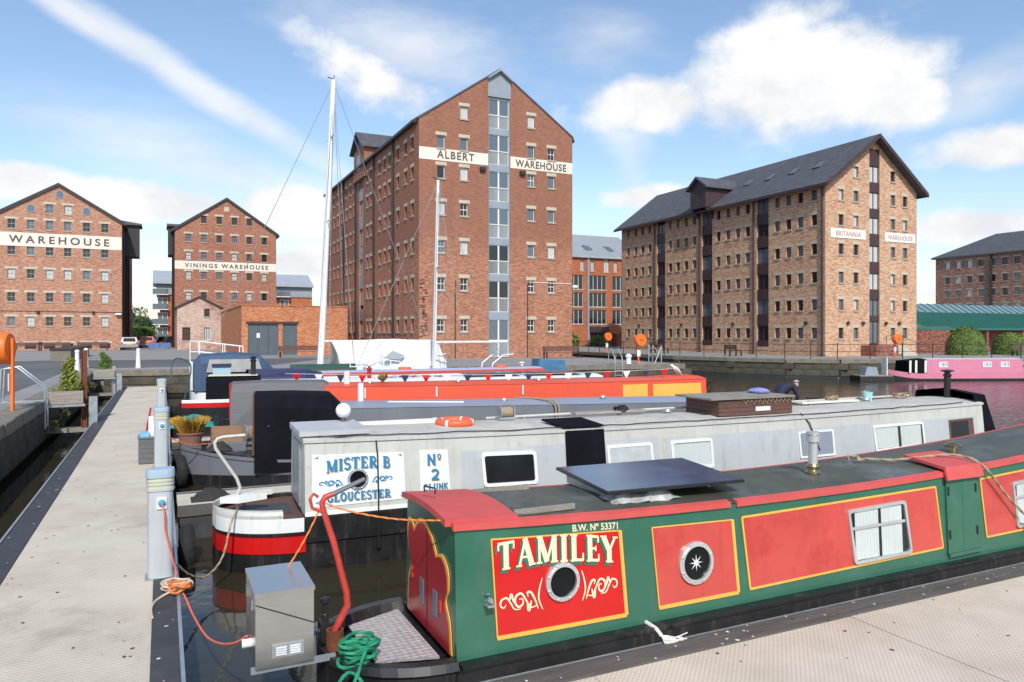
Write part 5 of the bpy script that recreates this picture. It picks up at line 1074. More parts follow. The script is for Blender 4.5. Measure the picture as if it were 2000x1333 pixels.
# ---- dark grey boat with the black bow cover
def grey_boat():
    b = Boat('narrowboat', 'dark slate-grey narrowboat with black bow cover, third from the camera', (.35, 18.05), -8, .95, 17.6, .55, ('bow', 2.6), ('stern', 1.0), rise=.28)
    b.hull('b_dgrey', drop=.05); o = b.o; b.band('waterline_band', 0, 17.5, -.2, .22, 'b_hull', .005); b.band('rubbing_strake', 0, 17.5, -.06, .0, 'b_dgrey', .03, .03, True)
    b.cabin(3.3, 14.6, .56, lambda x: 1.62-.012*(x-3.3), .88, .78, 'b_dgrey', 'b_dgrey_roof', .07, None)
    MB().prism([(1.55, -.60, .62), (1.55, -.55, 1.96), (1.55, .55, 1.96), (1.55, .60, .62)], (0, 0, 0), (.04, 0, 0)).build('cratch_board', 'brown_wood', o)
    c = MB(); sec = lambda x, z, wd: [(x, -.96, .28), (x, -wd, z-.28), (x, -wd*.72, z), (x, 0, z+.04), (x, wd*.72, z), (x, wd, z-.28), (x, .93, .40)]
    c.grid([sec(1.60, 1.97, .68), sec(2.4, 1.96, .88), sec(3.25, 1.92, .90), sec(3.55, 1.62, .90)]); c.build('bow_cover', 'b_cover', o, smooth=False)
    for k in range(3): MB().lathe([(.015, 0), (.015, -.01)], (1.9+k*.5, -.905, 1.3+.1*(k % 2)), 8, 'y').build('press_stud', 'chrome', o)
    MB().box(.6, 1.4, -.12, .12, .66, .84).build('bow_locker', 'b_dgrey', o)
    MB().lathe([(.05, 0), (.05, .16), (.08, .17), (.01, .19)], (.5, 0, .66), 12).build('mooring_stud', 'iron', o)
    for x in (5.2, 7.5, 10.2): MB().lathe([(.05, 0), (.05, .05), (.10, .06), (.08, .10), (.01, .11)], (x, -.2, 1.6), 14).build('mushroom_vent', 'galv', o, smooth=True)
    MB().tube([(4.6, -.2, 1.69), (6.4, -.45, 1.66)], .02, 8).build('boat_pole', 'white', o)
    MB().lathe([(.07, 0), (.07, .55), (.075, .55), (.06, .55)], (4.0, .2, 1.58), 14).build('flue', 'b_white', o)
    MB().box(14.6, 17.3, -.9, -.82, .5, 1.0).box(14.6, 17.3, .82, .9, .5, 1.0).box(17.25, 17.33, -.8, .8, .5, 1.0).build('stern_bulwark', 'b_dgrey', o)
    MB().prism([(13.7, -.75, 1.5), (15.9, -.75, 1.42), (15.9, .7, 1.42), (13.7, .7, 1.5)], (0, 0, 0), (0, 0, .04)).build('hatch_lid', 'b_cover', o)
    MB().tube([(17.0, -.2, 1.0), (17.05, -.2, 1.40), (17.0, -.2, 1.46), (16.6, -.2, 1.46)], .025, 8).build('tiller', 'iron', o)
    return b
gb = grey_boat()
def crouching_person():
    # body grown from one skeleton with a Skin modifier, then frozen
    J = {'pel': (0, 0, .62), 'sp': (.16, 0, .86), 'ch': (.40, 0, .93), 'nk': (.55, 0, .90), 'hd': (.62, 0, .93), 'hd2': (.69, 0, .97),
         'shL': (.42, .18, .90), 'elL': (.48, .24, .62), 'haL': (.55, .16, .40), 'shR': (.42, -.18, .90), 'elR': (.50, -.24, .60), 'haR': (.56, -.14, .38),
         'hpL': (0, .10, .58), 'knL': (.22, .14, .36), 'anL': (.02, .13, .06), 'toL': (.16, .14, .03), 'hpR': (0, -.10, .58), 'knR': (.24, -.14, .36), 'anR': (.04, -.13, .06), 'toR': (.18, -.14, .03)}
    E = [('pel', 'sp'), ('sp', 'ch'), ('ch', 'nk'), ('nk', 'hd'), ('hd', 'hd2'), ('ch', 'shL'), ('shL', 'elL'), ('elL', 'haL'), ('ch', 'shR'), ('shR', 'elR'), ('elR', 'haR'), ('pel', 'hpL'), ('hpL', 'knL'), ('knL', 'anL'), ('anL', 'toL'), ('pel', 'hpR'), ('hpR', 'knR'), ('knR', 'anR'), ('anR', 'toR')]
    rad = {'pel': .17, 'sp': .17, 'ch': .17, 'nk': .06, 'hd': .085, 'hd2': .095, 'shL': .085, 'shR': .085, 'elL': .055, 'elR': .055, 'haL': .04, 'haR': .04, 'hpL': .12, 'hpR': .12, 'knL': .075, 'knR': .075, 'anL': .05, 'anR': .05, 'toL': .04, 'toR': .04}
    ks = list(J); me = bpy.data.meshes.new('p'); me.from_pydata([J[k] for k in ks], [(ks.index(a), ks.index(b)) for a, b in E], [])
    o = bpy.data.objects.new('p', me); COL.objects.link(o); mo = o.modifiers.new('s', 'SKIN'); mo.use_smooth_shade = True; ss = o.modifiers.new('u', 'SUBSURF'); ss.levels = 2; ss.render_levels = 2
    for i, k in enumerate(ks): me.skin_vertices[0].data[i].radius = (rad[k], rad[k]); me.skin_vertices[0].data[i].use_root = (k == 'pel')
    dg = bpy.context.evaluated_depsgraph_get(); bm_ = bpy.data.meshes.new_from_object(o.evaluated_get(dg)); bpy.data.objects.remove(o)
    p = link('person', bm_, None); bm_.materials.clear()
    for m in (mat('cloth_navy', (.02, .024, .045), .8, var=.25, vs=6), mat('skin', (.50, .27, .20), .55, var=.08), mat('trousers', (.03, .03, .035), .8)): bm_.materials.append(m)
    for q in bm_.polygons: c = q.center; q.material_index = 1 if (c.x > .57 and c.z > .78) or (c.z < .44 and c.x > .46) else (2 if c.z < .55 and c.x < .36 else 0); q.use_smooth = True
    h = MB().lathe([(.085*math.sin(math.pi*i/10)+.001, .085*math.cos(math.pi*i/10)) for i in range(5)], (.64, 0, .995), 14).build('hair', mat('hair_grey', (.35, .32, .30), .8, var=.2), p, smooth=True)
    p.location = on_boat(gb, 15.6, -.2, .92); p.rotation_euler = (0, 0, R(-8)); tag(p, 'person in navy clothing bending over on the slate-grey boat stern', 'person')
crouching_person()

# ---- further boats
def red_boat():
    b = Boat('narrowboat', 'bright orange-red narrowboat with yellow name panels and grey bow cover, fourth from the camera', (1.4, 23.9), -10.7, .95, 17.0, .6, ('bow', 2.4), ('stern', .9), rise=.25)
    b.hull(); o = b.o; b.cabin(3.2, 16.0, .6, lambda x: 1.68+.001*(x-8)**2, .88, .80, 'b_orange', 'b_orange', .07, None)
    for xa, xb in ((12.9, 13.8), (14.0, 15.8)): b.panel('name_panel', [(xa, 1.60), (xb, 1.62), (xb, .9), (xa, .9)], 'b_yellow', .002, .01)
    c = MB(); sec = lambda x, z, wd: [(x, -.9, .55), (x, -wd, z-.25), (x, -wd*.7, z), (x, 0, z+.05), (x, wd*.7, z), (x, wd, z-.25), (x, .9, .55)]
    c.grid([sec(.55, 1.82, .66), sec(1.6, 1.86, .84), sec(3.2, 1.84, .88), sec(3.45, 1.70, .84)]); c.build('bow_cover', 'b_cover_grey', o); MB().prism([(.5, -.62, .75), (.5, -.58, 1.84), (.5, .58, 1.84), (.5, .62, .75)], (0, 0, 0), (.04, 0, 0)).build('cratch_board', 'b_maroon', o)
    MB().prism([(14.6, -.45, 1.77), (15.9, -.45, 1.79), (15.9, .45, 1.79), (14.6, .45, 1.77)], (0, 0, 0), (0, 0, .05)).build('slide_hatch', 'b_orange', o)
    MB().tube([(16.3, 0, .7), (16.35, 0, 1.1), (16.62, 0, 1.45), (16.6, 0, 1.6), (16.3, 0, 1.63)], .03, 8).build('tiller', 'iron', o)
    for x in (4.6, 7.4, 10.1): MB().lathe([(.05, 0), (.05, .05), (.10, .06), (.08, .10), (.01, .11)], (x, -.35, 1.72), 12).build('mushroom_vent', 'galv', o, smooth=True)
    for x in (4.4, 6.6, 9.4): b.panel('roof_hook', [(x, 1.66), (x+.05, 1.66), (x+.05, 1.35), (x, 1.35)], 'rope_white', .01, .03)
    MB().lathe([(.09, 0), (.09, .45), (.06, .45)], (3.9, -.35, 1.70), 12).build('flue', 'b_white', o)
    f = MB(); rr = random.Random(4)
    for k in range(60): a = rr.uniform(0, 6.28); f.tube([(5.0, -.3, 1.8), (5.0+.15*math.cos(a), -.3+.15*math.sin(a), 1.9+rr.random()*.2)], .012, 4)
    f.build('roof_flowers', mat('dry_flowers', (.22, .16, .06), .8, var=.5, vs=20), o)
    return b
rb = red_boat()
def gull():
    t = thing('gull', 'white and grey gull perched on the stern hatch of the orange-red boat', 'bird', on_boat(rb, 15.3, 0, 1.84), 160)
    prof = [(.005, -.26), (.03, -.2), (.075, -.08), (.085, .03), (.065, .12), (.045, .17), (.055, .215), (.05, .25), (.02, .285), (.004, .29)]
    me = MB().lathe(prof, (0, 0, 0), 14, 'x').mesh('body', True); me.transform(Matrix.Translation((0, 0, .19)) @ Matrix.Rotation(R(-42), 4, 'Y')); link('body', me, 'b_white', t)
    for s in (-1, 1):
        me = MB().lathe([(.003, -.26), (.03, -.12), (.045, 0), (.03, .08), (.003, .11)], (0, s*.065, 0), 10, 'x').mesh('wing', True); me.transform(Matrix.Translation((0, 0, .19)) @ Matrix.Rotation(R(-42), 4, 'Y')); link('wing', me, mat('gull_grey', (.38, .40, .42), .7), t)
        MB().tube([(.0, s*.03, 0), (.0, s*.03, .12)], .006, 6).build('leg', 'rope_orange', t)
    MB().tube([(.19, 0, .375), (.26, 0, .365)], [.014, .004], 8).build('beak', 'b_yellow', t)
gull()
def bunting(p0, p1, n, sag, label):
    t = thing('bunting', label, 'bunting', p0); a = Vector((0, 0, 0)); b = Vector(p1)-Vector(p0); f = lambda u: a+(b-a)*u-Vector((0, 0, sag*4*u*(1-u)))
    MB().tube([f(i/30) for i in range(31)], .008, 5).build('string', 'rope_white', t)
    for i in range(n):
        u = (i+.5)/n; p, q = f(u-.25/n), f(u+.25/n); d = (q-p).normalized(); p = f(u)-d*.14; q = f(u)+d*.14
        MB().prism([p, q, (p+q)/2+Vector((0, .03, -.28))], (0, -.004, 0), (0, .004, 0)).build('flag', ['b_sign_red', 'b_white', 'b_navy'][i % 3], t)
bunting(on_boat(rb, 2.0, 1.6, 2.0), on_boat(rb, 15.4, .4, 2.05), 19, .12, 'red white and blue bunting strung along behind the orange-red boat')
def white_boat():
    b = Boat('narrowboat', 'narrowboat with white roof, teal stripe and black bow cover behind the orange-red boat', (.25, 28.5), -6, .95, 17.5, .6, ('bow', 2.4), ('stern', .9), rise=.2)
    b.hull(); o = b.o; b.cabin(3.0, 16.4, .6, 1.54, .88, .80, mat('teal', (.05, .33, .27), .45), 'b_white', .07, 'b_white', .03)
    c = MB(); sec = lambda x, z, wd: [(x, -.9, .55), (x, -wd, z-.2), (x, -wd*.8, z), (x, 0, z+.05), (x, wd*.8, z), (x, wd, z-.2), (x, .9, .55)]
    c.grid([sec(1.2, 1.76, .8), sec(3.0, 1.76, .88)]); c.add(sec(1.2, 1.76, .8), [tuple(range(7))]); c.build('bow_cover', 'b_cover', o); MB().box(1.25, 2.9, -.5, .5, 1.815, 1.83).build('cover_top_board', 'b_cream', o)
    MB().lathe([(.09, 0), (.09, .55), (.13, .56), (.13, .58), (.09, .6), (.09, .68), (.15, .70), (.02, .74)], (2.75, 0, 1.76), 14).build('chimney', 'black', o)
    for x0, x1 in ((10.6, 12.9), (13.1, 15.6)): MB().box(x0, x1, -.65, .65, 1.70, 1.74).build('solar_panel', 'solar', o)
    MB().lathe([(.08, 0), (.08, .35), (.11, .36), (.11, .40), (.02, .5)], (6.9, -.2, 1.58), 12).build('flue', 'b_maroon', o)
    rr = random.Random(9); q = MB()
    for k in range(5): x = 7.6+k*.45; q.grid([[(x+i*.12, -.3+j*.12+rr.uniform(-.03, .03), 1.60+rr.uniform(0, .12)) for j in range(4)] for i in range(4)])
    q.build('roof_clutter', mat('clutter', (.42, .42, .46), .7, var=.5, vs=4, col2=(.10, .10, .25), c2s=2), o)
white_boat()
def navy_boat():
    b = Boat('narrowboat', 'white narrowboat with red roof edge, lavender roof and navy bow cover', (2.6, 32.6), 0, .95, 14.8, .6, ('bow', 2.4), ('stern', .9), rise=.2)
    b.hull('b_navy'); o = b.o; b.cabin(3.6, 14.2, .6, 1.58, .88, .80, 'b_white', 'b_lav', .08, 'b_rail', .09)
    for xa, xb in ((4.2, 8.3), (8.6, 11.2), (11.5, 14.0)): b.panel('name_board', [(xa, 1.42), (xb, 1.42), (xb, 1.15), (xa, 1.15)], 'b_grey', .002, .01)
    c = MB(); sec = lambda x, z, wd: [(x, -.9, .6), (x, -wd, z-.3), (x, -wd*.6, z), (x, wd*.6, z), (x, wd, z-.3), (x, .9, .6)]
    c.grid([sec(.6, 1.80, .7), sec(2.9, 1.80, .88), sec(3.7, 1.60, .88)]); c.build('bow_cover', 'b_navy', o)
    for x, m in ((7.4, 'lifering'), (12.2, 'lifering')): MB().lathe([(.16, 0), (.28, .0), (.30, .06), (.28, .12), (.16, .12)], (x, -.1, 1.66), 16).build('fender_ring', MATS['lifering'], o)
    for x in (5.5, 8.6, 10.4): MB().lathe([(.05, 0), (.05, .05), (.10, .06), (.01, .11)], (x, -.3, 1.72), 12).build('mushroom_vent', 'galv', o)
    MB().lathe([(.06, 0), (.06, .12), (.14, .14), (.14, .18), (.02, .2)], (13.4, 0, 1.72), 14).build('tall_vent', 'b_white', o)
navy_boat()
def canopy_cruiser():
    b = Boat('canopy_cruiser', 'cruiser with blue fabric canopy and clear window behind the black-covered bows', (1.1, 35.6), 0, 1.1, 8.5, .75, ('stern', .6), ('bow', 3), cat='boat', group='boats by the far wall'); b.hull('b_white'); o = b.o
    def ring(x, z, s): return [(x, -1.05*s, .8), (x, -1.0*s, z-.35), (x, -.8*s, z-.05), (x, 0, z+.05), (x, .8*s, z-.05), (x, 1.0*s, z-.35), (x, 1.05*s, .8)]
    c = MB(); R_ = [ring(.15, 2.0, .95), ring(.4, 2.35, 1), ring(1.8, 2.43, 1), ring(2.9, 2.33, 1), ring(3.5, 1.7, .95)]; c.grid(R_); c.add(R_[0], [tuple(range(7))]); c.build('canopy', 'b_canopy', o)
    MB().prism([(.75, -1.02, 2.18), (2.75, -1.02, 2.18), (2.95, -1.06, 1.62), (.62, -1.06, 1.62)], (0, -.03, 0), (0, -.01, 0)).build('canopy_window', mat('vinyl', (.36, .35, .34), .25, var=.2, vs=2), o)
    MB().box(3.4, 7, -.85, .85, .75, 1.45).build('cabin', 'b_white', o)
canopy_cruiser()
def yacht(loc, label, L, mast_x, mast_h, lean, r, tarp=False, boom=None):
    b = Boat('sailing_yacht', label, loc, 0, 1.3, L, 1.15 if tarp else .9, ('bow', 3.2), ('stern', .9), rise=.85 if tarp else .2, cat='yacht', group='yachts by the far wall'); b.hull('b_white', 'b_pale'); o = b.o
    MB().prism([(2.8, -.8, .95), (2.8+L*.35, -.85, .95), (2.6+L*.35, -.65, 1.35), (3.3, -.6, 1.35)], (0, 0, 0), (0, 1.4, 0)).build('coachroof', 'b_white', o)
    top = (mast_x+lean, 0, mast_h); m = MB().tube([(mast_x, 0, .9), top], [r, r*.75], 12).build('mast', 'white', o, smooth=True)
    for k, f in enumerate((.52, .80)) if not boom else ((0, .55),):
        mx, mz = mast_x+lean*f, .9+(mast_h-.9)*f; MB().tube([(mx, -.75, mz+.1), (mx, .75, mz+.1)], .03, 6).build('spreader', 'galv', m)
    s = MB()
    for x, y, z in ((.2, 0, 1.3), (L-.3, 0, 1.0), (mast_x+.2, -1.15, 1.0), (mast_x+.2, 1.15, 1.0), (mast_x-.4, -1.15, 1.0), (mast_x+1.6, -1.0, 1.0), (mast_x+1.6, 1.0, 1.0)): s.tube([(x, y, z), (top[0], top[1], top[2]-.1)], .014, 4)
    s.build('rigging', 'galv', o)
    MB().tube([(top[0]-.3, 0, mast_h+.12), (top[0], 0, mast_h+.05), (top[0]+.05, 0, mast_h+.25)], .025, 6).build('masthead_aerial', 'iron', m)
    p = MB(); gz0 = b.g+b.rise*.8
    for z in (gz0+.6, gz0+1.1): p.tube([(.0, 0, z), (.4, -.45, z), (2.3, -.85, z-.25)], .028, 6); p.tube([(.0, 0, z), (.4, .45, z), (2.3, .85, z-.25)], .028, 6)
    for x, y in ((.0, 0), (.4, -.45), (.4, .45), (1.5, -.7), (1.5, .7), (2.3, -.85), (2.3, .85)): p.tube([(x, y, gz0-.4), (x, y, gz0+1.1-.1*x)], .025, 6)
    p.build('pulpit', 'b_white', o)
    if boom: MB().tube([(mast_x, 0, boom), (mast_x+4.2, 0, boom)], .06, 8).build('boom', 'white', o)
    q = MB()
    for y in (-.7, .7): q.tube([(L-1.6, y, 1.0), (L-1.5, y, 1.7), (L-.9, y, 2.15), (L-.3, y, 2.2)], .035, 6)
    q.build('stern_arch', 'b_white', o)
    if tarp:
        rr = random.Random(6); rows = []; ph = [rr.uniform(0, 6.28) for _ in range(12)]
        for i in range(61):
            t = i/60; x = mast_x+.55+t*5.9; end = max(0, (t-.86)/.14); lift = max(0, (.12-t)/.12); row = []
            for k in range(-12, 13):
                a = abs(k)/12; sg = 1 if k >= 0 else -1; y = sg*(1.35*a**.85); zr = 2.98-.25*end**1.5-.03*math.sin(t*9)-.05*lift; hem = 1.05+.55*lift+.18*math.sin(t*11+ph[0])*.6
                z = zr+(hem-zr)*(a**1.15); fold = (.07*math.sin(t*26+ph[1]+k*.15)+.05*math.sin(t*47+ph[2]+sg)+.04*math.sin(t*13+a*5+ph[3]))*a; sag = -.10*math.sin(t*math.pi*3+ph[4])*a*(1-a)*2
                row.append((x+.25*lift*a+.12*math.sin(a*4+t*5)*a, y+sg*fold*2.2*(1-.3*end), z+sag+rr.uniform(-.012, .012)))
            rows.append(row)
        rows.append([(p[0]+.35*(1-abs(k-12)/14), p[1]*.8, min(p[2], 1.9)) for k, p in enumerate(rows[-1])])
        MB().grid(rows).build('tarpaulin', 'tarp', o, smooth=True)
        MB().prism([(mast_x+3.0, -1.02, 2.0), (mast_x+3.6, -.72, 2.4), (mast_x+4.2, -.92, 2.15), (mast_x+3.9, -1.05, 1.95)], (0, -.16, 0), (0, -.10, 0)).build('tarp_window', 'frame_grey', o); MB().tube([(mast_x, 0, 2.9), (mast_x+6.2, 0, 2.9)], .06, 8).build('boom', 'white', o)
    return b
yacht((1.2, 38.4), 'sailing yacht with a tall white mast and white tarpaulin over its boom', 13.0, 6.1, 16.4, .7, .175, True)
yacht((8.4, 36.4), 'sailing yacht with a shorter white mast, boom and curved stern rails', 8.9, 4.35, 11.3, .25, .10, False, 2.85)
def dinghy():
    b = Boat('covered_dinghy', 'small brown dinghy under a dark green cover beside the tall mast', (5.6, 36.9), 0, .7, 3.2, 1.55, ('bow', 1.5), ('stern', .5), cat='dinghy', group='boats by the far wall'); b.hull('brown_wood')
    MB().grid([[(x, -b.hw(x)*1.02, 1.5), (x, -b.hw(x)*.5, 1.72), (x, 0, 1.8), (x, b.hw(x)*.5, 1.72), (x, b.hw(x)*1.02, 1.5)] for x in b.xs(0, 3.2)]).build('cover', mat('green_cover', (.02, .075, .05), .8, var=.2), b.o)
dinghy()
def pink_boat():
    b = Boat('narrowboat', 'pink narrowboat moored along the far right quay', (46.2, 35.8), -22, .95, 10.8, .48, ('bow', 2.2), ('stern', .8), rise=.3); b.hull('b_hull'); b.band('pink_band', 0, 10.7, -.34, .02, 'b_pink', .01, 0, True); o = b.o
    b.cabin(2.5, 9.5, .5, 1.45, .86, .80, 'b_pink', 'b_pale', .07, None)
    c = MB(); sec = lambda x, z, wd: [(x, -.86, .55), (x, -wd, z), (x, 0, z+.06), (x, wd, z), (x, .86, .55)]; c.grid([sec(1.2, 1.35, .74), sec(2.5, 1.48, .8)]); c.add(sec(1.2, 1.35, .74), [(0, 1, 2, 3, 4)]); c.build('bow_tent', 'b_cover', o)
    for x in (1.2, 1.62, 2.3): MB().prism([(x, -.88, .55), (x+.14, -.88, .55), (x+.2, -.80, 1.40), (x+.06, -.80, 1.40)], (0, -.03, 0), (0, 0, 0)).build('tent_post', 'b_white', o)
    for x in (3.7, 6.9, 8.2): b.window([(x-.32, 1.30), (x+.32, 1.30), (x+.32, .92), (x-.32, .92)], 'b_white', .05, True, False)
    MB().tube([(10.1, 0, .6), (10.1, 0, 1.0), (10.3, 0, 1.2), (9.9, 0, 1.25)], .03, 8).build('tiller', 'b_white', o); MB().box(9.55, 10.5, -.8, -.75, .5, .95).box(10.45, 10.5, -.6, .6, .5, .95).build('stern_rail', 'b_pink', o)
pink_boat()
def raft():
    t = thing('work_float', 'small grey work float with a box on it ahead of the pink boat', 'float', (43.75, 36.3, 0), -22); MB().box(0, 2.4, -.7, .7, -.1, .32).build('hull', 'b_hull', t); MB().box(.05, 2.35, -.68, .68, .321, .38).build('deck', 'timber', t); MB().prism([(.5, -.4, .38), (1.5, -.4, .38), (1.35, -.4, .95), (.65, -.4, .95)], (0, 0, 0), (0, .8, 0)).build('engine_box', 'bluegrey', t)
    MB().box(2.1, 2.16, -.35, .35, .38, 1.6).build('notice_board', 'b_white', t)
raft()
# ================================================================== pontoons
PZ = .54
def pontoon(name, label, x0, x1, y0, y1, along, edges, plen=3.0):
    t = wthing(name, label, 'pontoon', (x0, y0, 0)); MB().box(x0+.03, x1-.03, y0+.03, y1-.03, -.25, PZ-.06).build('float_body', 'rubber', t)
    if along == 'y':
        ea, eb = edges; n = round((y1-y0)/plen)
        for k in range(n): a = y0+(y1-y0)*k/n; MB().box(x0+ea+.003, x1-eb-.003, a+.004, y0+(y1-y0)*(k+1)/n-.004, PZ-.058, PZ+random.uniform(-.002, .002)).build('deck_panel', 'deck', t)
        for xa, xb in ((x0, x0+ea), (x1-eb, x1)):
            if xb-xa > .01: MB().box(xa, xb-.002, y0, y1, PZ-.16, PZ+.012).build('edge_strip', 'rubber', t)
        for xa in (x0-.03, x1+.01): MB().box(xa-.012, xa+.02, y0, y1, PZ-.1, PZ+.02).build('edge_rail', 'galv', t)
    else:
        ea, eb = edges; n = max(1, round((x1-x0)/plen))
        for k in range(n): a = x0+(x1-x0)*k/n; MB().box(a+.004, x0+(x1-x0)*(k+1)/n-.004, y0+ea+.003, y1-eb-.003, PZ-.058, PZ+random.uniform(-.002, .002)).build('deck_panel', 'deck', t)
        for ya, yb in ((y0, y0+ea), (y1-eb, y1)):
            if yb-ya > .01: MB().box(x0, x1, ya, yb-.002, PZ-.16, PZ+.012).build('edge_strip', 'dark_timber', t)
        MB().box(x0, x1, y1+.004, y1+.02, PZ-.1, PZ+.02).build('edge_rail', 'galv', t)
    return t
pontoon('pontoon', 'long pale grated walkway pontoon with black edges running away on the left', -1.93, .14, -4, 43.0, 'y', (.30, .23))
pontoon('finger_pontoon', 'pale grated finger pontoon at the bottom right alongside the green boat', .22, 18, 2.6, 5.42, 'x', (.25, .26))
pontoon('finger_pontoon', 'narrow weathered finger pontoon between the pale grey and slate-grey boats', .22, 13, 13.0, 14.1, 'x', (.06, .06))
pontoon('finger_pontoon', 'cluttered finger pontoon between the slate-grey and orange-red boats', .22, 9, 20.6, 21.4, 'x', (.05, .05))

M['ped'] = mat('ped', (.46, .495, .51), .45, var=.06, vs=2, dirt=((.32, .34, .33), .7)); M['ped_top'] = mat('ped_top', (.32, .42, .50), .45); M['ped_lens'] = mat('ped_lens', (.55, .53, .33), .3)
def pedestal(y, label):
    t = thing('service_pedestal', label, 'pedestal', (.0, y, PZ), 0, 'power pedestals along the walkway'); t.location.x = -.02
    ov = lambda s, z: [(.135*s*math.copysign(abs(math.cos(a))**.55, math.cos(a)), .105*s*math.copysign(abs(math.sin(a))**.7, math.sin(a)), z) for a in [2*math.pi*i/32 for i in range(32)]]
    def loft(name, secs, m): n = 32; mb = MB(); mb.add([p for s, z in secs for p in ov(s, z)], [(i*n+j, i*n+(j+1) % n, (i+1)*n+(j+1) % n, (i+1)*n+j) for i in range(len(secs)-1) for j in range(n)]+[tuple(range(n))[::-1], tuple((len(secs)-1)*n+j for j in range(n))]); return mb.build(name, m, t, smooth=True)
    loft('body', [(1, 0), (1, 1.03)], 'ped'); loft('lens', [(1.03, 1.03), (1.03, 1.15)], 'ped_lens'); loft('louvre_ring', [(1.1, 1.065), (1.1, 1.085)], 'ped'); loft('louvre_ring', [(1.1, 1.105), (1.1, 1.12)], 'ped'); loft('cap', [(1.14, 1.15), (1.14, 1.22), (1.08, 1.245), (.5, 1.255)], 'ped_top'); loft('collar', [(1.1, 1.0), (1.1, 1.03)], 'ped')
    s = MB().box(-.035, .065, -.125, -.095, .80, .93).build('socket', 'b_white', t); MB().lathe([(.036, -.02), (.04, -.05), (.02, -.07)], (.015, -.10, .875), 14, 'y').build('plug', mat('plug_blue', (.10, .33, .50), .4), s)
    MB().box(-.16, .16, -.13, .13, .0, .012).build('foot_plate', 'galv', t)
pedestal(9.42, 'pale blue-grey power pedestal nearest the camera with an orange lead plugged in'); pedestal(17.1, 'second pale blue-grey power pedestal, beside the grey storage box'); pedestal(27.6, 'third and farthest pale blue-grey power pedestal on the walkway')
rope('power_lead', 'orange-pink power lead dropping from the nearest pedestal to the steel box', [(.0, 9.27, 1.40), (.02, 9.24, 1.30), (.03, 9.24, 1.10), (.10, 9.22, .80), (.14, 9.18, .60), (.10, 8.95, .57), (.2, 8.6, .57), (.28, 8.1, .50), (.37, 7.5, .50), (.46, 7.0, .60), (.55, 6.6, .74), (.63, 6.45, .84)], .010, 'cable_pink', 'cable')
rg = random.Random(12)
rope('hose', 'pale looped water hose heaped on the walkway edge below the nearest pedestal', coil((.15, 8.75, .56), .16, 4, rg, 10)+[(-.02, 8.6, .56), (-.10, 8.3, .57), (-.09, 8.0, .57)], .014, mat('hose', (.62, .48, .38), .5), 'hose')
rope('rope', 'orange rope coil lying by the nearest pedestal', coil((.17, 8.62, .58), .10, 4, rg, 10), .011, 'rope_orange')
rope('rope', 'tan mooring line dipping from the walkway to the red-banded stern', [(.16, 9.6, .60), (.3, 9.8, .40), (.5, 10.1, .26), (.72, 10.5, .36), (.85, 10.75, .75), (.95, 10.95, .88)], .012, 'rope_tan')
rope('rope', 'orange mooring line from the second pedestal to the grey boat bow', [(.05, 17.0, 1.2), (.5, 17.3, .95), (1.0, 17.7, .88)], .010, 'rope_orange')
def tyre(loc, label, r=.30, tilt=(90, 0, 0)):
    t = thing('tyre_fender', label, 'tyre', loc, 0, 'tyre fenders'); t.rotation_euler = tuple(R(a) for a in tilt); n, k = 28, 10; mb = MB()
    mb.add([((r+.09*math.cos(2*math.pi*j/k)+(.012 if i % 2 and math.cos(2*math.pi*j/k) > .3 else 0))*math.cos(2*math.pi*i/n), (r+.09*math.cos(2*math.pi*j/k))*math.sin(2*math.pi*i/n), .11*math.sin(2*math.pi*j/k)) for i in range(n) for j in range(k)], [(i*k+j, ((i+1) % n)*k+j, ((i+1) % n)*k+(j+1) % k, i*k+(j+1) % k) for i in range(n) for j in range(k)]); mb.build('tread', mat('tyre', (.016, .016, .017), .8, var=.5, vs=20, bump=1, bs=18), t, smooth=True)
tyre((.33, 11.9, .15), 'black tyre fender between the walkway and the red-banded stern', .28, (90, 0, 90)); tyre((.34, 17.5, .35), 'black tyre fender at the slate-grey boat bow', .28, (90, 0, 100))
def storage_box():
    t = thing('storage_box', 'grey woodgrain plastic storage box with boards sticking out, beside a pedestal', 'storage box', (-.45, 17.55, PZ)); 
    for k in range(5): MB().box(0, .42, 0, .012, .02+k*.105, .12+k*.105).build('plank', 'b_cover_grey', t); MB().box(-.012, 0, 0, .6, .02+k*.105, .12+k*.105).build('plank', 'b_cover_grey', t)
    MB().box(.0, .42, .012, .6, .0, .5).build('body', 'b_cover_grey', t)
    MB().box(-.03, .45, -.02, .62, .545, .57).build('rim', 'b_dgrey', t)
    bd = MB().box(.18, .42, .2, .23, .3, 1.0).build('white_board', 'b_white'); bd.location = t.location; tag(bd, 'white board standing in the grey storage box', 'board')
    bd = MB().box(.02, .2, .1, .5, .571, .66).build('plastic_tub', mat('tub_blue', (.20, .50, .68), .4)); bd.location = t.location; tag(bd, 'light blue plastic tub on the grey storage box', 'tub')
    bd = MB().prism([(.10, .55, .57), (.16, .55, .57), (.24, .58, 1.15), (.20, .58, 1.15)], (0, 0, 0), (0, .03, 0)).build('red_plank', 'b_maroon'); bd.location = t.location; tag(bd, 'reddish plank leaning behind the grey storage box', 'plank')
storage_box()
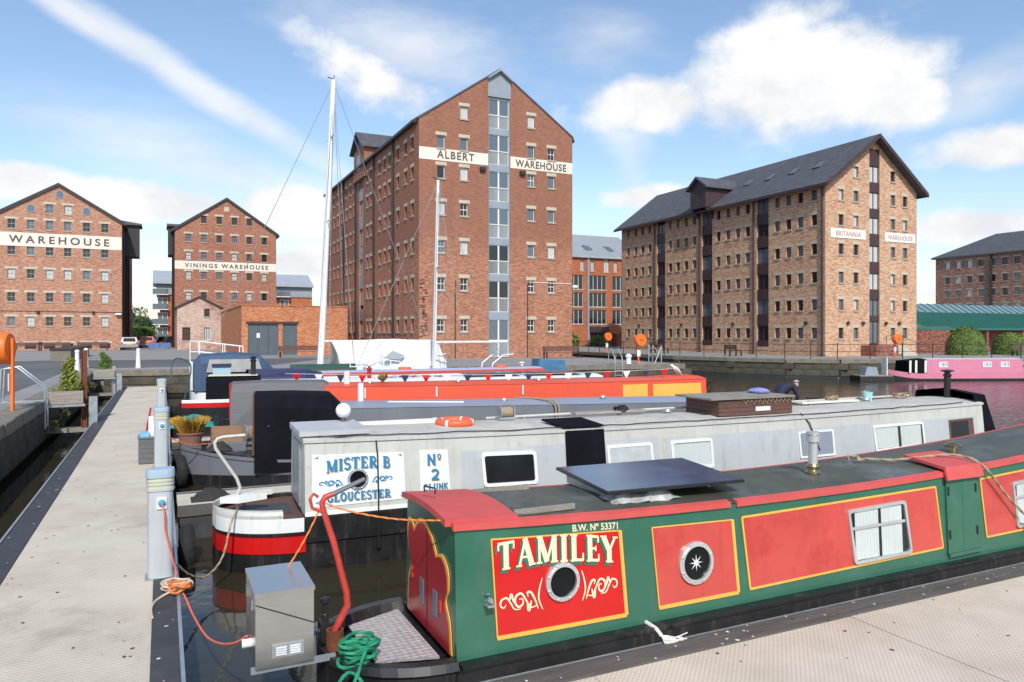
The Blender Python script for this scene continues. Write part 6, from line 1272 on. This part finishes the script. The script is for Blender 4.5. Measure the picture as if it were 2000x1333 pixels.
def grass_pot(loc, label, r, h, m, gr, gh, cat='plant', pot='terracotta'):
    t = thing('potted_grass', label, cat, loc); MB().lathe([(r*.75, 0), (r, h), (r*1.06, h), (r*1.06, h*.9), (r*.9, h*.88)], n=18).build('pot', mat('terracotta', (.27, .13, .09), .8, var=.15), t)
    rr = random.Random(1); mb = MB()
    for k in range(800): a = rr.uniform(0, 6.28); q = r*.8*math.sqrt(rr.random()); l = gh*rr.uniform(.6, 1.1); s = rr.uniform(.1, .7); x, y = q*math.cos(a), q*math.sin(a); mb.add([(x-.004, y, h*.85), (x+.004, y, h*.85), (x+s*l*.4*math.cos(a)+.003, y+s*l*.4*math.sin(a), h+l*.6), (x+s*l*math.cos(a), y+s*l*math.sin(a), h+l*(1-.3*s))], [(0, 1, 2, 3)])
    mb.build('grass', m, t)
grass_pot((.62, 19.6, .56), 'terracotta pot of orange-yellow grass at the walkway edge', .29, .36, mat('dry_grass', (.45, .27, .04), .7, var=.4, vs=12), 1, .42)
mb = MB(); t = thing('wooden_crate', 'brown wooden crate beside the pot of orange grass', 'crate', (1.1, 19.7, .58))
for k in range(3): MB().box(0, .75, 0, .02, .01+k*.13, .125+k*.13).build('plank', mat('crate', (.33, .19, .11), .8, var=.2), t); MB().box(.73, .75, .02, .45, .01+k*.13, .125+k*.13).build('plank', MATS['crate'], t)
MB().box(0, .02, .02, .45, 0, .39).box(.02, .73, .43, .45, 0, .39).box(.02, .73, .02, .43, 0, .02).build('back_boards', MATS['crate'], t)
reel((1.95, 19.2, .62), 'galvanised reel of pale rope by the slate-grey boat bow', .19, 10)
def heap(name, label, cat, c, sx, sy, sz, m, seed):
    rr = random.Random(seed); rows = []
    for i in range(13):
        row = []
        for j in range(13):
            u, v = i/6-1, j/6-1; d = min(1, math.sqrt(u*u+v*v)); row.append((c[0]+u*sx, c[1]+v*sy, c[2]+sz*(1-d**2)*(0.7+.5*rr.random())))
        rows.append(row)
    tag(MB().grid(rows).build(name, m, smooth=True), label, cat)
heap('tarpaulin', 'crumpled turquoise tarpaulin on the far clutter by the third pedestal', 'tarpaulin', (.85, 24.2, .55), .65, .5, .30, mat('turq_tarp', (.03, .30, .27), .5, var=.2, bump=.6, bs=6), 2)
heap('rope_heap', 'dark heap of old rope on the narrow finger pontoon', 'rope', (.75, 13.5, .54), .32, .25, .17, mat('old_rope', (.035, .032, .03), .95, var=.5, vs=25, bump=1, bs=30), 5)
heap('rope_heap', 'dark bundle of rope on the slate-grey boat bow', 'rope', (1.15, 17.75, .72), .28, .2, .18, MATS['old_rope'], 7)
def kayak():
    b = Boat('kayak', 'black, red and white kayak lying on the clutter beyond the third pedestal', (.5, 27.4), -6, .32, 3.2, .95, ('bow', 1.4), ('bow', 1.4), cat='kayak', group='small craft'); b.hull('black'); b.band('red_band', .1, 3.1, .80, .96, 'b_sign_red', .012); MB().grid([[(x, -b.hw(x)*.8, .96), (x, 0, 1.05), (x, b.hw(x)*.8, .96)] for x in b.xs(.1, 3.1)]).build('deck_shell', 'b_white', b.o)
kayak()
t = thing('pale_blue_board', 'pale blue upright board at the bow of the black-covered boat', 'board', (1.7, 29.6, .6)); MB().box(0, .62, 0, .05, 0, 1.45).build('board', mat('pale_blue', (.35, .52, .62), .5, var=.06), t); MB().box(-.03, .65, -.04, .09, 1.455, 1.58).build('cover_roll', 'b_navy', t)
rope('boat_hook', 'dark green pole frame standing beyond the third pedestal', [(.7, 30.5, .6), (1.0, 31, 2.0), (.6, 31.2, 2.35), (.35, 31.2, 2.2), (.3, 31, 1.6)], .03, mat('pole_green', (.02, .08, .06), .5), 'pole')

# ================================================================== left quay furniture
def lifebuoy_post(loc, label, s=1.0, rz=0):
    t = thing('lifebuoy_post', label, 'lifebuoy post', loc, rz, 'orange lifebuoy housings on posts'); t.scale = (s, s, s)
    MB().box(-.045, .045, -.03, .03, 0, 1.65).build('post', 'orange', t)
    me = MB().lathe([(.05, -.20), (.34, -.20), (.365, -.17), (.365, .08), (.34, .11), (.05, .11)], (0, -.15, 1.42), 36, 'y').build('housing', 'orange', t, smooth=True)
    for x in (-.07, .07): MB().prism([(x-.03, -.353, 1.36), (x+.03, -.353, 1.36), (x+.03, -.353, 1.50), (x-.03, -.353, 1.50)], (0, -.004, 0), (0, .004, 0)).build('grip_slot', 'rust', me)
    MB().box(-.12, .12, -.05, -.035, .45, .85).build('notice', 'b_white', t)
lifebuoy_post((-3.40, 22.1, QZ+.012), 'orange lifebuoy housing on an orange post on the left quay edge', 1.1, -100)
lifebuoy_post((27.2, 38.7, QZ), 'orange lifebuoy housing on a post at the corner of the centre quay', 1.05)
lifebuoy_post((38.6+1.2, 62, QZ), 'distant orange lifebuoy housing in front of the modern orange block', 1.1)
lifebuoy_post((49.8, 37.8, QZ), 'orange lifebuoy housing in front of the buff warehouse corner', 1.05)
def ladder(loc, rz, label):
    t = thing('quay_ladder', label, 'ladder', loc, rz, 'quay ladders')
    for x in (-.24, .24):
        MB().tube([(x, .95, 0), (x, .9, .95), (x, .55, 1.0), (x, -.08, .42), (x, -.12, .2), (x, -.12, -.75)], .027, 8).build('rail', 'galv', t, smooth=True)
        MB().box(x-.03, x+.03, -.1, .95, .0, .03).build('base_bar', 'galv', t)
    for k in range(3): MB().tube([(-.24, -.12, -.1-k*.28), (.24, -.12, -.1-k*.28)], .018, 6).build('rung', 'galv', t)
ladder((-3.1, 24.6, QZ+.012), 90, 'galvanised ladder with sloping handrails on the left quay beside the orange post'); ladder((25.2, 38.0, QZ+.012), -11, 'galvanised ladder hoops at the centre quay edge'); ladder((60.5, 33.8, QZ+.012), -12, 'galvanised ladder hoops on the quay behind the pink boat')
def leaves(mb, c, rx, ry, rz, n, s, rr, shell=.5):
    for k in range(n):
        while True:
            x, y, z = rr.uniform(-1, 1), rr.uniform(-1, 1), rr.uniform(-1, 1); d = math.sqrt(x*x+y*y+z*z)
            if shell*rr.random() < d <= 1: break
        a = Vector((rr.uniform(-1, 1), rr.uniform(-1, 1), rr.uniform(-.4, 1))).normalized(); u = a.orthogonal().normalized(); v = a.cross(u); p = Vector((c[0]+x*rx, c[1]+y*ry, c[2]+z*rz)); q = s*rr.uniform(.6, 1.4)
        mb.add([p-u*q, p-v*q*.5, p+u*q, p+v*q*.5], [(0, 1, 2, 3)])
def trough(loc, rz, label, m, hgt, seed, L=1.5):
    t = thing('planter_trough', label, 'planter', loc, rz, 'planter troughs bridging the gap'); 
    for k in range(3): MB().box(0, L, -.02, .0, .02+k*.13, .145+k*.13).build('plank', 'plank', t)
    MB().box(0, L, .001, .5, .0, .36).build('trough_body', 'plank', t); MB().box(-.05, L+.05, -.06, .55, -.07, -.001).build('bearer', 'galv', t)
    rr = random.Random(seed); mb = MB()
    for k in range(7):
        f = k/6; leaves(mb, (L*(.55+.3*(rr.random()-.5)), .25, .40+hgt*f), .40*(1-.65*f), .25*(1-.5*f), .16, 170, .045, rr)
    p = mb.build('foliage', m); p.location = loc; p.rotation_euler = (0, 0, R(rz)); tag(p, 'plant growing in the '+label, 'plant')
trough((-3.1, 25.9, 1.17), 10, 'weathered timber trough with a tall yellow-green plant by the rusty pile', 'leaf_y', .85, 3, .92); trough((-3.0, 40.7, 1.17), 5, 'farther timber trough with a dark green shrub', 'leaf', .7, 4, .9)
def pile(x, y, label, h, m='rust'):
    t = thing('mooring_pile', label, 'pile', (x, y, 0), 0, 'mooring piles'); MB().box(-.08, -.06, -.08, .08, -.5, h).box(.06, .08, -.08, .08, -.5, h).box(-.06, .06, -.012, .012, -.5, h).build('steel_section', m, t); MB().box(.13, .36, -.1, .12, -.4, 1.35).build('guide_post', 'galv', t); MB().box(-1.2, .4, -.25, -.12, .28, .40).box(-1.2, .4, .12, .25, .28, .40).build('cross_beam', 'timber', t)
pile(-2.2, 26.5, 'tall rusty steel pile with grey guide post beside the walkway', 2.8); pile(-2.15, 41.0, 'shorter grey pile farther along the walkway', 1.7, 'galv')
for (x, y, lab) in ((-3.9, 43.2, 'white tapered bollard left of the rusty pile'), (-3.85, 47.4, 'white tapered bollard just behind the rusty pile'), (-1.2, 45.6, 'white tapered bollard standing alone on the road edge')):
    t = thing('bollard', lab, 'bollard', (x, y, QZ), 0, 'white bollards'); MB().lathe([(.13, 0), (.09, .95), (.11, .97), (.11, 1.05), (.06, 1.1)], n=16).build('shaft', 'b_white', t); MB().lathe([(.17, 0), (.17, .05), (.13, .06)], n=16).build('foot', 'b_grey', t)
lw = thing('low_wall', 'low concrete wall with dark coping on the left quay', 'wall', (-6.9, 59, QZ)); MB().box(0, 1.2, 0, 14, 0, .75).build('wall_body', 'coping', lw); MB().box(-.06, 1.26, -.06, 14.06, .751, .86).build('wall_cap', 'fascia', lw)
def bench(x, y, z, rz, label, L=2.4, m='brown_wood'):
    t = thing('bench', label, 'bench', (x, y, z), rz, 'benches on the quays')
    for k in range(4): MB().box(0, L, .05+k*.11, .14+k*.11, .43, .47).build('seat_slat', m, t)
    for k in range(3): MB().box(0, L, .50+k*.02, .53+k*.02, .55+k*.13, .66+k*.13).build('back_slat', m, t)
    for xx in (.1, L-.1):
        MB().prism([(xx-.04, .02, 0), (xx-.04, .12, 0), (xx-.04, .14, .43), (xx-.04, .46, .43), (xx-.04, .5, 0), (xx-.04, .6, 0), (xx-.04, .60, .93), (xx-.04, .55, .93), (xx-.04, .48, .47), (xx-.04, .02, .47)], (0, 0, 0), (.08, 0, 0)).build('leg', 'iron', t)
for x, lab in ((-14.6, 'brown bench at the far left in front of the left warehouse'), (-12.0, 'brown bench in the middle of those before the left warehouse'), (-8.4, 'brown bench at the right end before the left warehouse')): bench(x, 92.5, QZ, 0, lab, 3.0)
bench(26.3, 49.4, QZ, 0, 'brown bench against the foot of the red brick gable', 3.2); bench(8.3, 60, QZ, 0, 'brown bench in front of the low orange brick building', 3.4)
bench(43.6, 57.0, QZ, 90, 'dark bench on the far quay by the buff warehouse side', 2.2); bench(43.9, 47.5, QZ, 75, 'second dark bench on the far quay near the chain fence', 2.2)
bench(64.6, 37.6, QZ, -12, 'dark bench behind the pink boat left of the ladder', 2.4); bench(70.5, 36.3, QZ, -12, 'dark bench behind the pink boat right of the ladder', 2.4)
def railing(pts, label):
    t = wthing('quay_railing', label, 'railing', (pts[0][0], pts[0][1], QZ))
    for (ax, ay), (bx, by) in zip(pts, pts[1:]):
        a, b = Vector((ax, ay)), Vector((bx, by)); L = (b-a).length; n = max(1, round(L/2.2))
        for z in (.55, 1.08): MB().tube([(ax, ay, QZ+z), (bx, by, QZ+z)], .022, 6).build('rail', 'iron', t)
        for k in range(n): p = a+(b-a)*(k/n); MB().tube([(p.x, p.y, QZ), (p.x, p.y, QZ+1.1)], .032, 8).lathe([(.001, 1.1), (.045, 1.13), (.045, 1.16), (.001, 1.2)], (p.x, p.y, QZ), 8).build('post', 'iron', t)
railing([(39.9, 72), (39.9, 50.7), (43.0, 42.0), (45.4, 39.2), (49.9, 37.2), (58.7, 33.9), (85, 22.9)], 'black post and rail fence along the far quay edge')
def hoop_fence():
    t = thing('chain_fence', 'rope-hung galvanised posts at the tip of the centre quay', 'fence', (28.6, 38.2, QZ))
    P = [(0, 0), (.5, 1.6), (1.2, 3.0)]
    for x, y in P: MB().tube([(x, y, 0), (x, y, 1.15)], .035, 8).build('post', 'galv', t)
    for (a, b), (c, d) in zip(P, P[1:]):
        for z in (1.1, .65): MB().tube([(a+(c-a)*k/8, b+(d-b)*k/8, z-.9*(k/8)*(1-k/8)) for k in range(9)], .02, 6).build('rope', 'rope_white', t)
    MB().tube([(0, 0, 1.1), (-.6, -.1, 0)], .03, 6).build('stay', 'galv', t)
hoop_fence()
t = thing('mooring_bollard', 'white rounded mooring bollard beside the orange post on the centre quay', 'bollard', (26.6, 38.9, QZ)); MB().lathe([(.16, 0), (.15, .35), (.2, .42), (.2, .52), (.1, .62), (.01, .64)], n=16).build('casting', 'b_white', t)
t = thing('skip_bag', 'blue builders sack standing below the centre quay wall', 'sack', (19.3, 37.3, .5)); MB().prism([(0, 0, 0), (1.9, 0, 0), (1.8, 0, 1.25), (.1, 0, 1.35)], (0, 0, 0), (0, .9, 0)).build('sack', mat('sack_blue', (.06, .17, .30), .7, var=.3, vs=2, bump=.6, bs=4), t); MB().box(-.2, 2.2, -.2, 1.1, -.7, -.003).build('float', 'b_hull', t)
rl = wthing('iron_railing', 'black iron railing in front of the shaded side of the red warehouse', 'railing', (13.5, 60, QZ))
for z in (.15, 1.75): MB().box(14.9, 17.0, 56, 56.05, QZ+z, QZ+z+.06).build('rail', 'iron', rl)
for k in range(15): MB().box(14.95+k*.14, 14.98+k*.14, 56.01, 56.04, QZ, QZ+1.95).build('bar', 'iron', rl)
# ------------------------------------------------------------------ vehicles
def car(loc, rz, label, paint):
    t = thing('parked_car', label, 'car', loc, rz, 'cars parked by the left warehouse')       # rear faces -y
    W = .88; prof = [(0, .32), (-.02, .75), (.08, .95), (.30, 1.42), (.55, 1.48), (2.1, 1.47), (2.75, 1.05), (3.9, .88), (4.3, .70), (4.35, .32)]
    rows = []
    for f, s in ((-1, .93), (-.92, 1), (.92, 1), (1, .93)): rows.append([(f*W*(1 if z < 1.0 else .86), y, .32+(z-.32)*s) for y, z in prof])
    MB().grid(rows).add(rows[0], [tuple(range(len(prof)))]).add(rows[-1], [tuple(range(len(prof)))]).build('body', paint, t, smooth=False)
    MB().prism([(-.62, .07, 1.0), (.62, .07, 1.0), (.56, .24, 1.36), (-.56, .24, 1.36)], (0, -.02, 0), (0, -.005, 0)).build('rear_window', 'glass', t)
    for s in (-1, 1):
        MB().prism([(s*.80, .55, 1.05), (s*.80, 2.45, 1.05), (s*.765, 2.0, 1.38), (s*.765, .62, 1.40)], (s*.0, 0, 0), (s*.03, 0, 0)).build('side_window', 'glass', t)
        MB().box(min(s*.86, s*.66), max(s*.86, s*.66), -.035, .02, .72, .92).build('tail_light', 'b_sign_red', t)
        for y in (.75, 3.45):
            wl = MB().lathe([(.2, -.11), (.32, -.10), (.33, 0), (.32, .10), (.2, .11)], (s*.78, y, .33), 20, 'x').build('wheel', 'rubber', t, smooth=True); MB().lathe([(.02, -.12), (.2, -.115), (.2, .115), (.02, .12)], (s*.78, y, .33), 14, 'x').build('rim', 'galv', wl)
    MB().box(-.26, .26, -.04, -.015, .60, .72).build('number_plate', 'b_yellow', t); MB().box(-.84, .84, -.07, .02, .35, .52).build('bumper', 'frame_grey', t)
car((-3.3, 92, QZ), 3, 'silver estate car seen from behind beside the left warehouse', mat('paint_silver', (.40, .37, .35), .3, .5, var=.04)); car((-1.75, 106, QZ), 0, 'orange-red car parked ahead of the silver car', mat('paint_red', (.5, .08, .04), .3, var=.05)); car((-.2, 112.0, QZ), -50, 'dark car parked beyond the orange-red car', mat('paint_dark', (.03, .035, .04), .25, var=.05))
t = thing('site_barrier', 'low blue barrier beside the parked cars', 'barrier', (-1.5, 98, QZ)); MB().box(0, 1.2, 0, .1, .1, .75).box(1.25, 2.4, 0, .1, .1, .75).build('panel', mat('barrier_blue', (.10, .17, .36), .5), t); MB().box(.1, .25, -.2, .3, 0, .1).box(2.1, 2.25, -.2, .3, 0, .1).build('foot', 'rubber', t)
# ------------------------------------------------------------------ planting
def tree(loc, label, h, r, seed, m='leaf2', n=2600, ls=.16):
    t = thing('tree', label, 'tree', loc, 0, 'trees beyond the left warehouse'); rr = random.Random(seed); tr = MB().tube([(0, 0, 0), (.1, .05, h*.4), (0, 0, h*.75)], [.22, .15, .05], 8)
    cs = [(rr.uniform(-.6, .6)*r, rr.uniform(-.6, .6)*r, h*rr.uniform(.35, .95)) for _ in range(11)]
    for c in cs: tr.tube([(0, 0, h*.35), c], [.07, .02], 5)
    tr.build('trunk', 'brown_wood', t); mb = MB()
    for c in cs: q = rr.uniform(.32, .55)*r; leaves(mb, c, q*1.2, q*1.2, q*.9, n//11, ls, rr, .7)
    mb.build('crown', m, t)
for i, (x, y, h, r) in enumerate(((-7.5, 172, 7.0, 3.2), (-5.2, 176, 6.6, 3.0), (-3.4, 180, 5.8, 2.6), (-4.6, 150, 3.2, 2.2), (-2.9, 146, 2.6, 1.8))): tree((x, y, QZ), ['tall dark tree partly hidden by the left warehouse', 'tallest dark tree in the gap between the gabled warehouses', 'dark tree against the orange apartment block', 'low bright bush in the gap behind the silver car', 'low bright bush at the foot of the orange apartment block'][i], h, r, i, 'leaf2' if i < 3 else 'leaf', 3000, .22)
def hedge(loc, label, rx, h, seed):
    t = thing('clipped_bush', label, 'bush', loc, 0, 'clipped domed bushes'); rr = random.Random(seed); mb = MB()
    for k in range(9000):
        a = rr.uniform(0, 6.283); ph = math.acos(rr.uniform(0, 1)); q = 1-.10*rr.random()**2+.03*math.sin(5*a+seed)*math.sin(3*ph); n = Vector((math.sin(ph)*math.cos(a), math.sin(ph)*math.sin(a), math.cos(ph)**.8)); p = Vector((n.x*rx*q, n.y*rx*q, n.z*h*q)); nn = (n+Vector((rr.uniform(-.7, .7), rr.uniform(-.7, .7), rr.uniform(-.7, .7)))).normalized(); u = nn.orthogonal().normalized(); v = nn.cross(u); s = rr.uniform(.03, .06); mb.add([p-u*s, p-v*s, p+u*s, p+v*s], [(0, 1, 2, 3)])
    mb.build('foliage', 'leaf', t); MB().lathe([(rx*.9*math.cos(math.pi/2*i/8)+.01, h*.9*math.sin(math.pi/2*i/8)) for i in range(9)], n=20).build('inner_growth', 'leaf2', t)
hedge((63.9, 41.5, QZ), 'large clipped domed bush before the green-roofed building', 1.6, 2.5, 1); hedge((68.6, 40.5, QZ), 'smaller clipped domed bush at the right edge', 1.5, 2.0, 2)
def shrub(x, y, z, label, s, seed):
    rr = random.Random(seed); mb = MB(); leaves(mb, (0, 0, .5*s), .7*s, .6*s, .55*s, 700, .09*s, rr, .6); o = mb.build('shrub', 'leaf'); o.location = (x, y, z); tag(o, label, 'shrub')
shrub(44.0, 77, QZ, 'leafy shrub at the foot of the modern orange block', 2.0, 3); shrub(55, 88, QZ, 'dark shrub in front of the modern block entrance', 1.6, 4)

rr = random.Random(21); mb = MB()
for k in range(16):
    y = rr.uniform(25, 41); leaves(mb, (-2.98+rr.uniform(0, .1), y, rr.uniform(.35, 1.25)), .12, .3, .16, 60, .05, rr, .4)
o = mb.build('wall_weeds', mat('weeds', (.13, .13, .035), .7, var=.5, vs=3)); o['label'] = 'weeds growing on the left quay wall'; o['category'] = 'weeds'; o['kind'] = 'stuff'

def strap_pair():
    t = thing('hanging_straps', 'pair of tan straps hung over the slate-grey boat roof edge', 'strap', on_boat(gb, 8.3, -.1, 1.60), -8)
    for k in range(2): MB().tube([(-.3+k*.12, .45, .06), (.0+k*.12, .0, .07), (.25+k*.1, -.55, .06), (.32+k*.08, -.80, -.06), (.34+k*.08, -.86, -.5)], .022, 6).build('strap', 'rope_tan', t, smooth=True)
strap_pair()
def roof_plank(x, y, L, z, label, m='plank'):
    t = thing('loose_plank', label, 'plank', on_boat(mb_, x, y, z), -2.5+random.uniform(-2, 2)); MB().box(0, L, 0, .2, 0, .035).build('board', m, t)
roof_plank(4.9, .25, 1.5, 1.86, 'grey plank lying along the pale grey boat roof past the black flap'); roof_plank(10.2, .2, 1.6, 1.86, 'cream plank lying near the turquoise bucket', 'cream_sign')
rr = random.Random(44)
for k, (x, y, lab) in enumerate(((5.9, .35, 'tangle of grey line beside the grey roof plank'), (11.2, .38, 'pale tangle of line beyond the wooden roof box'), (13.2, .35, 'pale tangle of line at the far end of the pale grey boat roof'))):
    rope('rope', lab, [on_boat(mb_, *p) for p in coil((x, y, 1.85), .14, 5, rr)], .012, 'rope_tan' if k else 'iron')

# specks of droppings, leaf bits and grit lying on the decks
for nm, m, cnt, sd in (('droppings', 'b_white', 170, 1), ('leaf_litter', 'brown_wood', 260, 2)):
    rr = random.Random(50+sd); mb = MB()
    for k in range(cnt):
        if rr.random() < .55: x, y = (rr.uniform(-1.9, .1), rr.uniform(6, 30)) if sd == 2 else ((rr.choice([rr.uniform(-1.9, -1.66), rr.uniform(-.07, .12)]), rr.uniform(6, 26)))
        else: x, y = rr.uniform(2, 14), (rr.uniform(3.2, 5.4) if sd == 2 else rr.uniform(5.17, 5.4))
        z = PZ+.0165 if (x < -1.6 or -.09 < x < .14 or y > 5.15 and x > .3) else PZ+.0045; n = rr.randint(5, 8); q = rr.uniform(.006, .022); mb.add([(x+q*rr.uniform(.4, 1.3)*math.cos(6.283*i/n), y+q*rr.uniform(.4, 1.3)*math.sin(6.283*i/n), z) for i in range(n)], [tuple(range(n))])
    o = mb.build(nm, m); o['kind'] = 'stuff'; o['label'] = 'white bird droppings spotting the pontoon edges' if sd == 1 else 'bits of leaf and grit scattered on the pontoon decks'; o['category'] = 'litter'
